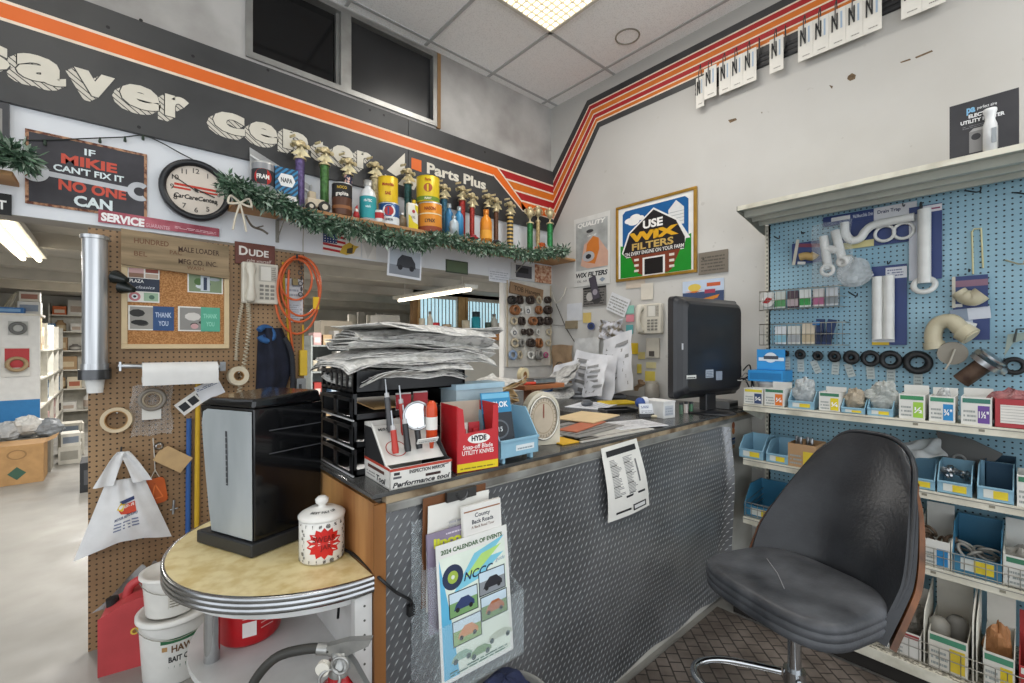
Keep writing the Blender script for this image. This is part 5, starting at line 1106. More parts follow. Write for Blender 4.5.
# 1 elbow card
f, w_, h_ = rP(792, 819, 240, 265, .03); f = f.rot(-9)
r = thing('blister_card', 'navy blister card with a tan elbow, top left of the pegboard', 'blister pack', f.o)
MB().bb(f.p(0, 0, 0), f.p(w_, h_, -.003), navy).rect(f, 0, h_ * .7, w_, h_ * .84, P('7d3d52')).rect(f, 0, 0, w_ * .12, h_, P('cfcabb')).rect(f, w_ * .2, h_ * .03, w_ * .5, h_ * .14, P('d8d8d4')).build('card', r)
MB().tube(spline([f.p(w_ * .3, h_ * .3, .02), f.p(w_ * .5, h_ * .35, .02), f.p(w_ * .75, h_ * .32, .02), f.p(w_ * .85, h_ * .45, .02)], 5), .022, P('b89a62'), 12).build('elbow', r); hook(r, PP(805, 236, .006))
# 2 trap package
f, w_, h_ = rP(842, 917, 217, 250, .012)
r = thing('trap_package', 'wide navy and white sink trap package under the canopy', 'package', f.o)
MB().bb(f.p(-.09, h_ * .78, .002), f.p(w_, h_ + .015, -.002), navy).rect(f, w_ * .45, h_ * .72, w_, h_ + .015, P('d3d3d6'), .004).rect(f, -.05, h_ * .9, w_ * .12, h_ * 1.02, P('d8d8d8'), .004).text(f, 'Wall Mount Sinks  Drain', w_ * .16, h_ * .9, .018, P('c9cede'), w_ * .28, .02, c=.005).text(f, 'Drain Trap', w_ * .5, h_ * .9, .018, P('2a3358'), w_ * .3, .02, c=.005).build('header_card', r)
MB().bb(f.p(0, 0, .0), f.p(w_, h_ * .78, -.002), navy).rect(f, 0, 0, w_ * .45, h_ * .2, P('c9c089'), .002).build('card', r)
MB().tube(spline([f.p(w_ * .06, h_ * .78, .03), f.p(w_ * .07, h_ * .45, .03), f.p(w_ * .16, h_ * .22, .03), f.p(w_ * .28, h_ * .25, .03), f.p(w_ * .36, h_ * .45, .03), f.p(w_ * .5, h_ * .58, .03), f.p(w_ * .98, h_ * .62, .03)], 6), .021, pvc, 14).build('trap_pipe', r)
for a in (.60, .84): MB().torus(f.p(w_ * a, h_ * .3, .015), -XAX, .04, .008, pvc, 24, 8).build('slip_nut', r)
hook(r, PP(905, 209, .006))
# 3 tee bag
f, w_, h_ = rP(817, 850, 230, 277, .03)
r = thing('parts_bag', 'clear bag of white pipe tees hanging left of the trap package', 'bag', f.o)
for pts in ([(.25, .82), (.4, .12)], [(.6, .9), (.85, .2)], [(.3, .55), (.7, .5)]): MB().tube([f.p(a * w_, b * h_, .03) for a, b in pts], .022, pvc, 12).build('tee', r)
MB().torus(f.p(w_ * .4, h_ * .1, .05), -XAX, .028, .01, pvc, 20, 8).build('nut', r)
MB().grid(crump(f.at(-.01, -.06, .052), w_ + .03, h_ + .08, .02, 5), 20, 20, CLEAR()).build('film', r)
# 4 crumpled bag
f, w_, h_ = rP(842, 868, 252, 290, .03)
r = thing('parts_bag', 'crumpled clear bag with a white coupling below the trap package', 'bag', f.o)
MB().lathe([(.014, 0), (.028, 0), (.028, .07), (.014, .07), (.014, 0)], f.p(w_ * .3, h_ * .78, -.0), pvc, 20, f.n + V((0, .4, -.3))).build('coupling', r)
lump(f.p(w_ * .55, h_ * .38, .035), (.03, .075, .075), mat('clear_crumple', 'dfe3e4', .15, alpha=.45, var=.2, scale=30, bump=.5), 3).build('film', r)
# 5 tail piece tall
f, w_, h_ = rP(909, 942, 208, 281, .02)
r = thing('tailpiece_package', 'tall navy card with a long white tailpiece and slip nut', 'package', f.o)
MB().bb(f.p(0, 0, 0), f.p(w_, h_, -.003), navy).rect(f, 0, 0, w_ * .42, h_ * .9, P('c9ccd4')).rect(f, w_ * .35, h_ * .9, w_, h_ * .99, P('d5d2d6')).rect(f, w_ * .5, h_ * .93, w_ * .95, h_ * .95, P('8a3a5a')).build('card', r)
MB().tube([f.p(w_ * .5, h_ * .93, .03), f.p(w_ * .5, -.02, .03)], .026, pvc, 16).build('tailpiece', r)
MB().torus(f.p(w_ * .5, -.03, .035), V((-1, 0, .5)), .04, .013, pvc, 24, 8).build('slip_nut', r); MB().torus(PP(921, 206, .04), YAX, .018, .004, P('2b2d30'), 20, 6).build('hanger_loop', r)
# 6 twin tubes
f, w_, h_ = rP(872, 907, 267, 345, .02)
r = thing('tube_package', 'tall white and navy package of two tubes, middle of pegboard', 'package', f.o)
MB().bb(f.p(0, 0, 0), f.p(w_, h_, -.003), navy).rect(f, 0, .015, w_ * .66, h_ * .82, P('d3d5da')).rect(f, w_ * .4, h_ * .83, w_, h_ * .97, P('cfd0d6')).rect(f, 0, 0, w_ * .5, .015, P('d8b83a')).lines(f, w_ * .45, h_ * .86, w_ * .9, h_ * .96, 3, P('6a6f8c')).build('card', r)
for a in (.2, .52): MB().tube([f.p(w_ * a, .03, .03), f.p(w_ * a, h_ * .86, .03)], .024, pvc, 16).build('tube', r)
hook(r, PP(890, 266, .006))
# 7, 8 right packs
f, w_, h_ = rP(952, 988, 277, 308, .02)
r = thing('blister_card', 'navy blister card with a white elbow hanging on yellow wire', 'blister pack', f.o)
MB().bb(f.p(0, 0, 0), f.p(w_, h_, -.003), navy).rect(f, 0, h_ * .66, w_, h_ * .86, P('8c6a7c')).rect(f, 0, 0, w_ * .1, h_, P('cfcabb')).rect(f, w_ * .1, h_ * .02, w_ * .3, h_ * .12, P('d8d8d4')).build('card', r)
MB().tube(spline([f.p(w_ * .2, h_ * .5, .03), f.p(w_ * .35, h_ * .35, .03), f.p(w_ * .6, h_ * .25, .03), f.p(w_ * .85, h_ * .4, .03)], 6), [.03] * 6 + [.034] * 6 + [.036] * 7, pvc_old, 14).build('elbow', r); hook(r, PP(970, 274, .006))
f, w_, h_ = rP(953, 994, 310, 340, .012); f = f.rot(5)
r = thing('blister_card', 'pale and navy package tucked behind the old cream trap', 'blister pack', f.o)
MB().bb(f.p(0, 0, 0), f.p(w_, h_, -.003), navy).rect(f, 0, h_ * .6, w_ * .5, h_, P('8a97a8')).rect(f, w_ * .45, h_ * .62, w_, h_, P('cfd3dc')).rect(f, 0, h_ * .15, w_ * .55, h_ * .6, P('b9c2ce')).build('card', r); MB().tube([f.p(w_ * .25, h_ * .5, .02), f.p(w_ * .6, h_ * .35, .02)], .02, pvc, 10).build('pipe', r)
# old J-bend
r = thing('drain_trap', 'old cream u-shaped drain trap with grey flap hung at right', 'pipe fitting', PP(950, 358, .06))
pts = spline([PP(936, 349, .07), PP(933, 336, .07), PP(938, 324, .07), PP(951, 321, .08), PP(961, 329, .09), PP(972, 337, .10)], 6)
MB().tube(pts, .034, pvc_old, 16).build('pipe', r); MB().cyl(PP(962, 331, .09), PP(971, 336.5, .1), .043, pvc_old, n=20).build('collar', r); MB().cyl(PP(933.5, 342, .07), PP(935, 349, .07), .041, pvc_old, n=20).build('collar', r); 
MB().cyl(PP(952, 353, .08), PP(952.5, 353.5, .09), .055, P('8e887c'), n=24).build('flap', r); MB().tube([PP(955, 349, .1), PP(950, 362, .1), PP(945, 370, .1)], .004, P('b3aea0'), 6).build('zip_tie', r)
# steel flange
r = thing('steel_flange', 'rusty pipe stub with silver clamp flange on the pegboard', 'pipe fitting', PP(980, 387, .06))
a, b = PP(961, 381, .06), PP(986, 363, .07); MB().cyl(a, b, .036, mat('rusty_pipe', '6a5648', .5, .4, scale=12, col2='3f2c22'), n=20).build('pipe', r); d = (b - a).normalized()
MB().cyl(b - d * .01, b + d * .012, .062, STEEL(), n=24).build('flange', r); MB().cyl(b + d * .03, b + d * .04, .055, STEEL(), n=24).build('flange', r)
for q in ((980, 353), (1000, 369)): MB().cyl(PP(q[0] - 2, q[1] - 1, .085), PP(q[0] + 3, q[1] + 3, .06), .018, STEEL(), n=6).build('bolt', r)
# bracket + ring at right end
r = thing('plastic_bracket', 'grey green plastic gusset bracket at the pegboard\'s right end', 'bracket', PP(1010, 350, .03)); f, w_, h_ = rP(1004, 1030, 332, 357, .04); MB().prism([(0, 0), (w_ * .15, h_ * .9), (w_, h_), (w_, h_ * .75), (w_ * .35, h_ * .55)], f, .03, P('8d9a92')).build('gusset', r); MB().tube([f.p(w_ * .4, h_ * .6, .034), f.p(w_ * .5, h_ * 1.1, .034), f.p(w_, h_ * 1.1, .034)], .004, P('3a4040'), 6).build('wire', r)
# yellow long wire, hooks
r = thing('wire_hanger', 'long pale yellow wire hanger loop above the elbow card', 'wire', PP(970, 270, .01)); MB().tube([PP(973, 274, .02), PP(972, 232, .01), PP(974, 229, .01), PP(981, 228.5, .01)], .0035, P('d8cfa0'), 6).tube([PP(981, 228, .012), PP(983, 268, .012)], .0035, P('d8cfa0'), 6).build('wire', r)
for k, (px, py, lb) in enumerate(((778, 239, 'empty dark peg hook at the top left of the blue pegboard'), (853, 295, 'empty dark peg hook right of the upper wire basket'), (971, 194, 'empty peg hook high above the yellow wire'), (1021, 196, 'empty peg hook near the canopy end'), (1012, 264, 'cream peg hook right of the elbow card'))):
    c = PP(px, py, 0); r = thing('peg_hook', lb, 'hook', c); m_ = P('cfc7a8') if k == 4 else P('2d3034'); MB().tube([c + V((-.001, .02, .02)), c + V((-.02, .015, .015)), c + V((-.06, -.02, -.01)), c + V((-.085, -.035, -.015)), c + V((-.09, -.038, .0))], .0035, m_, 6).build('wire', r)
# O-ring row
names = ['smallest', 'second', 'third', 'fourth', 'fifth', 'sixth', 'seventh', 'largest']
for k, (px, py, rad) in enumerate(((786, 353.5, 3.4), (800, 354, 5.2), (817.5, 355.5, 5), (834, 356, 6), (851, 357, 7.4), (870, 358, 8.6), (890, 359.5, 10), (917, 362, 12.5), (1014, 366, 10))):
    c = PP(px, py, .02); R = rad / 452 * (c - CAM).dot(FWD) * .92
    lb = ('%s black rubber ring in the row counted from the left' % names[k]) if 0 < k < 7 else ('smallest black rubber ring, at the left end of the row' if k == 0 else ('largest black rubber ring at the right end of the row' if k == 7 else 'black rubber ring apart from the row, under the gusset bracket'))
    r = thing('rubber_ring', lb, 'rubber ring', c - V((0, 0, R)), group='rubber rings on the blue pegboard')
    tk = R * (.36 if k < 5 else .26); m_ = mat('rubber', '1b1c1e', .5)
    for q in range(1 if k in (0, 8) else 2): MB().torus(c + V((-q * tk * 1.5, -q * .006, -q * .004)), XAX, R - tk, tk, m_, 28, 10).build('ring', r)
    MB().tube([PP(px - 2, py - rad * .5, .0), PP(px - 2, py - rad * .5, .07)], .0028, P('2d3034'), 6).build('peg', r)
    if k < 8: f = Fr(PP(px + 1, py + rad + 12, .008), -YAX, ZAX).rot((0, 2, 22, -4, 16, 3, 0, 0)[k]); MB().box((0, .035, 0), (.035, .075, .001), P('b9c2c0'), fr=f).lines(f, -.012, .01, .012, .06, 3, P('8d9694')).build('tag', r)
# wire baskets with packets
def basket(lab, x0, x1, yt, yb, seed):
    f, w_, h_ = rP(x0, x1, yt, yb, 0); r = thing('wire_basket', lab, 'basket', f.o); mb = MB(); D = .075
    B = lambda a, b, c: f.p(a, b, c)
    for z in (0, h_ * .5, h_): mb.tube([B(-.02, z, .004), B(0, z, D), B(w_, z, D), B(w_ + .02, z, .004)], .002 if z < h_ else .003, WIRE(), 5)
    n = int(w_ / .024)
    for i in range(n + 1): mb.tube([B(w_ * i / n, 0, .01), B(w_ * i / n, 0, D), B(w_ * i / n, h_, D)], .0013, WIRE(), 4)
    mb.build('wire_frame', r); return f, w_, h_
f, w_, h_ = basket('upper wire basket of small parts packets on the blue pegboard', 764, 843, 293, 311, 1)
def packet(lab, f, a, b, w_, h_, cols, c, nm='parts_packet', cat='packet', grp='packets in the wire baskets', tl=0):
    g = f.at(a, b, c).rot(tl); mb = MB(); mb.box((w_ / 2, h_ / 2, 0), (w_, h_, .012), P(cols[0]), fr=g); mb.rect(g, 0, h_ * .1, w_, h_ * .5, P(cols[1]), .0068); mb.lines(g, w_ * .1, h_ * .6, w_ * .9, h_ * .9, 2, P(cols[2])); tag(mb.build(nm, None, .002), lab, cat, grp)
cs = [('e0e0dc', 'a9b4ae', '4a8c5c'), ('c9cfc9', '5d9a63', '2e7a46'), ('55454f', 'b9a9ad', '8a6c74'), ('dfe3df', '3f9a52', '6fae78'), ('d7d3d0', 'b46a8c', '7b7a7a'), ('c8ccd0', '8d9396', 'a3a7aa')]
for i, c_ in enumerate(cs): packet(['white', 'green striped', 'plum', 'bright green', 'pink labelled', 'grey'][i] + ' parts packet in the upper wire basket', f, w_ * (.03 + .16 * i), .008, w_ * .14, h_ * .9, c_, .035 + .008 * (i % 2))
r = thing('round_tin', 'round white and red tin lid at the upper basket\'s left end', 'tin', f.p(.03, .01, .05)); MB().cyl(f.p(.042, h_ * .48, .052), f.p(.042, h_ * .48, .062), .036, P('e4e2de'), n=24).build('lid', r); MB().poly(f, [(.012, h_ * .4), (.04, h_ * .7), (.07, h_ * .6), (.045, h_ * .35)], P('b5363a'), .063).build('print', r)
f, w_, h_ = basket('lower wire basket of small packets and blue clips on the blue pegboard', 764, 846, 325, 345, 2)
for i, c_ in enumerate([('dfe3e6', '8fc0d0', '5a8fa8'), ('d8d9d2', 'a9adb0', '777b7e'), ('d9cdb8', 'c3b294', '8a7d66')]): packet(['pale blue', 'white', 'tan'][i] + ' packet in the lower wire basket', f, w_ * (.18 + .17 * i), .006, w_ * .15, h_ * (.85 + .1 * (i == 2)), c_, .035 + .01 * (i % 2))
for i in range(2): packet(('nearer the basket end', 'beside the tan packet')[i] + ' navy clip card standing in the lower basket', f, w_ * (.76 - .1 * i), .006, w_ * .10, h_ * 1.15, ('2c3f66', '1f2c4a', '7d8bb0'), .05 - .02 * i, 'clip_card', 'clip card', 'packets in the wire baskets', -12 + 8 * i)
packet('small bright blue tab resting on the lower basket packets', f, w_ * .66, h_ * .9, w_ * .08, .02, ('3f8fd0', '2f78b8', '8fc0e8'), .06)
# carton and bottle on the canopy
zc = 2.2925; cxx = 2.72
f, w_, h_ = rB(949.5, 1019, 107, 157, 0, cxx + .0)
f = Fr((cxx, f.o.y, zc), -YAX, ZAX); h_ = onX(949.5, 107, cxx).z - zc
r = thing('heater_carton', 'black electric utility heater carton on top of the canopy', 'carton', f.p(w_ / 2, 0, -.08))
MB().bb(f.p(0, 0, 0), f.p(w_, h_, -.16), mat('carton_black', '26262a', .4, scale=3, col2='3a393c')).build('box', r)
mb = MB(); mb.text(f, 'pa', w_ * .26, h_ * .8, h_ * .08, P('7fb4d8'), w_ * .13, .04); mb.text(f, 'perfect aire', w_ * .42, h_ * .82, h_ * .05, P('dadada'), w_ * .28, .01); mb.text(f, 'ELECTRIC', w_ * .48, h_ * .70, h_ * .06, P('ededed'), w_ * .38, .04, 'c'); mb.text(f, 'UTILITY HEATER', w_ * .49, h_ * .61, h_ * .06, P('ededed'), w_ * .64, .04, 'c'); mb.lines(f, w_ * .2, h_ * .52, w_ * .55, h_ * .58, 2, P('77777a')); mb.rect(f, w_ * .3, h_ * .08, w_ * .72, h_ * .45, P('8c8b8a')); mb.poly(f, [(w_ * .3, h_ * .45), (w_ * .36, h_ * .5), (w_ * .5, h_ * .5), (w_ * .5, h_ * .45)], P('b5b4b2')); mb.disc(f, w_ * .4, h_ * .35, w_ * .07, P('3c3c40')); mb.build('print', r)
c = onX(990, 152, 2.695); r = thing('plastic_bottle', 'white plastic bottle standing before the heater carton', 'bottle', (2.698, c.y, zc)); MB().lathe([(0, 0), (.021, 0), (.021, .11), (.015, .13), (.016, .15), (.021, .165), (.02, .175), (0, .175)], (2.698, c.y, zc), mat('bottle_white2', 'e2e3e3', .3), 20).build('body', r); MB().box((2.678, c.y - .012, zc + .06), (.004, .014, .06), P('9aa0a4')).build('label', r)
# ---------------------------------------------------------------- bins and cartons
binb = mat('bin_blue', '8db7cc', .4, var=.08, scale=6); bind = mat('bin_blue_deep', '3f7fa0', .4, var=.08, scale=6)
def span(px0, px1, xf): return onX(px0, 400, xf).y, onX(px1, 400, xf).y
def abin(label, px0, px1, z, xf, h, d, m=None, lip=.45, lab=True, yel=True):
    m = m or binb; ya, yb = span(px0, px1, xf); W = ya - yb; t_ = .004; f = FB(xf, ya, z + .001)
    r = thing('parts_bin', label, 'parts bin', (xf + d / 2, (ya + yb) / 2, z + .001), group='light blue parts bins')
    mb = MB(); side = [(0, 0), (d, 0), (d, h), (d * .35, h), (0, h * lip)]
    sf = Fr((xf, ya, z + .001), XAX, ZAX)            # n = -Y
    mb.prism(side, sf, t_, m); mb.prism(side, sf.at(0, 0, W - t_), t_, m)
    mb.bb((xf, yb, z + .001), (xf + d, ya, z + .001 + t_), m); mb.bb((xf + d - t_, yb, z + .001), (xf + d, ya, z + h), m); mb.bb((xf, yb, z + .001), (xf + t_, ya, z + h * lip), m)
    mb.bb((xf - .004, yb, z + h * lip - .008), (xf, ya, z + h * lip), m); tb = mb.build('tub', r, .001)
    if lab:
        mb = MB(); mb.rect(f, W * .18, h * .1, W * .85, h * lip - .012, P('d8dcd6'), .0008)
        if yel: mb.rect(f, W * .45, h * .1, W * .85, h * lip - .014, P('e0c936'), .0012)
        mb.lines(f, W * .2, h * .14, W * .42, h * lip - .018, 2, P('6d7a74')); mb.build('label', tb)
    return r
def carton(label, px0, px1, z, xf, h, d, cols, txt=None, back=0, col='dddcd6', rz=0):
    ya, yb = span(px0, px1, xf); W = ya - yb; f = FB(xf, ya, z + .001); m = P(col); t_ = .003
    r = thing('parts_carton', label, 'carton', (xf + d / 2, (ya + yb) / 2, z + .001), group='small parts cartons on the shelves')
    mb = MB(); mb.bb((xf, yb, z + .001), (xf + t_, ya, z + h), m); mb.bb((xf + d - t_, yb, z + .001), (xf + d, ya, z + h + back), m); mb.bb((xf + t_, yb, z + .001), (xf + d - t_, yb + t_, z + h), m); mb.bb((xf + t_, ya - t_, z + .001), (xf + d - t_, ya, z + h), m); mb.bb((xf, yb, z + .001), (xf + d, ya, z + .004), m); ty = mb.build('tray', r)
    mb = MB()
    if cols[0]: mb.rect(f, W * .05, h * .78, W * .95, h * .94, P(cols[0]), .0008)
    mb.rect(f, W * .55, h * .08, W * .93, h * .7, P(cols[1]), .001); mb.lines(f, W * .08, h * .12, W * .5, h * .6, 3, P('9aa09c'))
    if txt: mb.text(f, txt, W * .74, h * .28, h * .22, P('f2f2f0'), min(W * .32, .05), .03, 'c', c=.0016)
    mb.build('label', ty); return r
XF = XS + .012
carton('white carton with navy label square at the shelf\'s left end', 744, 763, SZ[0], XF, .092, .13, ('d8c93e', '3a4a6e'), '¼')
carton('white carton with orange label square, second on the top shelf', 764.5, 784, SZ[0], XF, .10, .13, ('3f7a5c', 'e0762a'), '½', .03)
abin('light blue bin holding a clear bag of white parts on the top shelf', 788, 814, SZ[0], XF, .095, .16)
def bagin(lab, px, z, xf, r3, seed, col='d6d8d6', alpha=.6, cat='bag'):
    y = onX(px, 400, xf).y; c = V((xf + r3[0] + .02, y, z + r3[2] * 1.02 + .006)); m = mat('bag_' + col, col, .25, alpha=alpha, var=.25, scale=35, bump=.5)
    tag(lump(c, r3, m, seed, 22, 14).build('parts_bag'), lab, cat, 'clear bags of parts')
bagin('clear bag of white parts in the bin after the orange carton', 800, SZ[0], XF + .008, (.05, .055, .075), 11)
carton('white carton with yellow label square, mid left on the top shelf', 819, 840, SZ[0], XF, .10, .13, ('3f7a5c', 'ddc92c'), '¼', .02)
abin('light blue bin of tan bagged fittings on the top shelf', 841, 865, SZ[0], XF, .07, .15)
bagin('bag of tan fittings in the low bin beside the yellow carton', 852, SZ[0], XF + .008, (.045, .045, .055), 12, 'b9ab95', .85)
abin('light blue bin of bulky clear bags, last bin of the top shelf', 867, 893, SZ[0], XF, .085, .16)
bagin('bulky clear bag in the last bin of the top shelf', 880, SZ[0], XF + .008, (.055, .065, .075), 13, 'cfd0c8', .6)
carton('white carton with lime label square on the top shelf', 899, 925, SZ[0], XF, .115, .14, ('3f8a5c', '9cc84a'), '½', .035)
carton('white carton with bright blue three quarter inch label', 929, 955, SZ[0], XF, .115, .14, ('3f8a6c', '2f86c0'), '¾"', .03)
bagin('clear bag peeking from the carton with the bright blue label', 942, SZ[0], XF + .01, (.045, .035, .065), 14)
carton('white carton with purple inch and a half label', 961, 992, SZ[0], XF, .12, .14, ('3f7a6c', '6a4a94'), '1½"', .03)
ya, yb = span(994, 1050, XF); f = FB(XF, ya, SZ[0] + .001); W = ya - yb
r = thing('red_box', 'red framed box with lined white card at the top shelf\'s right end', 'box', (XF + .06, (ya + yb) / 2, SZ[0])); mb = MB(); rb_ = P('a83a40')
mb.bb((XF, yb, SZ[0] + .001), (XF + .003, ya, SZ[0] + .12), rb_); mb.bb((XF, ya - .003, SZ[0] + .001), (XF + .13, ya, SZ[0] + .12), rb_); mb.bb((XF + .127, yb, SZ[0] + .001), (XF + .13, ya, SZ[0] + .13), rb_); mb.bb((XF, yb, SZ[0] + .001), (XF + .13, ya, SZ[0] + .004), rb_); mb.build('tray', r); mb = MB(); mb.rect(f, W * .12, .02, W, .095, P('dedbd4'), .001); [mb.rect(f, W * .13, .028 + k * .012, W, .030 + k * .012, P('a9a7a2'), .0014) for k in range(6)]; mb.build('card', r)
bagin('red and clear packets heaped in the red framed box', 1015, SZ[0], XF + .015, (.045, .09, .07), 15, 'a86a6a', .8)
# blue carton stack and tub at the left end
y = onX(762, 385, XS + .1).y; r = thing('plastic_tub', 'round clear tub with lid under the blue display box', 'tub', (XS + .22, y, SZ[0])); MB().cyl((XS + .22, y, SZ[0] + .001), (XS + .22, y, SZ[0] + .11), .062, mat('tub_grey', 'c9c6c2', .3), n=24).build('body', r); MB().cyl((XS + .22, y, SZ[0] + .11), (XS + .22, y, SZ[0] + .125), .066, P('dededc'), n=24).build('lid', r)
xf = XS + .14; zb_ = SZ[0] + .127; y0_, y1_ = span(748, 783, xf); f = FB(xf, y0_, zb_); W = y0_ - y1_
r = thing('display_box', 'bright blue counter display box with header card by the monitor', 'display box', (xf + .08, (y0_ + y1_) / 2, zb_)); bl = P('2f8fd0', .4)
MB().bb((xf, y1_, zb_), (xf + .16, y0_, zb_ + .065), bl).rect(f, W * .05, .012, W * .95, .05, P('2378b4')).build('tray', r); MB().bb((xf + .06, y1_ + W * .05, zb_ + .066), (xf + .07, y0_ - W * .15, zb_ + .19), bl).build('header_card', r)
g = FB(xf + .06, y0_ - W * .15, zb_ + .066); MB().rect(g, 0, .005, W * .8, .05, P('3a9ad8')).rect(g, .01, .055, W * .78, .075, P('d8e4ec')).disc(g, W * .4, .075, .035, P('dfe6ea'), ry=.03).rect(g, W * .2, .065, W * .62, .085, P('4a4f58')).build('print', r)
# shelf 2
z = SZ[1]
abin('light blue bin at the left end of the second shelf', 739, 763, z, XF, .12, .2); abin('light blue bin, second on the second shelf', 766, 788, z, XF, .115, .2)
carton('brown cardboard carton of metal nozzles behind the stool', 788, 816, z, XF, .125, .18, (None, 'd9bd3a'), None, 0, 'b08d68')
y = onX(800, 450, XF).y
for k in range(4): tag(MB().cyl((XF + .05 + .03 * (k % 2), y - .04 + .026 * k, z + .006), (XF + .05 + .03 * (k % 2), y - .04 + .026 * k, z + .155), .009, STEEL(), n=12).build('metal_nozzle'), 'shiny metal nozzle standing in the brown carton, ' + ('first', 'second', 'third', 'fourth')[k] + ' from the counter', 'nozzle', 'nozzles in the brown carton')
abin('light blue bin under a plastic sleeve right of the stool back', 904, 935, z, XF, .11, .2)
y = onX(922, 460, XF).y; r = thing('plastic_sleeve', 'clear plastic sleeve bag lying over the bin by the stool back', 'bag', (XF + .08, y, z + .11)); f = Fr((XF + .03, y + .09, z + .10), V((.3, -1, .32)), V((.9, .3, .45))); MB().grid(crump(f, .18, .14, .03, 21), 20, 16, mat('sleeve', 'd5d9da', .2, alpha=.7, var=.15), .001).build('film', r)
abin('light blue bin full of silver clamps on the second shelf', 937, 972, z, XF, .125, .2)
y = onX(955, 470, XF).y; rd = random.Random(5)
for k in range(16): c = V((XF + rd.uniform(.05, .15), y + rd.uniform(-.05, .05), z + rd.uniform(.06, .10))); tag(MB().lathe([(.014, 0), (.016, 0), (.016, .009), (.014, .009)], c, STEEL(), 16, V((rd.uniform(-1, 1), rd.uniform(-1, 1), rd.uniform(-1, 1))), smooth=False).build('hose_clamp'), 'silver hose clamp in the heap in the second shelf bin', 'clamp', 'hose clamps in the second shelf bin')
abin('empty light blue bin, largest one at the second shelf\'s right', 977, 1014, z, XF, .135, .2)
y = onX(958, 455, XF + .16).y; r = thing('grey_scoop', 'dark grey cone funnel scoop standing behind the clamp bin', 'scoop', (XF + .25, y, z)); f = Fr((XF + .22, y + .06, z + .02), V((0, -1, 0)), V((.1, 0, 1))); MB().prism([(.02, 0), (.10, 0), (.20, .15), (.10, .2), (-.02, .22)], f, .02, P('5a5a58')).build('body', r); MB().torus(f.p(.06, .1, .024), f.n, .02, .006, P('8d8d8a'), 18, 6).build('ring', r)
abin('dark blue bin at the back of the second shelf', 985, 1016, z, XF + .19, .15, .12, P('2f4f66'), .9, False)
carton('white carton cut by the picture edge on the second shelf', 1017, 1045, z, XF, .13, .16, ('3f7a5c', 'cfcfca'))
# shelf 3 (fenced)
z = SZ[2]; XF3 = XS + .025
abin('deep blue bin behind the wire fence at the left of the third shelf', 744, 783, z, XF3, .17, .26, bind, .4)
carton('white carton with blue square among clamps on the third shelf', 921, 950, z, XF3, .12, .2, (None, '2f86c0'), None, .12)
carton('plain white carton half hidden by the stool on the third shelf', 890, 917, z, XF3, .12, .2, (None, 'd3d2cc'), None, .08)
abin('wide deep blue bin with hose rings on the third shelf', 952, 1002, z, XF3, .2, .26, bind, .42)
def coils(lab, px, z, xf, n, seed, R=.035, col=None):
    y = onX(px, 500, xf).y; rd = random.Random(seed)
    for k in range(n): c = V((xf + rd.uniform(.06, .15), y + rd.uniform(-.06, .06), z + rd.uniform(.05, .10))); tag(MB().torus(c, V((rd.uniform(-1, 1), rd.uniform(-1, 1), rd.uniform(.2, 1))), R * rd.uniform(.7, 1.1), .006, col or STEEL(), 20, 6).build('fitting_ring'), lab, 'ring', 'rings in the carton' if R < .03 else 'rings in the deep blue bin')
coils('grey ring in the pile in the wide deep blue bin', 975, z, XF3, 7, 3, .04, P('a9a59c')); coils('dull brown ring among those in the carton with the blue square', 936, z + .03, XF3, 7, 4, .025, P('6d5a4a'))
carton('white carton of grey pads at the third shelf\'s right end', 1004, 1050, z, XF3, .13, .22, ('3f7a5c', 'd8d7d0'), None, .1)
bagin('grey padded bag inside the carton at the third shelf\'s right end', 1022, z + .02, XF3 + .01, (.06, .06, .06), 31, 'b3aea4', .95)
def divider(lab, px, z, xf, h):
    y = onX(px, 500, xf).y; tag(MB().prism([(0, 0), (.28, 0), (.28, h * 1.25), (.02, h), (0, h * .8)], Fr((xf, y, z + .001), XAX, ZAX), .004, P('d3d0c4')).build('shelf_divider'), lab, 'divider', 'white shelf dividers')
divider('white divider card between the clamp carton and the hidden carton', 918.5, z, XF3, .15); divider('white divider card left of the wide deep blue bin', 951, z, XF3, .13); divider('white divider card right of the wide deep blue bin', 1003, z, XF3, .14)
# base shelf
z = .13; XB4 = XBASE + .045
carton('red and white lined carton beside the stool shell', 885, 921, z, XB4, .11, .24, ('a83a40', 'dedbd4'), None, .12, 'dcd8d0')
bagin('grey fittings bag in the red and white carton', 905, z + .02, XB4 + .03, (.06, .06, .09), 41, '77726a', .95)
divider('white divider card right of the red and white carton', 923.5, z, XB4, .22)
carton('open white and brown carton of grey cans on the base shelf', 928, 968, z, XB4, .15, .3, ('4a8a6c', 'd8bd3a'), None, .14, 'd9d4c8')
for k in range(2): y = onX(938 + 17 * k, 600, XB4 + .06).y; tag(MB().lathe([(0, 0), (.034, 0), (.036, .01), (.036, .15), (.02, .17), (0, .17)], (XB4 + .10 + .07 * k, y, z + .006), P(('8d8a82', '6f6d68')[k]), 20).build('grey_canister'), ('lighter grey canister in the open carton', 'darker grey canister behind in the open carton')[k], 'canister', 'canisters in the open carton')
divider('white divider card right of the canister carton', 972, z, XB4, .26); divider('second white divider card beside the canister carton', 976, z, XB4 + .02, .24)
carton('open white carton with yellow label at the base shelf\'s right', 983, 1015, z, XB4, .15, .3, ('4a8a6c', 'dfc42c'), None, .16, 'd9d6cc')
y = onX(998, 620, XB4 + .1).y; tag(lump((XB4 + .14, y, z + .11), (.03, .04, .10), P('9a6a42'), 44).build('brown_scoop'), 'brown curved piece standing in the base shelf carton', 'fitting')
carton('red carton at the far right of the base shelf', 1019, 1060, z, XB4, .14, .3, ('e0dcd4', 'dedbd4'), None, .1, 'b03a3a')
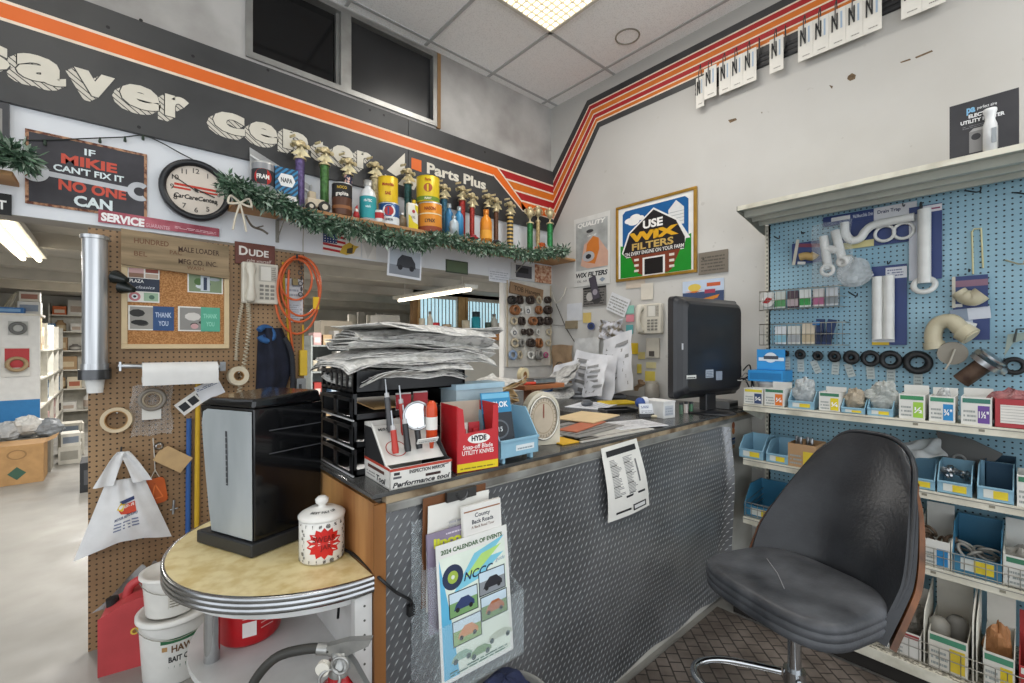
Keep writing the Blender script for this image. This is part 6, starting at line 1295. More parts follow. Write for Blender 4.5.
# ================================================================ ON THE COUNTER
ZT = CZ + .001
tray_m = mat('tray_black', '1b1c1e', .35, var=.15)
for k, lb in enumerate(('lowest black letter tray of the stack on the counter end', 'second black letter tray up from the counter', 'third black letter tray, holding a manila envelope', 'top black letter tray under the newspapers')):
    z = ZT + k * .087; x0, x1, ya, yb = .56, .985, 1.385, 1.67
    r = thing('letter_tray', lb, 'letter tray', ((x0 + x1) / 2, (ya + yb) / 2, z), group='stacked black letter trays')
    mb = MB(); mb.bb((x0, ya, z), (x1, yb, z + .005), tray_m); mb.bb((x0, yb - .004, z), (x1, yb, z + .07), tray_m); mb.bb((x1 - .004, ya, z), (x1, yb, z + .07), tray_m)
    mb.bb((x0, ya, z), (x1, ya + .004, z + (.07 if k == 3 else .022)), tray_m); mb.build('base', r)
    mb = MB(); mb.bb((x0, ya, z + .06), (x0 + .004, yb, z + .072), tray_m); mb.bb((x0, ya, z), (x0 + .004, yb, z + .014), tray_m)
    n = 6 if k == 3 else 2
    for i in range(n + 1): y = ya + (yb - ya - .012) * i / n; mb.bb((x0, y, z), (x0 + .004, y + (.014 if n == 6 else .03), z + .07), tray_m)
    mb.build('slotted_side', r)
    for i, (x, y) in enumerate(((x0, ya), (x0, yb - .012), (x1 - .012, ya), (x1 - .012, yb - .012))): MB().bb((x, y, z + .005), (x + .012, y + .012, z + .086), tray_m).build('stacking_post', r)
    MB().bb((x0 - .002, ya - .003, z + .001), (x0 + .002, yb, z + .006), P('b9babb', .3)).build('edge_highlight', r) if k < 3 else None
newsm = [mat('newsprint', 'd9d7d1', .8, scale=50, col2='b9b7b1', lo=.42, hi=.6), mat('newsprint_light', 'e3e2de', .8, scale=50, col2='cbc9c5', lo=.42, hi=.6), mat('newsprint_dark', 'c9c7c3', .8, scale=40, col2='8f8d8b', lo=.38, hi=.5)]
def newspaper(lab, c, w_, d, rz, seed, name='newspaper', grp='newspapers heaped on the letter trays', th=.010, cat='newspaper', droop=.02, mats=None):
    rd = random.Random(seed); ph_ = [rd.uniform(0, 6.3) for _ in range(6)]; r = thing(name, lab, cat, c, group=grp); cs_, sn = math.cos(rz), math.sin(rz)
    def fn(k):
        def g(u, v):
            x, y = (u - .5) * w_ * (1 - .012 * k), (v - .5) * d * (1 - .02 * k); e = max(0, abs(u - .5) * 2 - .55) / .45; e2 = max(0, abs(v - .5) * 2 - .6) / .4
            z = th * k / 3 + .006 * math.sin(5 * u + ph_[0] + k * .3) * math.sin(4 * v + ph_[1]) - droop * (e ** 2) * (.5 + .5 * math.sin(ph_[2])) - droop * .7 * e2 ** 2 * math.sin(ph_[4] + 2 * u) + .003 * math.sin(17 * u + ph_[3] + 2 * k)
            return (c[0] + x * cs_ - y * sn, c[1] + x * sn + y * cs_, c[2] + z)
        return g
    mm = mats or newsm
    for k in range(3): MB().grid(fn(k), 14, 8, mm[(seed + k) % 3], .0016).build('section', r)
    if seed % 3 == 0: MB().grid(lambda u, v: V(fn(0)(u, v * .12)) + V((0, 0, th * .5 * math.sin(v * math.pi) )), 14, 4, mm[0], .001).build('fold', r)
    return r
rd = random.Random(42); z = ZT + 3 * .087 + .012
pos = ['bottom', 'second from the bottom', 'third from the bottom', 'fourth from the bottom', 'fifth from the bottom', 'sixth from the bottom', 'seventh from the bottom', 'eighth from the bottom', 'fifth from the top', 'fourth from the top', 'third from the top', 'second from the top', 'topmost']
for k in range(13):
    ww = rd.uniform(.46, .60); cx = .79 + .06 * (k / 12) + rd.uniform(-.03, .05); zz = z + .036 + k * .0138
    if k < 4: ww = rd.uniform(.40, .48); cx = .78 + rd.uniform(-.01, .02)
    newspaper(pos[k] + ' newspaper of the untidy heap on the letter trays', (cx, 1.50 + rd.uniform(-.03, .03), zz), ww, rd.uniform(.26, .33), rd.uniform(-.16, .16), k + 3, droop=.04 if k > 3 else .025, th=.012)
for k in range(6):
    newspaper(('first', 'second', 'third', 'fourth', 'fifth', 'sixth')[k] + ' folded paper up in the slumped pile right of the letter trays', (1.17 + .012 * k, 1.60 - .01 * k, ZT + .05 + .037 * k), .30, .2, .3 + .16 * math.sin(k * 2.0), 30 + k, grp='papers slumped right of the trays', th=.03, droop=.05, mats=[mat('manila', 'c8a878', .75), newsm[0], mat('manila_light', 'd6c09a', .75)])
f = Fr((.60, 1.40, ZT + 2 * .087 + .03), V((1, .1, -.02)), V((-.1, 1, .12))); tag(MB().box((.17, .09, 0), (.26, .17, .004), P('b08d5f'), fr=f).build('manila_envelope'), 'manila envelope poking out of the third letter tray', 'envelope')
# ---- inspection mirror display
f = Fr((.588, 1.192, ZT), V((.995, -.06, 0)), V((.06, .995, 0)))      # n = up
r = thing('display_box', 'white inspection mirror display box with slanted black side on the counter corner', 'display box', f.p(.1, .1))
wb = P('dcdad4'); mb = MB(); W, D = .203, .20
mb.box((W / 2, .002, .03), (W, .004, .06), wb, fr=f); mb.box((W / 2, D, .085), (W, .004, .17), wb, fr=f); mb.box((W / 2, D / 2, .002), (W, D, .004), wb, fr=f)
sd = Fr(f.p(0, 0, 0), f.v, f.n); 
for a in (0, W - .004): mb.prism([(0, 0), (D, 0), (D, .17), (D * .7, .17), (.03, .065), (0, .06)], Fr(f.p(a, 0, 0), f.v, f.n), .004, P('2a2a2c') if a else wb)
mb.build('carton', r)
g = Fr(f.p(0, .0, 0), f.u, f.n); mb = MB(); rdm = P('b5402f')
mb.rect(g, 0, .052, W, .06, rdm); mb.text(g, 'INSPECTION MIRROR', .06, .039, .010, P('2b2b2d'), W * .58, .03); mb.rect(g, .01, .03, .035, .036, P('55555a')); mb.rect(g, .012, .04, .03, .048, P('38383a')); mb.rect(g, W * .55, .022, W * .8, .030, P('3a2420')); mb.text(g, 'Performance tool', .008, .006, .014, P('26262a'), W * .92, .03, shear=.25); mb.line(g, W * .66, .044, W * .94, .05, .003, P('66666a')); mb.build('front_print', r)
g = Fr(f.p(0, D, 0), -f.v, f.n); mb = MB(); mb.poly(g, [(0, .062), (D - .035, .062), (D * .3, .16), (0, .16)], P('232325'), .0006); mb.rect(g, .03, .035, .16, .045, P('5a3a34')); mb.rect(g, 0, .054, D, .062, rdm); mb.text(g, 'Tool', .1, .008, .018, P('26262a'), .07, .03, shear=.25); mb.lines(g, .02, .012, .09, .03, 2, P('8d8a88')); mb.build('side_print', r)
pl = Fr(f.p(0, .045, .06), f.u, (f.v * .85 + f.n * .6)); mb = MB(); mb.rect(pl, .004, 0, W - .004, .165, P('e2e0da'), 0); mb.text(pl, 'MIRROR', .03, .14, .012, P('3a3a3c'), .06, .02, c=.001); mb.ring(pl, .06, .06, .03, .033, P('b03a30'), c=.001); mb.build('insert', r)
def tool(lab, a, b, col, nm='hand_tool', tip=None, hl=.07, tilt=.0):
    p0 = pl.p(a, b, .012); up = (f.n * .92 + f.v * .25 + f.u * tilt).normalized(); r = thing(nm, lab, 'tool', p0, group='tools in the mirror display box')
    MB().tube([p0, p0 + up * .012, p0 + up * hl * .5, p0 + up * hl], [.009, .011, .009, .0095], P(col, .35), 12).build('handle', r)
    MB().cyl(p0 + up * hl, p0 + up * (hl + .015), .0075, P('b9b9b9', .3), n=12).build('ferrule', r); MB().cyl(p0 + up * hl, p0 + up * (hl + .06), .003, STEEL(), n=8).build('shaft', r)
    if tip == 'mirror':
        c = p0 + up * (hl + .045) + f.v * -.012; ax = V((-.25, -1, .15)); MB().torus(c, ax, .043, .004, STEEL(), 32, 8).build('mirror_rim', r); MB().cyl(c, c + ax.normalized() * -.003, .042, mat('mirror_glass', 'c9cccd', .05, 1, var=.02), n=32).build('mirror', r)
    return r
tool('red handled inspection mirror tool at the left of the display box', .045, .03, 'b5352a'); tool('black handled pick tool with white label, second in the display box', .085, .03, '2b2b2d', hl=.085); tool('round telescopic inspection mirror facing the room', .125, .035, '2b2b2d', tip='mirror', hl=.06); tool('red and silver screwdriver behind the round mirror', .10, .10, 'a83228', hl=.10); tool('grey handled tool at the back of the display box', .06, .12, '4a4a4c', hl=.11)
p0 = pl.p(.165, .03, .012); r = thing('grease_tube', 'fat orange red tube tool with white label beside the round mirror', 'tool', p0); MB().lathe([(0, 0), (.006, 0), (.008, .02), (.018, .028), (.018, .125), (.015, .14), (.007, .15), (0, .15)], p0, P('cf4a22', .3), 20).build('body', r); MB().lathe([(.0186, .06), (.0186, .1)], p0, P('e2e0da'), 20).build('label', r)
tag(MB().box((.14, .03, .05), (.07, .003, .018), P('e4e3de'), fr=pl).lines(Fr(pl.p(.107, .022, .052), pl.u, pl.v), 0, 0, .06, .014, 2, P('8a8a8a')).build('price_label'), 'white barcode label across the tools in the mirror display', 'label')
# blister packs behind the tools
for k, (a, c_) in enumerate(((.115, 'a82f38'), (.185, 'b23a40'))): p = f.p(a + .03, D + .035 + .01 * k, 0); r = thing('blister_pack', ('left', 'right')[k] + ' red topped blister pack standing behind the tool display', 'blister pack', p); MB().box((a + .03, D + .03 + .012 * k, .125), (.055, .003, .25), P('d9d6d0'), fr=f).build('card', r); MB().box((a + .03, D + .028 + .012 * k, .22), (.055, .003, .05), P(c_), fr=f).build('header', r); MB().box((a + .03, D + .022 + .012 * k, .12), (.03, .012, .1), CLEAR(), fr=f).build('blister', r)
# ---- utility knife box
f = Fr((.828, 1.208, ZT), V((.989, -.148, 0)), V((.148, .989, 0))); W, D, H = .155, .13, .215
r = thing('display_box', 'red utility knife counter box with cut-out front and yellow bottom stripe', 'display box', f.p(W / 2, D / 2)); rc = P('c01f28', .35); tan = P('b9ad9c')
g = Fr(f.p(0, 0, 0), f.u, f.n); mb = MB(); mb.prism([(0, 0), (W, 0), (W, H), (W * .88, H * .98), (W * .85, H * .62), (W * .2, H * .58), (W * .14, H * .95), (0, H)], g, .003, rc, c=-.003)
mb.box((W / 2, D, H * .5), (W, .003, H), tan, fr=f); mb.box((W / 2, D / 2, .002), (W, D, .003), rc, fr=f)
for a in (.0015, W - .0015): mb.prism([(0, 0), (D, 0), (D, H), (0, H)], Fr(f.p(a, 0, 0), f.v, f.n), .002, rc)
mb.build('carton', r); mb = MB(); mb.rect(g, .001, .002, W - .001, .028, P('e3c81e'), .0006); mb.text(g, 'Snap-off Blade', W * .5, H * .34, .014, P('f0ece8'), W * .72, .012, 'c'); mb.text(g, 'UTILITY KNIVES', W * .5, H * .255, .014, P('f0ece8'), W * .76, .015, 'c'); mb.disc(g, W * .52, H * .49, W * .27, P('f0eeea'), ry=H * .075); mb.text(g, 'HYDE', W * .52, H * .46, .017, P('1d1d1f'), W * .36, .05, 'c'); mb.lines(g, W * .08, .009, W * .9, .019, 1, P('8c7a1a')); mb.build('print', r)
for k in range(2):
    p = f.p(W * (.3 + .3 * k), D * .45, .004); r = thing('utility_knife', ('left', 'right')[k] + ' red carded utility knife inside the red box', 'knife', p); MB().box((W * (.3 + .3 * k), D * .45, .075), (.042, .003, .15), P(('d9d3cc', 'b03038')[k]), fr=f).build('card', r); MB().box((W * (.3 + .3 * k), D * .38, .07), (.018, .012, .12), P('c03038'), fr=f).build('handle', r)
# ---- clear dispenser box + blue bin + card pack + scale
r = thing('clear_dispenser', 'clear pale plastic dispenser box behind the red knife box', 'dispenser', (1.04, 1.40, ZT)); cb_ = mat('dispenser_clear', 'cfe2ea', .15, alpha=.55, var=.08)
mb = MB(); mb.bb((.93, 1.36, ZT), (1.15, 1.363, ZT + .25), cb_); mb.bb((.93, 1.46, ZT), (1.15, 1.463, ZT + .27), cb_); mb.bb((.93, 1.363, ZT), (.933, 1.46, ZT + .26), cb_); mb.bb((1.147, 1.363, ZT), (1.15, 1.46, ZT + .26), cb_); mb.build('walls', r); MB().bb((.925, 1.355, ZT + .25), (1.155, 1.468, ZT + .27), mat('dispenser_lid', 'b4d3e2', .25, alpha=.85)).build('lid', r)
f = Fr((.995, 1.192, ZT + .02), XAX, ZAX); W = .185; D = .15
r = thing('parts_bin', 'light blue hanging bin at the counter edge beside the red knife box', 'parts bin', (1.09, 1.27, ZT), group='light blue parts bins')
mb = MB(); side = [(0, 0), (D, 0), (D, .16), (D * .45, .16), (0, .06)]
for a in (0, W - .004): mb.prism([(p[0], p[1]) for p in side], Fr(f.p(a, 0, 0), YAX, ZAX), .004, binb)
mb.bb(f.p(0, 0, 0), f.p(W, .004, -D), binb); mb.bb(f.p(0, 0, -D + .004), f.p(W, .16, -D), binb); mb.bb(f.p(0, 0, 0), f.p(W, .062, -.004), binb); mb.bb(f.p(0, .055, .006), f.p(W, .064, 0), binb); mb.build('tub', r, .001)
for a in (.02, W - .03): MB().bb(f.p(a, -.02, -.01), f.p(a + .012, 0, -.03), binb).build('foot', r)
MB().rect(f, W * .4, .018, W * .88, .038, P('dfe6e8')).lines(f, W * .44, .022, W * .84, .034, 1, P('8a97a0')).build('label', r)
f2 = Fr((.985, 1.255, ZT + .045), V((.97, -.12, 0)), V((.05, .25, 1)))
r = thing('card_pack', 'blue and black carded pack standing in the counter bin', 'card pack', f2.p(.06, 0)); MB().box((.062, .10, 0), (.125, .2, .004), P('2f86b4', .3), fr=f2).build('card', r); mb = MB(); g = f2.at(0, 0, .0022); mb.rect(g, .0, .02, .125, .125, P('2a3038', .3), .0002); mb.disc(g, .062, .065, .042, P('5a6068', .3), ry=.035, c=.0004); mb.disc(g, .062, .065, .036, P('26292e', .3), ry=.028, c=.0006); mb.text(g, '115', .062, .057, .016, P('cfd3d6'), None, .02, 'c', c=.0008); mb.text(g, 'IN-BLOK', .012, .145, .02, P('eef2f4'), .10, .03, c=.0006); mb.rect(g, .004, .178, .121, .196, P('6fb6d8', .3), .0004); mb.build('print', r)
f3 = FA(1.255, 1.30, ZT); f3 = Fr((1.265, 1.345, ZT), V((.93, -.36, 0)), ZAX)
r = thing('dial_scale', 'cream oval dial counter scale beside the blue bin', 'scale', f3.p(.07, 0)); cm = mat('scale_cream', 'd0c8b4', .35, var=.1, scale=10)
body = [(.0, 0), (.15, 0)] + [(.075 + .075 * math.cos(t), .13 + .09 * math.sin(t)) for t in [math.pi * i / 14 for i in range(15)]]
MB().prism(body, f3.at(0, 0, -.06), .06, cm).build('housing', r, .006); ov = [(.075 + .064 * math.cos(t), .112 + .088 * math.sin(t)) for t in [2 * math.pi * i / 32 for i in range(32)]]
MB().tube([f3.p(a, b, .004) for a, b in ov], .006, mat('scale_rim', 'c9c4b8', .25, .6), 8, closed=True).build('rim', r); mb = MB(); mb.disc(f3, .075, .112, .062, mat('dial_tan', 'c3b39c', .4, var=.1), ry=.086, n=32); mb.ring(f3, .075, .112, .044, .047, P('a8967e'), sy=1.4)
for k in range(28): t_ = 2 * math.pi * k / 28; mb.line(f3, .075 + .05 * math.cos(t_), .112 + .07 * math.sin(t_), .075 + .057 * math.cos(t_), .112 + .08 * math.sin(t_), .002, P('5f5548'))
mb.build('dial', r); MB().line(f3, .075, .112, .075, .17, .004, P('8a3a2a'), .003).build('needle', r)
for k, (px, py, w2, d2, rz, c_, lb, th) in enumerate(((600, 432, .5, .25, -.08, 'b9b6ae', 'glossy magazine at the worktop edge before the hanging price list', .006), (580, 430, .4, .26, .1, '8c8a86', 'dark printed magazine under the manila folder', .006), (572, 440, .22, .12, -.1, 'd9a92c', 'yellow order pad sticking out by the dial scale', .006), (587, 421, .32, .24, .2, 'd8bf95', 'manila folder lying open in the middle of the counter', .006), (583, 429, .34, .1, .25, 'b5694c', 'orange brown folder edge under the manila folder', .005), (632, 426, .3, .2, -.3, 'd2d2d4', 'white flyer lying near the worktop edge', .003))):
    c = onZ(px, py, CZ); zz = ZT + (0, .008, .001, .016, .0165 - .008, 0)[k]; zz = ZT + (.0, .0065, .0, .019, .013, .0065)[k]
    fl = FT(c.x, c.y, zz, rz); mb = MB(); mb.box((0, 0, th / 2), (w2, d2, th), P(c_), fr=fl); g = fl.at(0, 0, th)
    if k in (0, 1, 5): mb.lines(g, -w2 * .45, -d2 * .4, w2 * .45, d2 * .4, 6, P(('8f8c86', '5a5856', 0, 0, 0, 'a9a9ac')[k]), seed=k)
    tag(mb.build(('magazine', 'magazine', 'order_pad', 'folder', 'folder', 'flyer')[k], None, .001), lb, ('magazine', 'magazine', 'pad', 'folder', 'folder', 'flyer')[k])
# ---- wooden stand with tape and tray
cx_, cy_ = 1.55, 1.60
r = thing('wooden_stand', 'small wooden pedestal stand behind the dial scale', 'stand', (cx_, cy_, ZT)); wd = mat('stand_wood', '9a5f38', .5, scale=4, col2='6e3f22', stretch=(.4, 2, 2))
MB().box((cx_, cy_, ZT + .215), (.27, .17, .022), wd).build('top', r, .004); MB().box((cx_ - .01, cy_, ZT + .11), (.06, .06, .19), wd).build('column', r, .003); MB().box((cx_, cy_, ZT + .008), (.18, .13, .016), wd).build('base', r, .003)
tz = ZT + .227; r = thing('tape_roll', 'cream tape roll standing on the wooden stand', 'tape', (cx_ - .05, cy_ + .02, tz)); MB().lathe([(.02, -.012), (.038, -.012), (.038, .012), (.02, .012), (.02, -.012)], (cx_ - .05, cy_ + .02, tz + .039), mat('tape_cream', 'd3c6a0', .5), 28, V((.3, -1, 0)), smooth=False).build('roll', r); MB().lathe([(.016, -.012), (.02, -.012), (.02, .012), (.016, .012), (.016, -.012)], (cx_ - .05, cy_ + .02, tz + .039), CARD(), 24, V((.3, -1, 0)), smooth=False).build('core', r)
r = thing('metal_tin', 'flat silver tin tray lying on the wooden stand', 'tin', (cx_ + .02, cy_ - .04, tz)); MB().box((cx_ + .01, cy_ - .045, tz + .012), (.15, .06, .024), STEEL()).build('body', r, .006); MB().box((cx_ + .01, cy_ - .045, tz + .026), (.152, .062, .004), mat('tin_lid', '9a9c9e', .3, .8)).build('lid', r, .002)
tag(MB().cyl((cx_ - .125, cy_ - .06, tz + .008), (cx_ - .06, cy_ - .075, tz + .008), .007, P('c03a22', .3), n=12).build('red_marker'), 'red marker lying at the edge of the wooden stand', 'marker')
# ---- mouse, pads, card holder, white carton
def on(px, py): return onZ(px, py, CZ)
c = on(587, 406); r = thing('computer_mouse', 'grey computer mouse on papers behind the manila folder', 'mouse', (c.x, c.y, ZT + .004)); MB().ell((c.x, c.y, ZT + .018), (.062, .038, .024), P('55585e', .35), rz=.4).build('shell', r); MB().ell((c.x + .03, c.y - .01, ZT + .034), (.012, .006, .008), P('26282c'), rz=.4).build('wheel', r)
fl = FT(c.x + .02, c.y - .02, ZT, .3); tag(MB().box((.02, 0, .0015), (.34, .26, .003), P('d9dbe0'), fr=fl).lines(fl.at(0, 0, .003), -.1, -.1, .15, .1, 6, P('b4b8c0')).build('paper_sheet'), 'white paper sheet lying under the grey mouse', 'papers')
c = on(618, 403); fl = FT(c.x, c.y, ZT + .0005, -.4); mb = MB(); mb.box((0, 0, .004), (.24, .17, .008), P('e0c01f'), fr=fl); mb.lines(fl.at(0, 0, .008), -.1, -.07, .1, .07, 6, P('c2a414')); tag(mb.build('legal_pad'), 'bright yellow legal pad on the return counter', 'pad')
c = on(618, 412); fl = FT(c.x, c.y, ZT, -.35); r = thing('pen_tray', 'shallow black tray in front of the yellow pad', 'tray', c); mb = MB(); mb.box((0, 0, .004), (.22, .11, .006), BLK(), fr=fl)
for a in ((0, -.053, .22, .004), (0, .053, .22, .004)): mb.box((a[0], a[1], .012), (a[2], a[3], .02), BLK(), fr=fl)
for a in (-.108, .108): mb.box((a, 0, .012), (.004, .11, .02), BLK(), fr=fl)
mb.build('tray', r, .002); MB().tube([fl.p(-.08, .01, .012), fl.p(.07, -.02, .012)], .005, P('3a3d44'), 8).build('divider', r)
c = on(640, 418); f = Fr(c, V((.87, -.5, 0)), V((.12, .2, 1))); r = thing('card_holder', 'business card holder with white printed cards on the counter', 'card holder', c); MB().box((.05, .012, -.02), (.11, .024, .045), mat('holder_black', '222326', .3), fr=f).build('base', r, .003); mb = MB(); mb.box((.05, .045, -.004), (.092, .07, .01), P('dfe2e6'), fr=f); g = f.at(0, 0, .0015); mb.lines(g, .012, .055, .06, .072, 2, P('3f5a8a')); mb.lines(g, .012, .02, .085, .045, 3, P('8a8f98')); mb.build('cards', r); mb = MB(); mb.ell(f.p(.03, .09, -.035), (.035, .03, .03), P('2f4a8a')); mb.ell(f.p(.06, .10, -.04), (.03, .03, .025), P('d3d3d6')); tag(mb.build('tape_gun'), 'blue and white gadget behind the card holder', 'gadget')
c = on(663.5, 419); rz = -.15; fl = FT(c.x, c.y, ZT, rz); r = thing('white_carton', 'plain white lidded card carton left of the monitor stand', 'carton', fl.p(.07, .06)); MB().box((.05, .075, .045), (.1, .15, .09), P('dcdcda'), fr=fl).build('box', r); MB().box((.05, .075, .093), (.106, .156, .006), P('e3e3e1'), fr=fl).build('lid', r); MB().rect(Fr(fl.p(0, 0, 0), fl.u, ZAX), .012, .015, .085, .07, P('bcc0c6')).lines(Fr(fl.p(0, 0, 0), fl.u, ZAX), .018, .02, .08, .065, 3, P('9aa0aa')).build('label', r)
for k, (px, py, col, lb) in enumerate(((681, 414, '5f7a66', 'green tinted glass vial beside the white carton'), (686, 413, 'd3c9c4', 'white capped vial between the carton and monitor stand'), (691, 413, '4f7a5c', 'darker green vial nearest the monitor stand'))): c = on(px, py); r = thing('glass_vial', lb, 'vial', c, group='vials beside the monitor'); MB().cyl((c.x, c.y, ZT), (c.x, c.y, ZT + .055), .012, P(col, .2), n=14).build('body', r); MB().cyl((c.x, c.y, ZT + .055), (c.x, c.y, ZT + .068), .011, P('2f3236'), n=14).build('cap', r)
c = on(651, 417); tag(MB().lathe([(0, 0), (.02, 0), (.024, .008), (.012, .014), (0, .014)], (c.x, c.y - .02, ZT), P('cfc4a8'), 16).build('bottle_cap'), 'small cream cap lying before the card holder', 'cap')
# jar of odds near monitor
c = on(652, 399); r = thing('glass_jar', 'cloudy glass jar in the shade left of the monitor', 'jar', c); MB().lathe([(0, 0), (.05, 0), (.055, .02), (.055, .10), (.045, .12)], (c.x, c.y, ZT), mat('jar_cloudy', 'c9c2b6', .2, alpha=.75, var=.15), 20).build('body', r); MB().lathe([(.047, .12), (.047, .135), (0, .135)], (c.x, c.y, ZT), P('a9a294'), 20).build('lid', r)
# ---- monitor
a = V((2.425, 1.33, 0)); b = V((3.05, 1.23, 0)); u = (b - a).normalized(); L = (b - a).length; f = Fr((a.x, a.y, 1.185), u, ZAX); H = .60
r = thing('monitor', 'large black flat screen monitor seen from behind on the counter', 'monitor', ((a.x + b.x) / 2, (a.y + b.y) / 2, ZT)); mk_ = mat('monitor_black', '26272b', .35, var=.2, scale=4, coat=.2)
MB().prism(rrect(L, H, .025), f.at(0, 0, -.055), .04, mk_).build('bezel', r, .004)
vs = []; ins = [(.0, -.015), (.012, .0), (.03, .03), (.05, .045)]; 
mb = MB(); ring_ = []
for q, c_ in ins: ring_.append([f.p(q + x * (L - 2 * q) / L, q + y * (H - 2 * q) / H, c_) for x, y in rrect(L, H, .04, 6)])
n = len(ring_[0]); vs = sum(ring_, []); mb.add(vs, [(k * n + i, k * n + (i + 1) % n, k * n + n + (i + 1) % n, k * n + n + i) for k in range(3) for i in range(n)] + [tuple(3 * n + i for i in range(n))], mk_, False); bk = mb.build('back_shell', r)
g = f.at(0, 0, .0455); mb = MB(); mb.rect(g, L * .34, H * .2, L * .46, H * .28, P('a3adb8')); mb.rect(g, L * .50, H * .17, L * .60, H * .26, P('8d97a6')); mb.lines(g, L * .35, H * .21, L * .45, H * .27, 4, P('5a6472')); mb.rect(g, L * .06, H * .2, L * .2, H * .235, P('d8d8d4')); mb.lines(g, L * .07, H * .205, L * .19, H * .23, 1, P('2a2a2c')); mb.build('sticker', bk)
MB().rect(f.at(0, 0, .0008), .0155, H * .48, .03, H * .54, P('c3c5c8'), .03).build('side_sticker', r)
MB().bb(f.p(L * .8, H * .12, .045), f.p(L * .97, H * .3, .02), P('121214')).build('port_recess', r)
m0 = f.p(L * .5, 0, -.01); MB().box((m0.x, m0.y, 1.15), (.10, .05, .11), mk_, rz=math.atan2(u.y, u.x)).build('neck', r, .006); MB().lathe([(0, .022), (.06, .02), (.155, .010), (.165, .003), (.16, 0), (0, 0)], (m0.x, m0.y, ZT), mk_, 36, sx=1.0, sy=.75).build('base', r)
r = thing('cable_bundle', 'tangle of black and white cables at the monitor\'s right end', 'cables', f.p(L * .95, 0, .07)); rd = random.Random(4)
for k in range(6):
    s0 = f.p(L * rd.uniform(.82, .95), H * rd.uniform(.14, .28), .05); pts = [s0, s0 + V((.03, -.03, rd.uniform(-.02, .05))), f.p(L + .03 + rd.uniform(-.02, .03), H * rd.uniform(-.02, .15), .07), f.p(L * rd.uniform(.9, 1.02), -.08, .06 + .01 * k), f.p(L * .9, -.092, .03)]
    MB().tube(spline(pts, 6), .004, P(('1d1d1f', '1d1d1f', 'c9c7c2', '2b3a5a', '1d1d1f', '8a8a88')[k]), 6).build('cable', r)
r = thing('black_device', 'flat grey black device under the cables at the counter end', 'device', (3.02, 1.30, ZT)); MB().box((3.02, 1.33, ZT + .025), (.14, .16, .05), mat('device_grey', '6d6f70', .4)).build('body', r, .004); MB().box((3.02, 1.25, ZT + .028), (.12, .004, .02), P('2a2b2d')).build('port_panel', r)
# ---- papers heaped against the right wall
def lean(lab, o, u, v, w_, h_, m, amp, seed, nm='paper_sheet', prn=None): return crumple(nm, lab, 'papers', Fr(o, u, v), w_, h_, m, amp, seed, None, 'papers heaped against the right wall', 16, prn)
lean('large white sheet leaning on the wall, top right of the heap', (2.93, 2.22, ZT + .004), (-.15, -1, .25), (.2, .15, 1), .32, .46, pw, .010, 51, prn=7)
lean('white sheet fanned across the middle of the wall heap', (2.86, 2.50, ZT + .01), (-.1, -1, -.12), (.35, .1, 1), .46, .38, pw, .014, 52, prn=5)
lean('white printed form standing low in front of the wall heap', (2.76, 2.30, ZT + .004), (-.2, -1, .12), (.35, .05, 1), .24, .30, pw, .008, 53, prn=6)
lean('white envelope tilted at the left of the wall heap', (2.85, 2.72, ZT + .05), (-.1, -1, .2), (.5, .1, 1), .3, .2, pw, .012, 54)
lean('pale newspaper page slumped at the front of the wall heap', (2.62, 2.62, ZT + .006), (-.1, -1, .3), (.8, .1, .55), .36, .26, pg, .018, 55, 'newspaper')
lean('grey newspaper page folded over the wall heap', (2.70, 2.66, ZT + .07), (-.15, -1, .28), (.8, .0, .6), .34, .18, pg, .012, 56, 'newspaper')
newspaper('rolled open newspaper fanned low at the foot of the wall heap', (2.60, 2.50, ZT + .02), .34, .22, -.5, 60, grp='papers heaped against the right wall', th=.03, droop=-.04)
newspaper('second fanned newspaper above the rolled open one', (2.66, 2.54, ZT + .075), .32, .2, -.7, 63, grp='papers heaped against the right wall', th=.03, droop=-.03)
c = on(632, 397); r = thing('kraft_box', 'crumpled kraft paper parcel beside the white sheets', 'parcel', c); lump((c.x + .15, c.y - .02, ZT + .085), (.08, .11, .085), mat('kraft', 'a58a6c', .8), 71, 14, 9, .2).build('paper', r); MB().tube([(c.x + .1, c.y + .06, ZT + .15), (c.x + .12, c.y - .06, ZT + .16)], .004, P('7a6448'), 6).build('twine', r)
c = on(602, 397); tag(lump((c.x, c.y, ZT + .035), (.06, .05, .035), P('c98f2a', .4), 72, 14, 9, .12).build('mustard_pouch'), 'mustard yellow pouch tucked under the heap of papers', 'pouch')
c = on(590, 398); r = thing('keyboard', 'grey slim keyboard under the paper heap', 'keyboard', c); fl = FT(c.x + .1, c.y, ZT, -.75); MB().box((0, 0, .01), (.42, .14, .018), P('8b8d90'), fr=fl).build('case', r, .004)
for k in range(4): MB().box((0, -.045 + .03 * k, .021), (.39, .02, .006), P('3f4145'), fr=fl).build('key_row', r)
tag(MB().cyl(on(556, 393) + V((0, .1, .001)), on(556, 393) + V((0, .1, .05)), .045, P('2f5fa8', .3), n=20).build('blue_tub'), 'small blue tub near the corner by the wooden stand', 'tub')
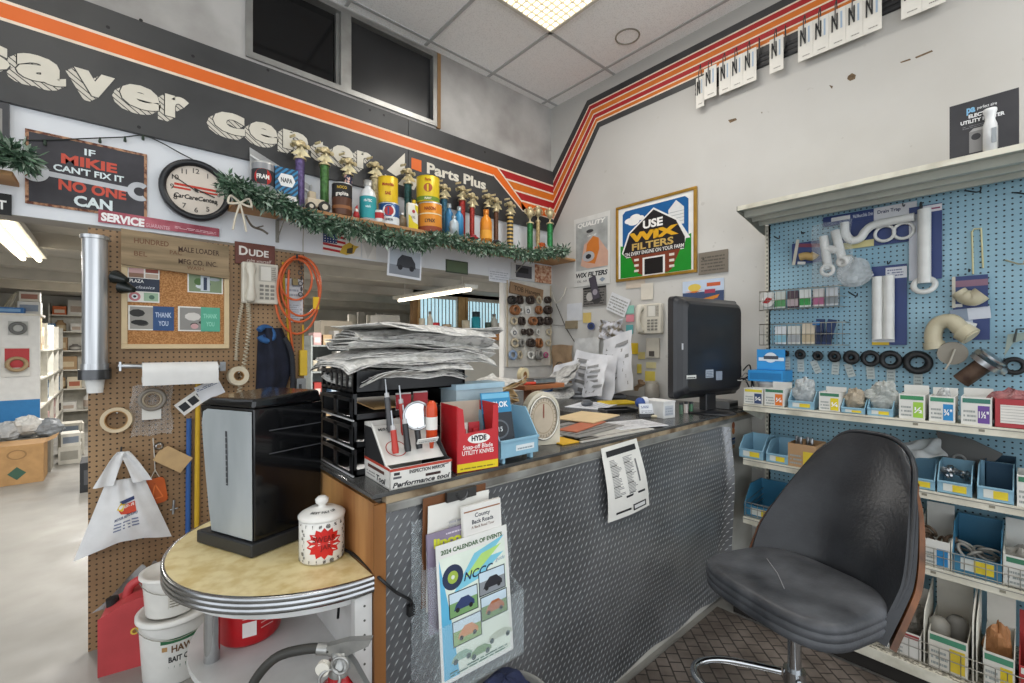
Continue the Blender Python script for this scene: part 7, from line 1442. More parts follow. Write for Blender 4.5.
# ---- hanging price list
q = [onY(602.5, 449, 1.178), onY(638, 438.5, 1.178), onY(649, 505, 1.15), onY(608, 523, 1.15)]      # TL TR BR BL
def pl_(u, v):
    t_ = q[3].lerp(q[2], u); b_ = q[0].lerp(q[1], u); p = t_.lerp(b_, v); return p + V((0, -.010 * math.sin(math.pi * v * 1.3) - .01 * (1 - v) * math.sin(3 * u), .0))
r = thing('price_list', 'white printed price list sheet taped hanging from the worktop edge', 'paper', (q[0] + q[1]) / 2)
MB().grid(pl_, 10, 16, WHITE(), .0012).build('sheet', r); mb = MB(); off = V((0, -.0016, 0))
def pq(u0, v0, u1, v1, m):
    n_ = max(1, int((v1 - v0) * 16)); 
    for i in range(n_): a_, b_ = v0 + (v1 - v0) * i / n_, v0 + (v1 - v0) * (i + 1) / n_; mb.add([pl_(u0, a_) + off, pl_(u1, a_) + off, pl_(u1, b_) + off, pl_(u0, b_) + off], [(0, 1, 2, 3)], m)
dk = P('2b2b2d'); md = P('7a7a7c'); pq(.1, .86, .9, .94, dk); rd = random.Random(2)
for col in (.14, .48):
    for k in range(26):
        v = .30 + k * .02; 
        if k % 7 == 0: pq(col, v, col + .16, v + .012, dk)
        else: pq(col, v, col + rd.uniform(.12, .26), v + .008, md)
pq(.4, .255, .9, .285, dk); pq(.78, .42, .82, .74, md); pq(.16, .07, .5, .10, dk); pq(.55, .04, .9, .13, dk); pq(.58, .06, .87, .11, P('dcdcda')); mb.build('print', r)
# ---- brochure holder on the counter front
ac = mat('acrylic', 'd9e4e8', .08, alpha=.1, var=.05)
r = thing('brochure_holder', 'clear acrylic two pocket brochure holder on the counter front', 'brochure holder', (.86, 1.14, .52))
hx0, hx1 = .655, .985
mb = MB(); mb.bb((hx0, 1.186, .52), (hx1, 1.1895, .98), ac); mb.bb((hx0, 1.06, .515), (hx1, 1.19, .52), ac); mb.bb((hx0, 1.06, .52), (hx1, 1.063, .72), ac); mb.bb((hx0, 1.125, .66), (hx1, 1.128, .86), ac)
for x in (hx0, hx1 - .003): mb.prism([(0, 0), (.127, 0), (.127, .46), (.065, .36), (.06, .22), (0, .2)], Fr((x, 1.063, .52), YAX, ZAX), .003, ac)
mb.build('pockets', r)
f = Fr((.70, 1.095, .526), V((1, -.04, 0)), V((.0, .09, 1))); W, H = .262, .39
r = thing('event_calendar', 'white calendar of events poster with classic car pictures in the holder', 'flyer', f.p(W / 2, 0)); MB().box((W / 2, H / 2, -.001), (W, H, .002), P('e4e4df'), fr=f).build('sheet', r)
mb = MB(); lt = P('bfe08a'); sky = P('5fb3d8'); mb.rect(f, .008, .012, W - .012, H * .9, P('dfe9dc')); mb.poly(f, [(.008, .012), (.06, .012), (.04, H * .45), (.008, H * .9)], sky); mb.poly(f, [(W * .2, H * .62), (W * .5, H * .86), (W * .95, H * .93), (W * .7, H * .80), (W * .93, H * .80), (W * .55, H * .66)], P('7cc6dc')); mb.poly(f, [(W * .35, H * .70), (W * .6, H * .84), (W * .9, H * .87), (W * .55, H * .72)], P('b4dc7a')); 
mb.text(f, '2024 CALENDAR OF EVENTS', W * .06, H * .925, H * .032, P('2f5a2a'), W * .86, .03)
mb.ring(f, W * .20, H * .74, .018, .036, P('2a3550')); mb.ring(f, W * .20, H * .74, .006, .018, P('9fb84a')); mb.text(f, 'NCCC', W * .34, H * .68, H * .06, P('1f2c4a'), W * .42, .02, shear=.3); mb.text(f, 'guide', W * .80, H * .74, H * .03, P('6a8aa8'), W * .14, .0, shear=.3)
for i, (x, y, c1, c2) in enumerate(((.14, .45, '7aa36a', '2f3f6a'), (.55, .52, '8a8f94', '26262c'), (.17, .24, '8aa86a', 'c98a5c'), (.56, .33, '6f8f5a', 'a8623c'))):
    mb.rect(f, W * x - .003, H * y - .003, W * (x + .37) + .003, H * (y + .17) + .003, P('1d2430')); mb.rect(f, W * x, H * y, W * (x + .37), H * (y + .17), P(c1)); mb.rect(f, W * x, H * (y + .1), W * (x + .37), H * (y + .17), P('c9dbe6')); mb.poly(f, [(W * (x + .05), H * (y + .04)), (W * (x + .08), H * (y + .08)), (W * (x + .15), H * (y + .12)), (W * (x + .25), H * (y + .12)), (W * (x + .33), H * (y + .07)), (W * (x + .33), H * (y + .04))], P(c2)); mb.disc(f, W * (x + .1), H * (y + .04), .007, P('1a1a1c')); mb.disc(f, W * (x + .28), H * (y + .04), .007, P('1a1a1c'))
for k, (x, y, s_) in enumerate(((.12, .13, 1), (.36, .10, 1.1), (.62, .15, 1.3))): mb.poly(f, [(W * x, H * y), (W * (x + .03), H * (y + .035)), (W * (x + .1 * s_), H * (y + .06)), (W * (x + .2 * s_), H * (y + .06)), (W * (x + .28 * s_), H * (y + .025)), (W * (x + .28 * s_), H * y)], P(('8fae9c', '7c9a72', 'b9c2b0')[k])); mb.disc(f, W * (x + .06), H * y, .008, P('3a4a4a')); mb.disc(f, W * (x + .23 * s_), H * y, .008, P('3a4a4a'))
mb.lines(f, W * .1, H * .045, W * .9, H * .085, 2, P('3f6a5a')); mb.build('print', r)
f = Fr((.685, 1.135, .66), V((1, -.03, 0)), V((0, .06, 1))); W, H = .21, .285
r = thing('magazine', 'purple grey lincoln brochure standing in the rear pocket', 'magazine', f.p(W / 2, 0)); MB().box((W / 2, H / 2, -.004), (W, H, .008), P('8a7f94'), fr=f).text(f, 'lincoln', W * .1, H * .85, H * .09, P('cfd23a'), W * .62, .05).lines(f, W * .3, H * .95, W * .6, H * .985, 1, P('d3ccd8')).build('cover', r); MB().box((W / 2, H / 2, -.010), (W * .98, H * .98, .003), WHITE(), fr=f).build('pages', r)
f = Fr((.80, 1.118, .728), V((1, -.05, 0)), V((0, .07, 1))); W, H = .145, .275
r = thing('map_leaflet', 'white leaflet stack titled county back roads beside the lincoln brochure', 'leaflet', f.p(W / 2, 0)); MB().box((W / 2, H / 2, -.006), (W, H, .012), P('e3e1dc'), fr=f).build('sheets', r); mb = MB(); mb.text(f, 'County', W * .5, H * .86, H * .045, P('3a3f4a'), W * .4, .02, 'c'); mb.text(f, 'Back Roads', W * .5, H * .79, H * .045, P('3a3f4a'), W * .56, .02, 'c'); mb.text(f, 'A Back Road Tour', W * .5, H * .74, H * .028, P('7a5a4a'), W * .6, .01, 'c'); mb.rect(f, .004, H * .93, W - .004, H * .945, P('9a6a4a')); mb.build('print', r)
f = Fr((.655, 1.178, .72), V((1, 0, 0)), V((.02, .0, 1))); W, H = .235, .325
r = thing('clipboard', 'brown clipboard with white sheets hung on the counter front', 'clipboard', f.p(W / 2, 0)); f = f.at(.005, 0, 0); MB().box((W / 2 + .02, H / 2, 0), (W, H, .004), mat('hardboard', '6e4527', .5), fr=f).build('board', r, .002)
g = f.at(.03, -.01, .005); crumple('sheets', '', '', g, W * .98, H * .96, WHITE(), .004, 77, r); mb = MB(); mb.lines(g.at(0, 0, .014), W * .3, H * .45, W * .85, H * .8, 8, P('a9a9ac')); mb.build('print', r)
MB().box((W / 2 + .03, H * .97, .014), (.11, .03, .012), mat('clip_metal', '5a5a5a', .3, .8), fr=f).torus(f.p(W / 2 + .03, H * .985, .02), f.n, .02, .004, mat('clip_metal', '5a5a5a', .3, .8), 18, 6, 0, 180).build('clip', r)
# waste basket with navy cloth beneath
r = thing('waste_basket', 'grey waste basket on the floor under the brochure holder', 'basket', (.86, 1.03, 0)); MB().lathe([(0, .004), (.10, .004), (.135, .44), (.142, .445), (.142, .455), (.13, .45), (.098, .01), (0, .01)], (.86, 1.0, .0005), P('7d7d7a', .4), 28).build('bucket', r); MB().torus((.86, 1.0, .45), ZAX, .139, .006, P('8a8a86'), 32, 6).build('rim', r)
tag(lump((.87, 1.02, .46), (.085, .075, .055), mat('navy_cloth', '232c4e', .85, var=.3, scale=15), 81, 24, 14, .12).build('navy_cloth'), 'crumpled navy cloth heaped on the basket below the holder', 'cloth'); tag(lump((.79, .98, .45), (.05, .04, .045), mat('pink_white', 'd8c3c8', .6, var=.2), 82, 20, 12, .15).build('pale_bag'), 'pale pinkish bag beside the navy cloth in the basket', 'bag')
# ================================================================ ON THE ROUND TABLE
u_ = V((.955, .297, 0)); v_ = V((-.40, .917, 0)).normalized()
tz = TZ + .0028
f = Fr((.313, 1.543, tz), u_, v_)                     # n = up
LW, RW, H = .245, .235, .475                          # left face length, right face length
r = thing('countertop_machine', 'tall black countertop machine with brushed silver front panel on the table', 'appliance', f.p(RW / 2, LW / 2))
blk = mat('gloss_black', '101113', .15, var=.2, coat=.3); slv = mat('brushed_silver', 'b3b9bb', .4, .3, scale=6, col2='9aa1a4', stretch=(1, 1, .3))
pts = lambda e: [(-e, -e), (RW + e, -e), (RW + e, LW + e), (-e, LW + e)]
W0 = lambda x, y, z: f.o + u_ * x + v_ * y + V((0, 0, z))
def frus(lo, hi, m, name, bev=.004):
    vs = [W0(*p) for p in lo + hi]; MB().add(vs, [(3, 2, 1, 0), (4, 5, 6, 7), (0, 1, 5, 4), (1, 2, 6, 5), (2, 3, 7, 6), (3, 0, 4, 7)], m).build(name, r, bev)
frus([(-.01, -.012, 0), (RW + .01, -.012, 0), (RW + .01, LW + .012, 0), (-.01, LW + .012, 0)], [(-.01, -.012, .04), (RW + .01, -.012, .04), (RW + .01, LW + .012, .04), (-.01, LW + .012, .04)], mat('machine_base', '2b2c2e', .35), 'base')
frus([(.006, 0, .04), (RW, 0, .04), (RW, LW - .02, .04), (.006, LW - .035, .04)], [(.0, -.008, H - .03), (RW, -.008, H - .03), (RW, LW + .02, H - .03), (.0, LW + .01, H - .03)], blk, 'body')
frus([(-.004, -.010, H - .029), (RW, -.010, H - .029), (RW, LW + .022, H - .029), (-.004, LW + .014, H - .029)], [(.004, -.004, H), (RW - .01, -.004, H + .012), (RW - .01, LW, H + .012), (.008, LW - .03, H - .004)], blk, 'lid', .008)
def pan(y, z): e = (z - .04) / (H - .07); return W0(.006 * (1 - e) - .0035, y, z)
o_ = [(.002, .045), (LW - .045, .045), (LW - .032, .12), (LW - .02, .22), (LW - .008, .33), (LW - .004, .39), (LW - .012, .425), (LW - .035, .435), (-.004, .437)]
MB().add([pan(y, z) for y, z in o_], [tuple(range(len(o_)))[::-1]], slv).build('front_panel', r)
MB().add([pan(y, z) - u_ * .001 for y, z in ((.112, .20), (.122, .20), (.122, .37), (.112, .37))], [(3, 2, 1, 0)], P('3a3c3f')).build('gauge_slot', r)
for k in range(9): MB().add([pan(y, z) - u_ * .0016 for y, z in ((.113, .205 + .018 * k), (.121, .205 + .018 * k), (.121, .208 + .018 * k), (.113, .208 + .018 * k))], [(3, 2, 1, 0)], P('8a8c8e')).build('gauge_mark', r)
for z in (.30, .372): MB().add([W0(RW * .2, -.0085 + .0, z), W0(RW * .98, -.0085, z), W0(RW * .98, -.0085, z + .003), W0(RW * .2, -.0085, z + .003)], [(0, 1, 2, 3)], P('4a4b4e')).build('seam', r)
# sugar jar
c = onZ(322, 556, tz); jr = .064
r = thing('sugar_jar', 'white lidded ceramic jar with red starburst on the round table', 'jar', (c.x, c.y, tz)); cer = mat('ceramic_white', 'e2e0da', .25, var=.04)
MB().lathe([(0, 0), (jr - .004, 0), (jr, .006), (jr, .118), (jr - .004, .124), (0, .124)], (c.x, c.y, tz), cer, 40).build('body', r)
MB().lathe([(jr + .002, .124), (jr + .003, .130), (jr - .004, .137), (jr * .6, .148), (.012, .152), (.010, .156), (.018, .164), (.019, .174), (.011, .182), (0, .183)], (c.x, c.y, tz), cer, 40).build('lid', r)
a0 = math.atan2(-c.y, -c.x) + .10; mb = MB(); JP = lambda s_, z, e=.0006: V((c.x + (jr + e) * math.cos(a0 + s_ / jr), c.y + (jr + e) * math.sin(a0 + s_ / jr), tz + z))
n = 28; st = []
for i in range(n): t_ = 2 * math.pi * i / n; q_ = 1.0 if i % 2 else .78; st.append((.052 * q_ * math.cos(t_), .062 + .046 * q_ * math.sin(t_)))
for i in range(n): a_, b_ = st[i], st[(i + 1) % n]; mb.add([JP(0, .062, .001), JP(a_[0] * .5, .062 + (a_[1] - .062) * .5, .001), JP(*a_, .001), JP(*b_, .001), JP(b_[0] * .5, .062 + (b_[1] - .062) * .5, .001)], [(0, 1, 4), (1, 2, 3, 4)], P('c9241f', .3))
def jtext(t_, s0, z, h, m, w=None, e=.0018):
    vs, fs, W_, H_ = glyphs(t_, .02); k = h / H_; kx = k if w is None else w / W_; mb.add([JP(s0 + (p[0] - W_ / 2) * kx, z + p[1] * k, e) for p in vs], fs, m)
jtext('SWEAR', 0, .068, .016, P('7a1210', .3), .062); jtext('JAR', .004, .045, .014, P('7a1210', .3), .03)
for i, ch in enumerate('#@%&*?!#@%&*?!#@'): jtext(ch, (i - 7.5) * .021, .108, .009, P('2a2a2c')); jtext(ch, (i - 7.5) * .021 + .01, .006, .009, P('2a2a2c'))
for i in range(8):
    for s_ in (-1, 1): jtext('#@*!?&%#'[i], s_ * (.060 + .006 * (i % 2)), .018 + .011 * i, .008, P('2a2a2c'))
vs, fs, W_, H_ = glyphs('BEST PAY UP', .02); kk = .010 / H_
mb.add([V((c.x + (jr * .8 - p[1] * kk) * math.cos(a0 + (p[0] - W_ / 2) * kk / (jr * .8)), c.y + (jr * .8 - p[1] * kk) * math.sin(a0 + (p[0] - W_ / 2) * kk / (jr * .8)), tz + .1455 + p[1] * kk * .28)) for p in vs], fs, P('2a2a2c')); mb.build('print', r)
# red plastic tub on lower shelf
sz = .5605; c = V((.335, 1.68, sz)); r = thing('coffee_tub', 'red plastic coffee tub on the lower table shelf', 'tub', c); rp = P('b81e24', .3)
MB().lathe([(0, 0), (.082, 0), (.09, .01), (.093, .10), (.092, .15), (.085, .155), (0, .155)], c, rp, 36).build('body', r); a0t = math.atan2(-c.y, -c.x); mb = MB(); TP = lambda s_, z: V((c.x + .0945 * math.cos(a0t + s_ / .093), c.y + .0945 * math.sin(a0t + s_ / .093), c.z + z))
mb.add([TP(-.02, .035), TP(.018, .035), TP(.018, .08), TP(-.02, .08)], [(0, 1, 2, 3)], P('e4dcd8'))
for k in range(6): mb.add([TP(.03, .05 + .016 * k), TP(.07 - .004 * (k % 3), .05 + .016 * k), TP(.07 - .004 * (k % 3), .053 + .016 * k), TP(.03, .053 + .016 * k)], [(0, 1, 2, 3)], P('e0a8a4'))
for k in range(4): mb.add([TP(-.02, .09 + .008 * k), TP(.016, .09 + .008 * k), TP(.016, .092 + .008 * k), TP(-.02, .092 + .008 * k)], [(0, 1, 2, 3)], P('e0a8a4'))
mb.build('label', r)
# power cord
pts = [W0(RW * .95, -.012, .03), V((.52, 1.46, tz + .012)), V((.545, 1.33, tz + .006)), V((.556, 1.19, .85)), V((.60, 1.178, .80)), V((.645, 1.178, .76)), V((.652, 1.185, .735))]
r = thing('power_cord', 'black power cord running from the machine down to the counter front', 'cord', pts[2]); MB().tube(spline(pts, 8), .0045, P('1a1a1b', .4), 8).build('cable', r); MB().box((.652, 1.188, .725), (.02, .016, .03), P('1a1a1b')).build('plug', r)
tag(MB().tube(spline([(.53, 1.45, TZ - .08), (.53, 1.42, TZ - .13), (.50, 1.35, TZ - .17)], 5), .004, P('1a1a1b'), 6).build('thin_cable'), 'short thin black cable hanging below the tabletop', 'cable')
# ---- fire extinguisher
ex, ey = .425, 1.135; r = thing('fire_extinguisher', 'red fire extinguisher with black hose in front of the table', 'fire extinguisher', (ex, ey, 0)); rx = P('a82226', .25)
MB().lathe([(0, .002), (.07, .002), (.074, .01), (.074, .56), (.066, .615), (.045, .65), (.028, .665), (.026, .68), (0, .68)], (ex, ey, 0), rx, 36).build('cylinder', r)
bm = mat('extinguisher_metal', 'a9a9a6', .3, .7, var=.15)
MB().lathe([(.027, .68), (.027, .71), (.02, .715), (.02, .735), (0, .735)], (ex, ey, 0), bm, 20).build('valve', r)
hd = V((.62, -.6, 0)).normalized()
f = Fr((ex, ey, .73), V((.75, -.66, 0)), ZAX)
MB().prism([(-.03, .0), (.0, -.012), (.075, .022), (.082, .037), (.02, .034), (-.03, .02)], f.at(0, 0, -.011), .022, bm).build('upper_lever', r, .002)
MB().prism([(-.01, -.02), (.01, -.03), (.06, -.10), (.075, -.088), (.04, -.025), (.02, -.0)], f.at(0, 0, -.011), .022, bm).build('carry_handle', r, .002)
MB().torus(f.p(-.012, -.045, .035), f.n + V((.2, 0, .2)), .024, .004, bm, 22, 6).torus(f.p(.012, -.012, .03), f.n, .02, .004, bm, 22, 6).build('pin_ring', r)
MB().cyl(f.p(-.03, -.02, .02), f.p(-.03, -.02, .034), .017, P('d8d4c8'), n=18).build('gauge', r)
MB().tube(spline([f.p(-.025, .008, 0), f.p(-.08, .012, .005), f.p(-.16, -.01, .01), f.p(-.22, -.09, .015), f.p(-.245, -.22, .02), f.p(-.225, -.36, .02), f.p(-.17, -.46, .012)], 7), .0115, P('34332f', .5), 12).build('hose', r); MB().cyl(f.p(-.03, .008, 0), f.p(-.055, .011, .002), .014, bm, n=14).build('hose_coupling', r); MB().cyl(f.p(-.17, -.46, .012), f.p(-.14, -.52, .01), .018, P('1b1b1c'), .012, n=14).build('nozzle', r)
mb = MB(); ae = math.atan2(-ey, -ex); EP = lambda s_, z: V((ex + .0748 * math.cos(ae + s_ / .075), ey + .0748 * math.sin(ae + s_ / .075), z)); n = 8
for i in range(n): s0, s1 = -.05 + .1 * i / n, -.05 + .1 * (i + 1) / n; mb.add([EP(s0, .36), EP(s1, .36), EP(s1, .555), EP(s0, .555)], [(0, 1, 2, 3)], P('9fd0cf'))
mb.build('label', r)
# ================================================================ FLOOR LEFT
# gas can
r = thing('gas_can', 'red plastic gas can on the floor before the pegboard', 'gas can', (.06, 2.86, 0)); rg = mat('can_red', 'c0474a', .45, var=.12, scale=6)
f = Fr((-.055, 2.76, 0), V((.98, -.18, 0)), ZAX); W = .235; D = .2
prof = [(.0, .0), (W, .0), (W, .27), (W - .01, .30), (W - .03, .335), (.09, .305), (.03, .275), (0, .262)]
MB().prism(prof, f.at(0, 0, -D), D, rg).build('body', r, .022, seg=3)
MB().tube(spline([f.p(.085, .285, -D / 2), f.p(.10, .345, -D / 2), f.p(.16, .372, -D / 2), f.p(.215, .372, -D / 2), f.p(.225, .325, -D / 2)], 5), .019, rg, 12).build('handle', r)
MB().cyl(f.p(.035, .265, -D / 2), f.p(.032, .305, -D / 2), .024, P('1c1c1d'), n=20).build('cap', r); MB().disc(f, .13, .17, .016, P('d8b84a')).disc(f, .13, .17, .009, P('8a5a2a')).build('sticker', r)
# buckets
def bucket(lab, c, rb, rt, h, col, deco):
    r = thing('bucket', lab, 'bucket', c); m = P(col, .35); MB().lathe([(0, 0), (rb, 0), (rb + .002, .004), (rt, h * .9), (rt, h * .92), (rt + .008, h * .92), (rt + .008, h * .95), (rt, h * .95)], c, m, 40).build('body', r)
    MB().lathe([(rt + .012, h * .94), (rt + .012, h), (rt - .006, h), (rt - .01, h - .008), (0, h - .008)], c, m, 40).build('lid', r)
    a0 = math.atan2(-c[1], -c[0]) + .12; mb = MB(); rr = lambda z: rb + (rt - rb) * z / (h * .9)
    BP = lambda s_, z, e=.001: V((c[0] + (rr(z) + e) * math.cos(a0 + s_ / rr(z)), c[1] + (rr(z) + e) * math.sin(a0 + s_ / rr(z)), c[2] + z))
    deco(mb, BP, h); mb.build('label', r)
    MB().tube([V((c[0] + (rt + .012) * math.cos(a0 + q), c[1] + (rt + .012) * math.sin(a0 + q), c[2] + h * .9 - .05 * math.sin(math.pi * (q + 1.4) / 2.8))) for q in [-1.4 + 2.8 * i / 12 for i in range(13)]], .002, WIRE(), 5).build('bail', r)
def quad(mb, BP, s0, z0, s1, z1, m, e=.001, n=8):
    for i in range(n): a, b = s0 + (s1 - s0) * i / n, s0 + (s1 - s0) * (i + 1) / n; mb.add([BP(a, z0, e), BP(b, z0, e), BP(b, z1, e), BP(a, z1, e)], [(0, 1, 2, 3)], m)
def btext(mb, BP, t_, s0, z, h, m, w, e=.0022):
    vs, fs, W_, H_ = glyphs(t_, .03); mb.add([BP(s0 + p[0] * w / W_, z + p[1] * h / H_, e) for p in vs], fs, m)
def dbig(mb, BP, h): quad(mb, BP, -.07, h * .66, .12, h * .73, P('2f6a45')); quad(mb, BP, -.04, h * .12, .12, h * .3, P('2f6a45')); btext(mb, BP, 'HAWK', -.03, h * .52, .03, P('6a4a2a'), .1); btext(mb, BP, 'BAIT CHUNX', -.04, h * .37, .024, P('2a2a2c'), .14); quad(mb, BP, -.065, h * .55, -.045, h * .62, P('b08a5a'), .0015)
def dsml(mb, BP, h): quad(mb, BP, -.03, h * .22, .03, h * .6, P('d3cfc4')); [quad(mb, BP, -.024, h * (.26 + .07 * k), .024, h * (.29 + .07 * k), P('8a8478'), .0016) for k in range(5)]; quad(mb, BP, .045, h * .2, .075, h * .65, P('3a3030')); quad(mb, BP, .048, h * .42, .072, h * .62, P('b8683a'), .0016)
bucket('large white bait bucket with green label on the floor', (.215, 2.60, .0005), .118, .135, .29, 'e2e1dc', dbig)
bucket('smaller white bucket stacked on the large bait bucket', (.205, 2.60, .2915), .098, .112, .18, 'e6e4de', dsml)
r = thing('plastic_sheet', 'grey translucent plastic sheeting draped behind the gas can', 'plastic sheet', (.1, 2.97, .2)); q = [PA(91, 612, .03), PA(165, 588, .05), PA(163, 560, .03), PA(140, 566, .025)]
MB().grid(lambda u, v: q[0].lerp(q[1], u).lerp(q[3].lerp(q[2], u), v) + V((0, -.02 * math.sin(9 * u + 5 * v) - .02, .01 * math.sin(13 * u))), 20, 10, mat('poly_grey', 'a9a9a8', .25, alpha=.6, var=.2, scale=15, bump=.5), .001).build('film', r)
# shopping bag on the pegboard
r = thing('shopping_bag', 'white plastic shopping bag with orange auto logo hung on the pegboard', 'bag', PA(122, 552, .06)); bagm = mat('bag_white', 'dcdcdc', .4, var=.06, bump=.25, bscale=18)
f = Fr(PA(122, 541, .03), XAX, ZAX); topz = PA(122, 452, .03).z - f.o.z; px2m = lambda px: PA(px, 500, .03).x - f.o.x
def hwb(v): return px2m(168) * (1 - v) ** .75 * 1.0 + .05 * (1 - (1 - v) ** .8) if v < .62 else None
def bagf(side):
    def g(u, v):
        U = (u - .5) * 2; vv = v * .70; wd = .165 * (1 - vv) ** 1.0 + .022; x = U * wd; z = vv * topz + .015 * math.cos(U * 3.1) * (1 - v) - .02 * abs(U) ** 3 * (1 - v) + .0
        b = .062 * (1 - abs(U) ** 2.2) * (1 - v * .75) * (.5 + .5 * math.sin(math.pi * min(v * 1.1 + .12, 1))) + .006 * math.sin(11 * U + 6 * v) * (1 - abs(U))
        return f.p(x + .012, z + U * .008 * (1 - v), .012 + .062 * 0 + (b + .004 if side else -b * .08))
    return g
MB().grid(bagf(1), 36, 26, bagm).build('front', r); MB().grid(bagf(0), 36, 12, bagm).build('back', r)
for s_ in (-1, 1):
    mb = MB(); mb.grid(lambda u, v: f.p(s_ * (.072 * (1 - v) ** .8 + .002) + (u - .5) * (.075 - .035 * v) + .004, topz * (.66 + .35 * v) , .022 + .02 * (1 - v) + .008 * math.sin(7 * u + 3 * v)), 8, 10, bagm, .002); mb.build('handle', r)
MB().tube([PA(121, 452, 0), PA(121, 452, .035), PA(121.5, 447, .045)], .004, P('3a3a3c'), 6).build('hook', r)
mb = MB(); gfun = bagf(1); BG = lambda u, v: V(gfun(u, v)) + V((0, -.0025, 0))
def bq(pts, m, e=0): mb.add([BG(a, b) + V((0, -e, 0)) for a, b in pts], [tuple(range(len(pts)))], m)
bq([(.40, .52), (.52, .60), (.66, .64), (.66, .47), (.54, .44), (.44, .46)], P('c8452a')); bq([(.37, .54), (.43, .64), (.50, .60), (.46, .50)], P('d8b82a'), .001); bq([(.40, .66), (.66, .72), (.66, .665), (.46, .61)], P('2c3a66'), .001)
for t_, u0, v0, h, w_ in (('Auto Parts', .47, .535, .055, .17), ('MOTOR AUTO SUPPLY', .36, .36, .04, .32)):
    vs, fs, W_, H_ = glyphs(t_, .03); mb.add([BG(u0 + p[0] * w_ / W_, v0 + p[1] * h / H_ + p[0] * w_ / W_ * .25) + V((0, -.0015, 0)) for p in vs], fs, P('e8e0d8') if h > .05 else P('33406a'))
for k in range(3):
    for c_ in range(3): bq([(.36 + .11 * c_, .30 - .05 * k + .02 * c_), (.45 + .11 * c_, .31 - .05 * k + .02 * c_), (.45 + .11 * c_, .33 - .05 * k + .02 * c_), (.36 + .11 * c_, .32 - .05 * k + .02 * c_)], P('6a7290'))
mb.build('print', r)
# ---- orange extension cord
r = thing('extension_cord', 'orange extension cord coiled on a hook at the pegboard\'s right edge', 'cord', PA(297, 335, .05)); oc = P('d0602f', .4)
for k, (cx, rx_, y0_, y1_) in enumerate(((297, 22, 257, 334), (301, 20, 257, 316), (296, 16, 259, 300), (299, 21.5, 256, 322))):
    mb = MB(); pts = []
    for i in range(28):
        t_ = 2 * math.pi * i / 28; cyy = (y0_ + y1_) / 2; ry_ = (y1_ - y0_) / 2; sq = 1 - .25 * max(0, -math.cos(t_)) 
        pts.append(PA(cx + rx_ * math.sin(t_) * (1 + .0 * k) , cyy - ry_ * math.cos(t_), .05 + .012 * k))
    mb.tube(pts, .0068, oc, 8, closed=True); mb.build('loop', r)
MB().tube(spline([PA(289, 270, .07), PA(288, 300, .07), PA(291, 335, .05), PA(293, 352, .04)], 6), .0068, oc, 8).build('tail', r); MB().box(PA(316, 303, .085), (.035, .012, .075), P('e3b51f')).build('tag', r)
MB().tube([PA(297, 258, 0), PA(297, 258, .12), PA(297, 254, .13)], .006, P('3a3a3c'), 6).build('hook', r)
r = thing('yellow_strap', 'thin yellow strap hanging inside the orange cord loops', 'strap', PA(287, 345, .03)); MB().tube(spline([PA(283, 262, .04), PA(284, 285, .035), PA(287, 315, .03), PA(289, 345, .03)], 6), .007, P('c9a52a'), 6).build('webbing', r); MB().box(PA(289, 350, .03), (.03, .012, .05), P('c9a52a')).build('end_loop', r)
r = thing('yellow_bundle', 'yellow wrapped bundle hanging at the doorway edge of the pegboard', 'bundle', PA(303, 376, .02)); MB().bb(PA(300, 376, .035), PA(306, 350, .002), P('d8b53a')).build('wrap', r, .006); MB().tube([PA(303, 350, .02), PA(303, 325, .02)], .006, P('d0aa2f'), 6).build('strap', r)
for k, (a, b_, c_, d, cc, lb) in enumerate(((285, 303, 278, 318, 'd3d6da', 'white printed sheet pinned behind the orange cord'), (288, 300, 300, 322, 'c3ccd6', 'bluish slip pinned lower behind the orange cord'))): card('paper_sheet', lb, 'paper', a, b_, c_, d, .008 + .003 * k, lambda m, f, w, h: m.lines(f, .008, .02, w - .008, h - .02, 7, P('9aa0aa')), cc)
r = thing('chain', 'short steel chain with hardware hung inside the orange coil', 'chain', PA(300, 290, .03))
for k in range(7): MB().torus(PA(300.5 + (k % 2), 262 + 5.4 * k, .035), (1, 0, 0) if k % 2 else (0, 1, 0), .012, .0035, mat('dark_steel', '5c5d5f', .3, .8), 14, 6).build('link', r)
MB().box(PA(295, 282, .03), (.03, .02, .04), mat('brass', '7a6a48', .4, .6)).build('padlock', r)
r = thing('grey_switch_box', 'grey electrical box at the doorway edge low on the pegboard', 'electrical box', PA(302, 396, .03)); MB().bb(PA(297, 396, .05), PA(303.5, 378, .001), P('85888a')).build('box', r, .004); MB().bb(PA(299, 390, .054), PA(301.5, 384, .05), P('3a3c3e')).build('switch', r)
# ---- dark jacket and cap
r = thing('navy_jacket', 'dark navy jacket hanging on the pegboard behind the machine', 'jacket', PA(275, 400, .05)); nv = mat('navy_fabric', '1f2435', .9, var=.3, scale=12, bump=.2, bscale=60)
def jk(u, v): 
    px = 258 + (1 - v) * -3 + u * (24 + 12 * math.sin(math.pi * v) * .9); py = 402 - v * 74; off = .012 + .075 * math.sin(math.pi * u) * (.6 + .4 * math.sin(2.2 * v)) + .012 * math.sin(13 * u + 3 * v)
    return PA(px, py, off)
MB().grid(jk, 24, 20, nv, .004).build('cloth', r); MB().tube(spline([PA(284, 338, .05), PA(291, 352, .05), PA(293, 380, .04), PA(291, 400, .03)], 5), .016, mat('navy_strap', '2a2c33', .8), 8).build('strap', r)
r = thing('blue_cap', 'blue hat hung over the navy jacket', 'hat', PA(265, 336, .06)); MB().torus(PA(266, 334, .07), V((.25, -1, .3)), .042, .017, mat('cap_blue', '2f5f96', .8, var=.2), 28, 8, 20, 330).build('band', r); MB().ell(PA(269, 338, .05), (.04, .03, .035), mat('cap_dark', '27406a', .8)).build('crown', r)
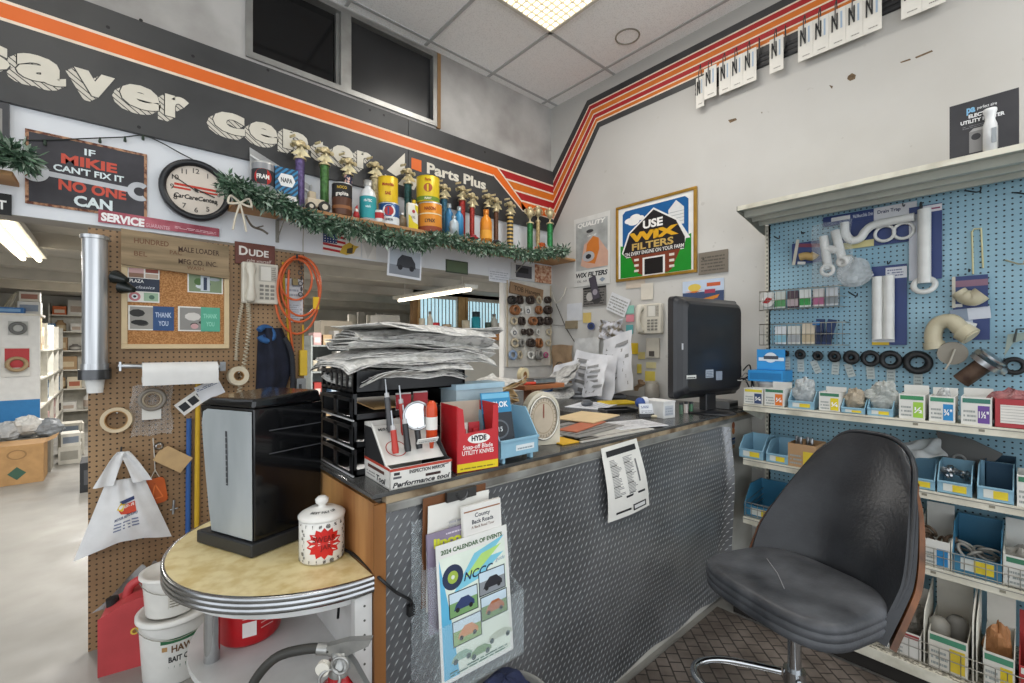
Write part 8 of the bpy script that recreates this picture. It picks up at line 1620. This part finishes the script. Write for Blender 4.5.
# ================================================================ STORE BEHIND
tubem = mat('tube_glow', 'fff3d8', .5, emit=6, var=.01); fixt = mat('fixture_white', 'dcdad2', .4)
for k, (x, y0_, y1_, z, lb) in enumerate(((-.56, 4.25, 5.95, 2.26, 'twin tube ceiling lamp over the store aisle at left'), (3.3, 4.5, 6.4, 2.17, 'long single tube lamp seen through the doorway over the workbench'), (2.05, 7.4, 9.0, 2.26, 'distant tube lamp low behind the grey racking'))):
    r = thing('tube_lamp', lb, 'ceiling light', (x, (y0_ + y1_) / 2, z)); MB().bb((x - .1, y0_, z + .03), (x + .1, y1_, z + .075), fixt).build('housing', r)
    for d in ((-.05, .05) if k == 0 else (0,)): MB().cyl((x + d, y0_ + .02, z + .012), (x + d, y1_ - .02, z + .012), .019, tubem, n=10).build('tube', r)
    for y in (y0_ + .2, y1_ - .2): MB().cyl((x, y, z + .075), (x, y, 2.42), .006, fixt, n=6).build('hanger', r)
def racking(name, lab, x0, x1, yf, yb, top, shelves, face, colm, items_seed, palette, nlab, grp, bays=1, cell=None):
    """face: 'y' shelves open toward -Y, 'x' open toward +X"""
    r = thing(name, lab, 'shelving', ((x0 + x1) / 2, (yf + yb) / 2, 0)); m = colm
    for i, z in enumerate(shelves): MB().bb((x0, yf, z - .02), (x1, yb, z), m).build('shelf', r)
    if face == 'y':
        for i in range(bays + 1): x = x0 + (x1 - x0 - .02) * i / bays; MB().bb((x, yf + .003, 0), (x + .02, yb - .003, top), m).build('upright', r)
        MB().bb((x0, yb, .0), (x1, yb + .01, top), m).build('back', r)
    else:
        for i in range(bays + 1): y = yf + (yb - yf - .02) * i / bays; MB().bb((x0 + .003, y, 0), (x1 - .003, y + .02, top), m).build('upright', r)
        MB().bb((x0 - .01, yf, 0), (x0, yb, top), m).build('back', r)
    rd = random.Random(items_seed); ordn = ['first', 'second', 'third', 'fourth', 'fifth', 'sixth', 'seventh', 'eighth', 'ninth', 'tenth', 'eleventh', 'twelfth', 'thirteenth', 'fourteenth', 'fifteenth', 'sixteenth', 'seventeenth', 'eighteenth', 'nineteenth', 'twentieth']
    lev = ['lowest', 'second', 'third', 'fourth', 'fifth', 'sixth']
    for i, z in enumerate(shelves):
        gap = (shelves[i + 1] if i + 1 < len(shelves) else top + .15) - z - .05; a = (x0 if face == 'y' else yf) + .05; end = (x1 if face == 'y' else yb) - .05; k = 0
        while a < end - .05 and k < 20:
            w_ = rd.uniform(.07, .2) * (cell or 1); h = gap * rd.uniform(.35, .95); w_ = min(w_, end - a); c_ = rd.choice(palette); d = rd.uniform(.02, .09)
            hit = any(abs(a - u_) < .03 or (a < u_ < a + w_ + .02) for u_ in [(x0 if face == 'y' else yf) + ((x1 - x0) if face == 'y' else (yb - yf)) * q / bays for q in range(1, bays)])
            if hit: a += .06; continue
            p0, p1 = ((a, yf + d, z + .001), (a + w_, yf + d + .2, z + h)) if face == 'y' else ((x1 - d - .2, a, z + .001), (x1 - d, a + w_, z + h))
            if rd.random() < .78:
                b = MB().bb(p0, p1, P(c_[1])); fr_ = FA(p0[0], p0[1], p0[2]) if face == 'y' else Fr((p1[0], p0[1], p0[2]), YAX, ZAX)
                b.rect(fr_, w_ * .12, h * .2, w_ * .88, h * .6, P(c_[2])); o = b.build('stock_box'); wd = 'box'
            else:
                cx_, cy_ = (p0[0] + p1[0]) / 2, (p0[1] + p1[1]) / 2; R = min(w_, .16) / 2; o = MB().lathe([(0, 0), (R, 0), (R, h * .7), (R * .5, h * .85), (R * .5, h), (0, h)], (cx_, cy_, z + .001), P(c_[1]), 14).lathe([(R + .001, h * .15), (R + .001, h * .55)], (cx_, cy_, z + .001), P(c_[2]), 14).build('stock_bottle'); wd = 'bottle'
            tag(o, '%s %s, %s along the %s shelf of the %s' % (c_[0], wd, ordn[k], lev[i], nlab), wd, grp)
            a += w_ + rd.uniform(.005, .05); k += 1
palA = [('white', 'd9d7d0', 'a9b0b8'), ('grey', '9a9894', 'c9c7c0'), ('red', 'a8403a', 'd9c9c0'), ('tan', 'b59a76', 'd3c4a8'), ('dark', '4a4745', '8a8680'), ('cream', 'cfc5ae', '9a8f7c'), ('blue', '5a7a9a', 'c0ccd6'), ('pink', 'c9a3a0', 'e0d3cf')]
palB = [('white', 'dcdad4', 'b9a89a'), ('orange', 'cf6a35', 'e6d3c0'), ('cream', 'd3c7ae', 'a8624a'), ('tan', 'a88a66', 'cdbb9a'), ('grey', '77746f', 'b0ada6')]
wm = mat('rack_white', 'd6d3c8', .5, var=.08); gm2 = mat('rack_grey', '9aa09e', .5, .2, var=.1)
# gondola end with white panel, left
GX = onY(40, 345, 8.0).x
r = thing('shop_display', 'white end panel of the store aisle with blue bottom band', 'display panel', (GX - .6, 8.0, 0)); MB().bb((GX - 1.4, 7.98, .0), (GX, 8.03, 1.855), mat('panel_white', 'd9dad8', .5, var=.05)).build('panel', r); MB().bb((GX - 1.4, 7.972, .50), (GX + .002, 7.9799, .84), P('2f7ab4')).build('blue_band', r); MB().bb((GX - 1.4, 7.96, 1.855), (GX + .01, 8.45, 1.88), wm).build('top_board', r)
f, w_, h_ = rY(7.96, 8, 28, 321, 335); r = thing('filter_pack', 'silver oval filter pack hung high on the white end panel', 'package', f.o); MB().bb(f.p(0, 0, 0), f.p(w_, h_, -.012), P('b4b6b4')).build('pack', r); MB().torus(f.p(w_ * .5, h_ * .5, .01), -YAX, h_ * .36, .02, P('6a6c6c'), 24, 6).build('gasket', r)
f, w_, h_ = rY(7.955, 1, 30, 347, 377); r = thing('belt_card', 'clear card with a red square and tan belt ring on the end panel', 'package', f.o); MB().bb(f.p(0, 0, 0), f.p(w_, h_, -.004), P('d3d3ce')).rect(f, w_ * .12, h_ * .3, w_ * .98, h_ * .95, P('b0383c')).build('card', r); MB().torus(f.p(w_ * .55, h_ * .42, .03), V((.1, -1, .4)), w_ * .33, .022, P('a08a6a'), 28, 6).build('belt', r)
racking('store_racking', 'white aisle racking running back behind the end panel', GX - .42, GX, 8.06, 11.4, 1.8, [.35, .72, 1.08, 1.44], 'x', wm, 21, palA, 'white aisle racking', 'stock on the white aisle racking', 4, 1.7)
racking('store_racking', 'white racking with orange boxes against the far store wall', GX - .2, GX + 1.2, 11.55, 11.9, 2.25, [.3, .7, 1.05, 1.4, 1.75, 2.05], 'y', wm, 22, palB, 'far wall racking', 'stock on the far wall racking', 2, 1.6)
# things on top of the end gondola
tz2 = 1.881
def obox(name, lab, cat, c, d, col, band=None, rz=0, grp=None):
    mb = MB(); mb.box((c[0], c[1], c[2] + d[2] / 2), d, P(col), rz); o = mb
    if band:
        f = Fr(V(c) + V((math.cos(rz), math.sin(rz), 0)) * (-d[0] / 2) + V((math.sin(rz), -math.cos(rz), 0)) * (d[1] / 2), (math.cos(rz), math.sin(rz), 0), ZAX); mb.rect(f, d[0] * .1, d[2] * .25, d[0] * .9, d[2] * .75, P(band))
    return tag(mb.build(name, None, .003), lab, cat, grp)
obox('yellow_crate', 'olive yellow crate at the left on top of the end panel', 'crate', (GX - .56, 8.2, tz2), (.3, .3, .22), 'a8a032', '7a7426')
obox('blue_carton', 'blue carton on top of the aisle end by the paper rolls', 'carton', (GX - .26, 8.12, tz2), (.24, .22, .07), '2f6aa8', '7fa8d0')
for k in range(6): a = V((GX - .36 + .06 * k, 8.3, tz2 + .012)); r = MB().cyl(a, a + V((.10 - .04 * k, .05, .24 + .02 * (k % 3))), .012, P('d9d4c6' if k % 2 else 'b4ada0'), n=10).build('paper_roll'); tag(r, 'rolled chart, ' + ('first', 'second', 'third', 'fourth', 'fifth', 'sixth')[k] + ' from the yellow crate on the aisle end', 'roll', 'rolled charts on the aisle end')
for k, (dx, d, c_, b_) in enumerate(((-.0 - .06, (.2, .2, .16), 'd3d3d0', '8a97a8'), (-.05, (.18, .18, .12), 'c9c4b8', '9a6a5a'))): obox('stock_box', ('lower', 'upper')[k] + ' white box of the pair at the aisle end corner top', 'box', (GX - .1 + dx * .2, 8.3 + .0, tz2 + (0, .163)[k]), d, c_, b_)
# floor cartons by the aisle end
c = onY(19, 467, 7.3); r = thing('cardboard_box', 'open cardboard box with green diamond label on the store floor', 'box', (c.x, 7.3, 0)); cbm = CARD(); MB().bb((c.x - .22, 7.15, 0.001), (c.x + .20, 7.55, .42), cbm).build('box', r); f = FA(c.x - .22, 7.15, .001); mb = MB(); mb.poly(f, [(.15, .12), (.22, .19), (.29, .12), (.22, .05)], P('3a5a4a')); mb.ring(f, .22, .32, .06, .075, P('8a6a44'), sy=.7); mb.build('print', r)
for s_ in (-1, 1): MB().add([(c.x - .22 if s_ < 0 else c.x + .20, 7.15, .42), (c.x - .22 if s_ < 0 else c.x + .20, 7.55, .42), (c.x - .32 if s_ < 0 else c.x + .30, 7.55, .47), (c.x - .32 if s_ < 0 else c.x + .30, 7.15, .47)], [(0, 1, 2, 3)], cbm).build('flap', r)
obox('cardboard_box', 'second cardboard box cut by the picture edge on the store floor', 'box', (c.x - .55, 7.4, .001), (.45, .4, .44), 'a8865c', '8c6e48')
for k, (dx, dy, d, col, b_) in enumerate(((.36, .35, (.2, .3, .22), 'c9c6bc', '9a988f'), (.36, .35, (.18, .26, .16), 'd6d3ca', '7f8a98'), (.34, .9, (.22, .3, .3), 'd3d0c6', 'a8a59a'), (.34, .9, (.2, .26, .14), 'b4b0a4', '6a7480'), (.33, 1.5, (.22, .3, .36), 'c3bfb4', '8a867c'))): obox('stock_carton', ('nearest low white carton', 'carton on the nearest low one', 'middle pale carton', 'grey carton on the middle pale one', 'farthest tall carton')[k] + ' on the floor along the aisle', 'carton', (GX + dx - .1, 7.75 + dy, .001 + (0, .2205, 0, .3005, 0)[k]), d, col, b_, .1 * (k % 3))
r = thing('bag_heap', 'crumpled grey and white bags heaped before the aisle end', 'bags', (GX - .1, 7.75, .45)); 
for k, cc in enumerate(('b9bcbe', 'd3d3d0', '8a8f94')): lump((GX - .25 + .17 * k, 7.78, .50 + .05 * (k == 1)), (.14, .12, .11), mat('heap_' + cc, cc, .5, var=.2, scale=20), 90 + k, 14, 9, .2).build('bag', r)
MB().bb((GX - .42, 7.62, .001), (GX + .12, 7.94, .40), P('9a9488')).build('crate', r)
c = onZ(82, 489, 0); obox('black_crate', 'black crate on the store floor peeping past the pegboard edge', 'crate', (c.x + .14, c.y, .001), (.3, .35, .30), '26282b', '4a4c50')
# grey racking through the doorway
RX0 = onY(311, 345, 6.0).x
racking('store_racking', 'grey steel racking seen through the doorway behind the newspapers', RX0, RX0 + 1.9, 6.0, 6.45, 1.62, [.15, .48, .82, 1.16, 1.50], 'y', gm2, 25, palA, 'grey doorway racking', 'stock on the grey doorway racking', 4, .62)
ctop = [(0, .45, .32, 'b5aa98', '8f8676'), (.47, .3, .28, 'c9bda4', '9a8f7c'), (.82, .36, .44, 'a8a59e', '8a8780')]
for k, (dx, w_, h, c_, b_) in enumerate(ctop): obox('archive_box', ('left', 'middle', 'right tall')[k] + ' storage box high behind the grey doorway racking', 'box', (RX0 + .55 + dx, 6.75, 1.531), (w_, .3, h), c_, b_)
MB_ = MB().bb((RX0 + .2, 6.5, 1.50), (RX0 + 1.78, 7.0, 1.53), gm2).bb((RX0 + .2, 6.5, 0), (RX0 + .24, 7.0, 1.5), gm2).bb((RX0 + 1.74, 6.5, 0), (RX0 + 1.78, 7.0, 1.5), gm2); tag(MB_.build('storage_stand'), 'tall grey stand holding storage boxes behind the doorway racking', 'stand')
for k in range(5): x = RX0 + 1.0 + .16 * k; tag(MB().bb((x, 7.3, 0), (x + .11, 7.36, 2.0 + .05 * (k % 2)), P(('b9b4a8', '8f8b82', 'cfc9bc', '77736b', 'a8a498')[k])).build('timber_plank'), ('first', 'second', 'third', 'fourth', 'fifth')[k] + ' upright board from the left leaning in the store behind', 'board', 'upright boards in the store')
# workbench wall with window blinds
wy = 6.7; wx0 = onY(413, 345, wy).x; z0w, z1w = onY(418, 326, wy).z, 2.36
mb = MB(); mb.bb((wx0, wy, 0), (6.5, wy + .1, z0w), sw); mb.bb((wx0, wy, z1w), (6.5, wy + .1, 2.42), sw); mb.bb((wx0, wy, z0w), (wx0 + .08, wy + .1, z1w), mat('raw_wood', '8a6a45', .7)); struct(mb.build('wall_workbench'))
xw0, xw1 = wx0 + .08, 6.3; bm_ = mat('blind_blue_glow', 'b9dbe6', .5, var=.2, scale=8, emit=.8); wf = mat('raw_wood2', 'b08d5c', .6)  # glow put into the blind material so the slats look lit
mb = MB(); xm_ = onY(458, 310, wy).x
for x in (xw0, xm_, xm_ + .16): mb.bb((x, wy - .02, z0w), (x + .05, wy + .1, z1w), wf)
mb.bb((xm_, wy - .01, z0w), (xm_ + .2, wy + .02, z1w), wf); win2 = struct(mb.build('window_2'))
n = 34; mb1 = MB()
for k in range(n):
    x = xw0 + (xw1 - xw0) * k / n
    mb1.add([(x, wy + .03, z0w), (x + .066, wy + .05, z0w), (x + .066, wy + .05, z1w), (x, wy + .03, z1w)], [(0, 1, 2, 3)], bm_)
mb1.build('blind', win2)
lz = onY(470, 333, wy - .3).z
r = thing('workbench_shelf', 'orange wood ledge along the workbench wall behind the doorway', 'shelf', (5, wy - .2, lz)); MB().bb((wx0 - .15, wy - .42, lz - .12), (6.3, wy - .01, lz), mat('ledge_orange', 'c98a52', .5, var=.12)).build('ledge', r)
MB().bb((wx0 + .12, wy - .38, 0), (wx0 + .2, wy - .05, lz - .12), wf).build('leg', r); MB().bb((6.1, wy - .38, 0), (6.2, wy - .05, lz - .12), wf).build('leg', r)
for k, (px, h, R, c_, lb, sh) in enumerate(((422, .22, .05, 'c9c4b4', 'cream box like tin at the left of the workbench ledge', 0), (430, .34, .05, 'd9d6cc', 'tall white bottle on the workbench ledge', 1), (435.5, .16, .07, 'c8323a', 'red tape drum on the workbench ledge', 0), (447, .14, .08, 'b9a58a', 'tan roll behind the newspapers on the workbench ledge', 0), (466, .22, .07, 'd6cbb4', 'cream tub on the workbench ledge left of the blue thermos', 0), (476, .38, .08, '2fa3b4', 'turquoise thermos jug with dark lid on the workbench ledge', 2), (488, .2, .06, '4a5a50', 'dark green tin right of the blue thermos', 0), (494, .36, .07, 'cfcdc4', 'white canister near the doorway pier', 1), (498, .2, .06, 'b9b7ae', 'grey white pot last on the workbench ledge', 0))):
    p = onY(px, 333, wy - .25); r = thing('ledge_container', lb, 'container', (p.x, wy - .25, lz), group='containers on the workbench ledge'); zz = lz + .001
    if sh == 0: MB().lathe([(0, 0), (R, 0), (R, h * .92), (R * .95, h), (0, h)], (p.x, wy - .25, zz), P(c_), 18).build('body', r)
    elif sh == 1: MB().lathe([(0, 0), (R, 0), (R, h * .6), (R * .5, h * .8), (R * .45, h * .86)], (p.x, wy - .25, zz), P(c_), 18).build('body', r); MB().lathe([(R * .5, h * .86), (R * .5, h), (0, h)], (p.x, wy - .25, zz), P('8a8780'), 14).build('cap', r)
    else: MB().lathe([(0, 0), (R, 0), (R, h * .7), (R * .8, h * .76)], (p.x, wy - .25, zz), P(c_), 20).build('body', r); MB().lathe([(R * .9, h * .76), (R * .9, h), (0, h)], (p.x, wy - .25, zz), P('3a4a50'), 20).build('lid', r)
# ================================================================ SEAL BOARD ON THE PIER
f, w_, h_ = rA(506, 551, 276, 365, -.0); bx0, bx1 = PA(506, 300).x, PA(550.5, 300).x; bz1, bz0 = PA(530, 283).z, PA(530, 366).z
r = thing('seal_board', 'white board hung full of rings and seals on the narrow pier', 'display board', ((bx0 + bx1) / 2, YA, bz0)); MB().bb((bx0, YA - .006, bz0), (bx1, YA + .0115, bz1), mat('board_white', 'cfcbc2', .6, var=.08)).build('panel', r)
for x in (bx0, bx1 - .015): MB().bb((x, YA - .012, bz0), (x + .015, YA - .0061, bz1), mat('raw_wood3', 'b9ab94', .7)).build('batten', r)
f, w_, h_ = rA(510, 543, 281, 292.5, .03); f = f.rot(-6); r = thing('wooden_sign', 'carved brown wooden sign above the ring board', 'sign', f.o); MB().box((w_ / 2, h_ / 2, -.008), (w_, h_, .016), mat('carved_wood', '94775a', .7, var=.15, scale=8), fr=f).build('plank', r, .003); MB().text(f, 'TOB Hangers', w_ / 2, h_ * .3, h_ * .42, P('463420'), w_ * .8, .02, 'c', c=.001).build('lettering', r)
rows = [(300, [(511, 'b', 5), (519, 'k', 5), (529.5, 'k', 5), (539, 'c', 5), (547, 'k', 4)]), (310, [(514, 'r', 6), (521, 'w', 4), (528, 'W', 6), (538, 'r', 5), (547, 'k', 5)]), (321, [(514, 'c', 5), (521, 'k', 5), (532, 'r', 5), (539, 'k', 5), (547, 'k', 5)]), (332, [(514, 'W', 6), (523, 'k', 3.5), (529, 'k', 4), (538, 'w', 4), (549, 'c', 4)]), (343, [(515, 'c', 6), (520, 'g', 5), (530, 'k', 5), (538, 'r', 5.5), (548.5, 'c', 4)]), (355, [(513, 'l', 6), (520, 'c', 5), (531, 'w', 5), (538, 'g', 5.5), (546, 'p', 3.5)])]
cm_ = {'b': ('black', '26221f'), 'k': ('dark brown', '3d3029'), 'c': ('cream', 'c3b59a'), 'r': ('rust brown', '94613a'), 'w': ('white', 'd9d7d0'), 'W': ('white carded', 'dedcd6'), 'g': ('grey', '8d8a84'), 'l': ('pale blue', '8ea3c0'), 'p': ('pink', 'b0567c')}
rn = ['top', 'second', 'third', 'fourth', 'fifth', 'bottom']; cn_ = ['first', 'second', 'third', 'fourth', 'last']
for i, (py, row) in enumerate(rows):
    for j, (px, c_, s_) in enumerate(row):
        nm, col = cm_[c_]; p = PA(px, py, .03); R = s_ / 452 * (p - CAM).dot(FWD) * .92; R = min(R, .047)
        r = thing('seal_ring', '%s ring, %s in the %s row of the seal board' % (nm, cn_[j], rn[i]), 'ring', p - V((0, 0, R)), group='rings on the seal board')
        m = mat('ring_' + col, col, .5, var=.2, scale=40); MB().tube([PA(px, py - s_ * .45, .0075), PA(px, py - s_ * .45, .06)], .003, WIRE(), 5).build('peg', r)
        if c_ == 'W': ff = Fr(p, XAX, ZAX).rot(45 if i == 3 else 8); MB().box((0, 0, 0), (R * 1.5, R * 1.5, .003), P(col), fr=ff).ring(ff, 0, -.01, R * .25, R * .45, P('4a4e58'), c=.003).build('card', r)
        else:
            for q in range(2 if c_ in 'rkbg' else 1): MB().torus(p + V((q * .006, -q * R * .5, 0)), V((.25 if j % 2 else -.15, -1, .1)), R * .72, R * .27, m, 22, 8).build('ring', r)
p = PA(521, 352, .045)
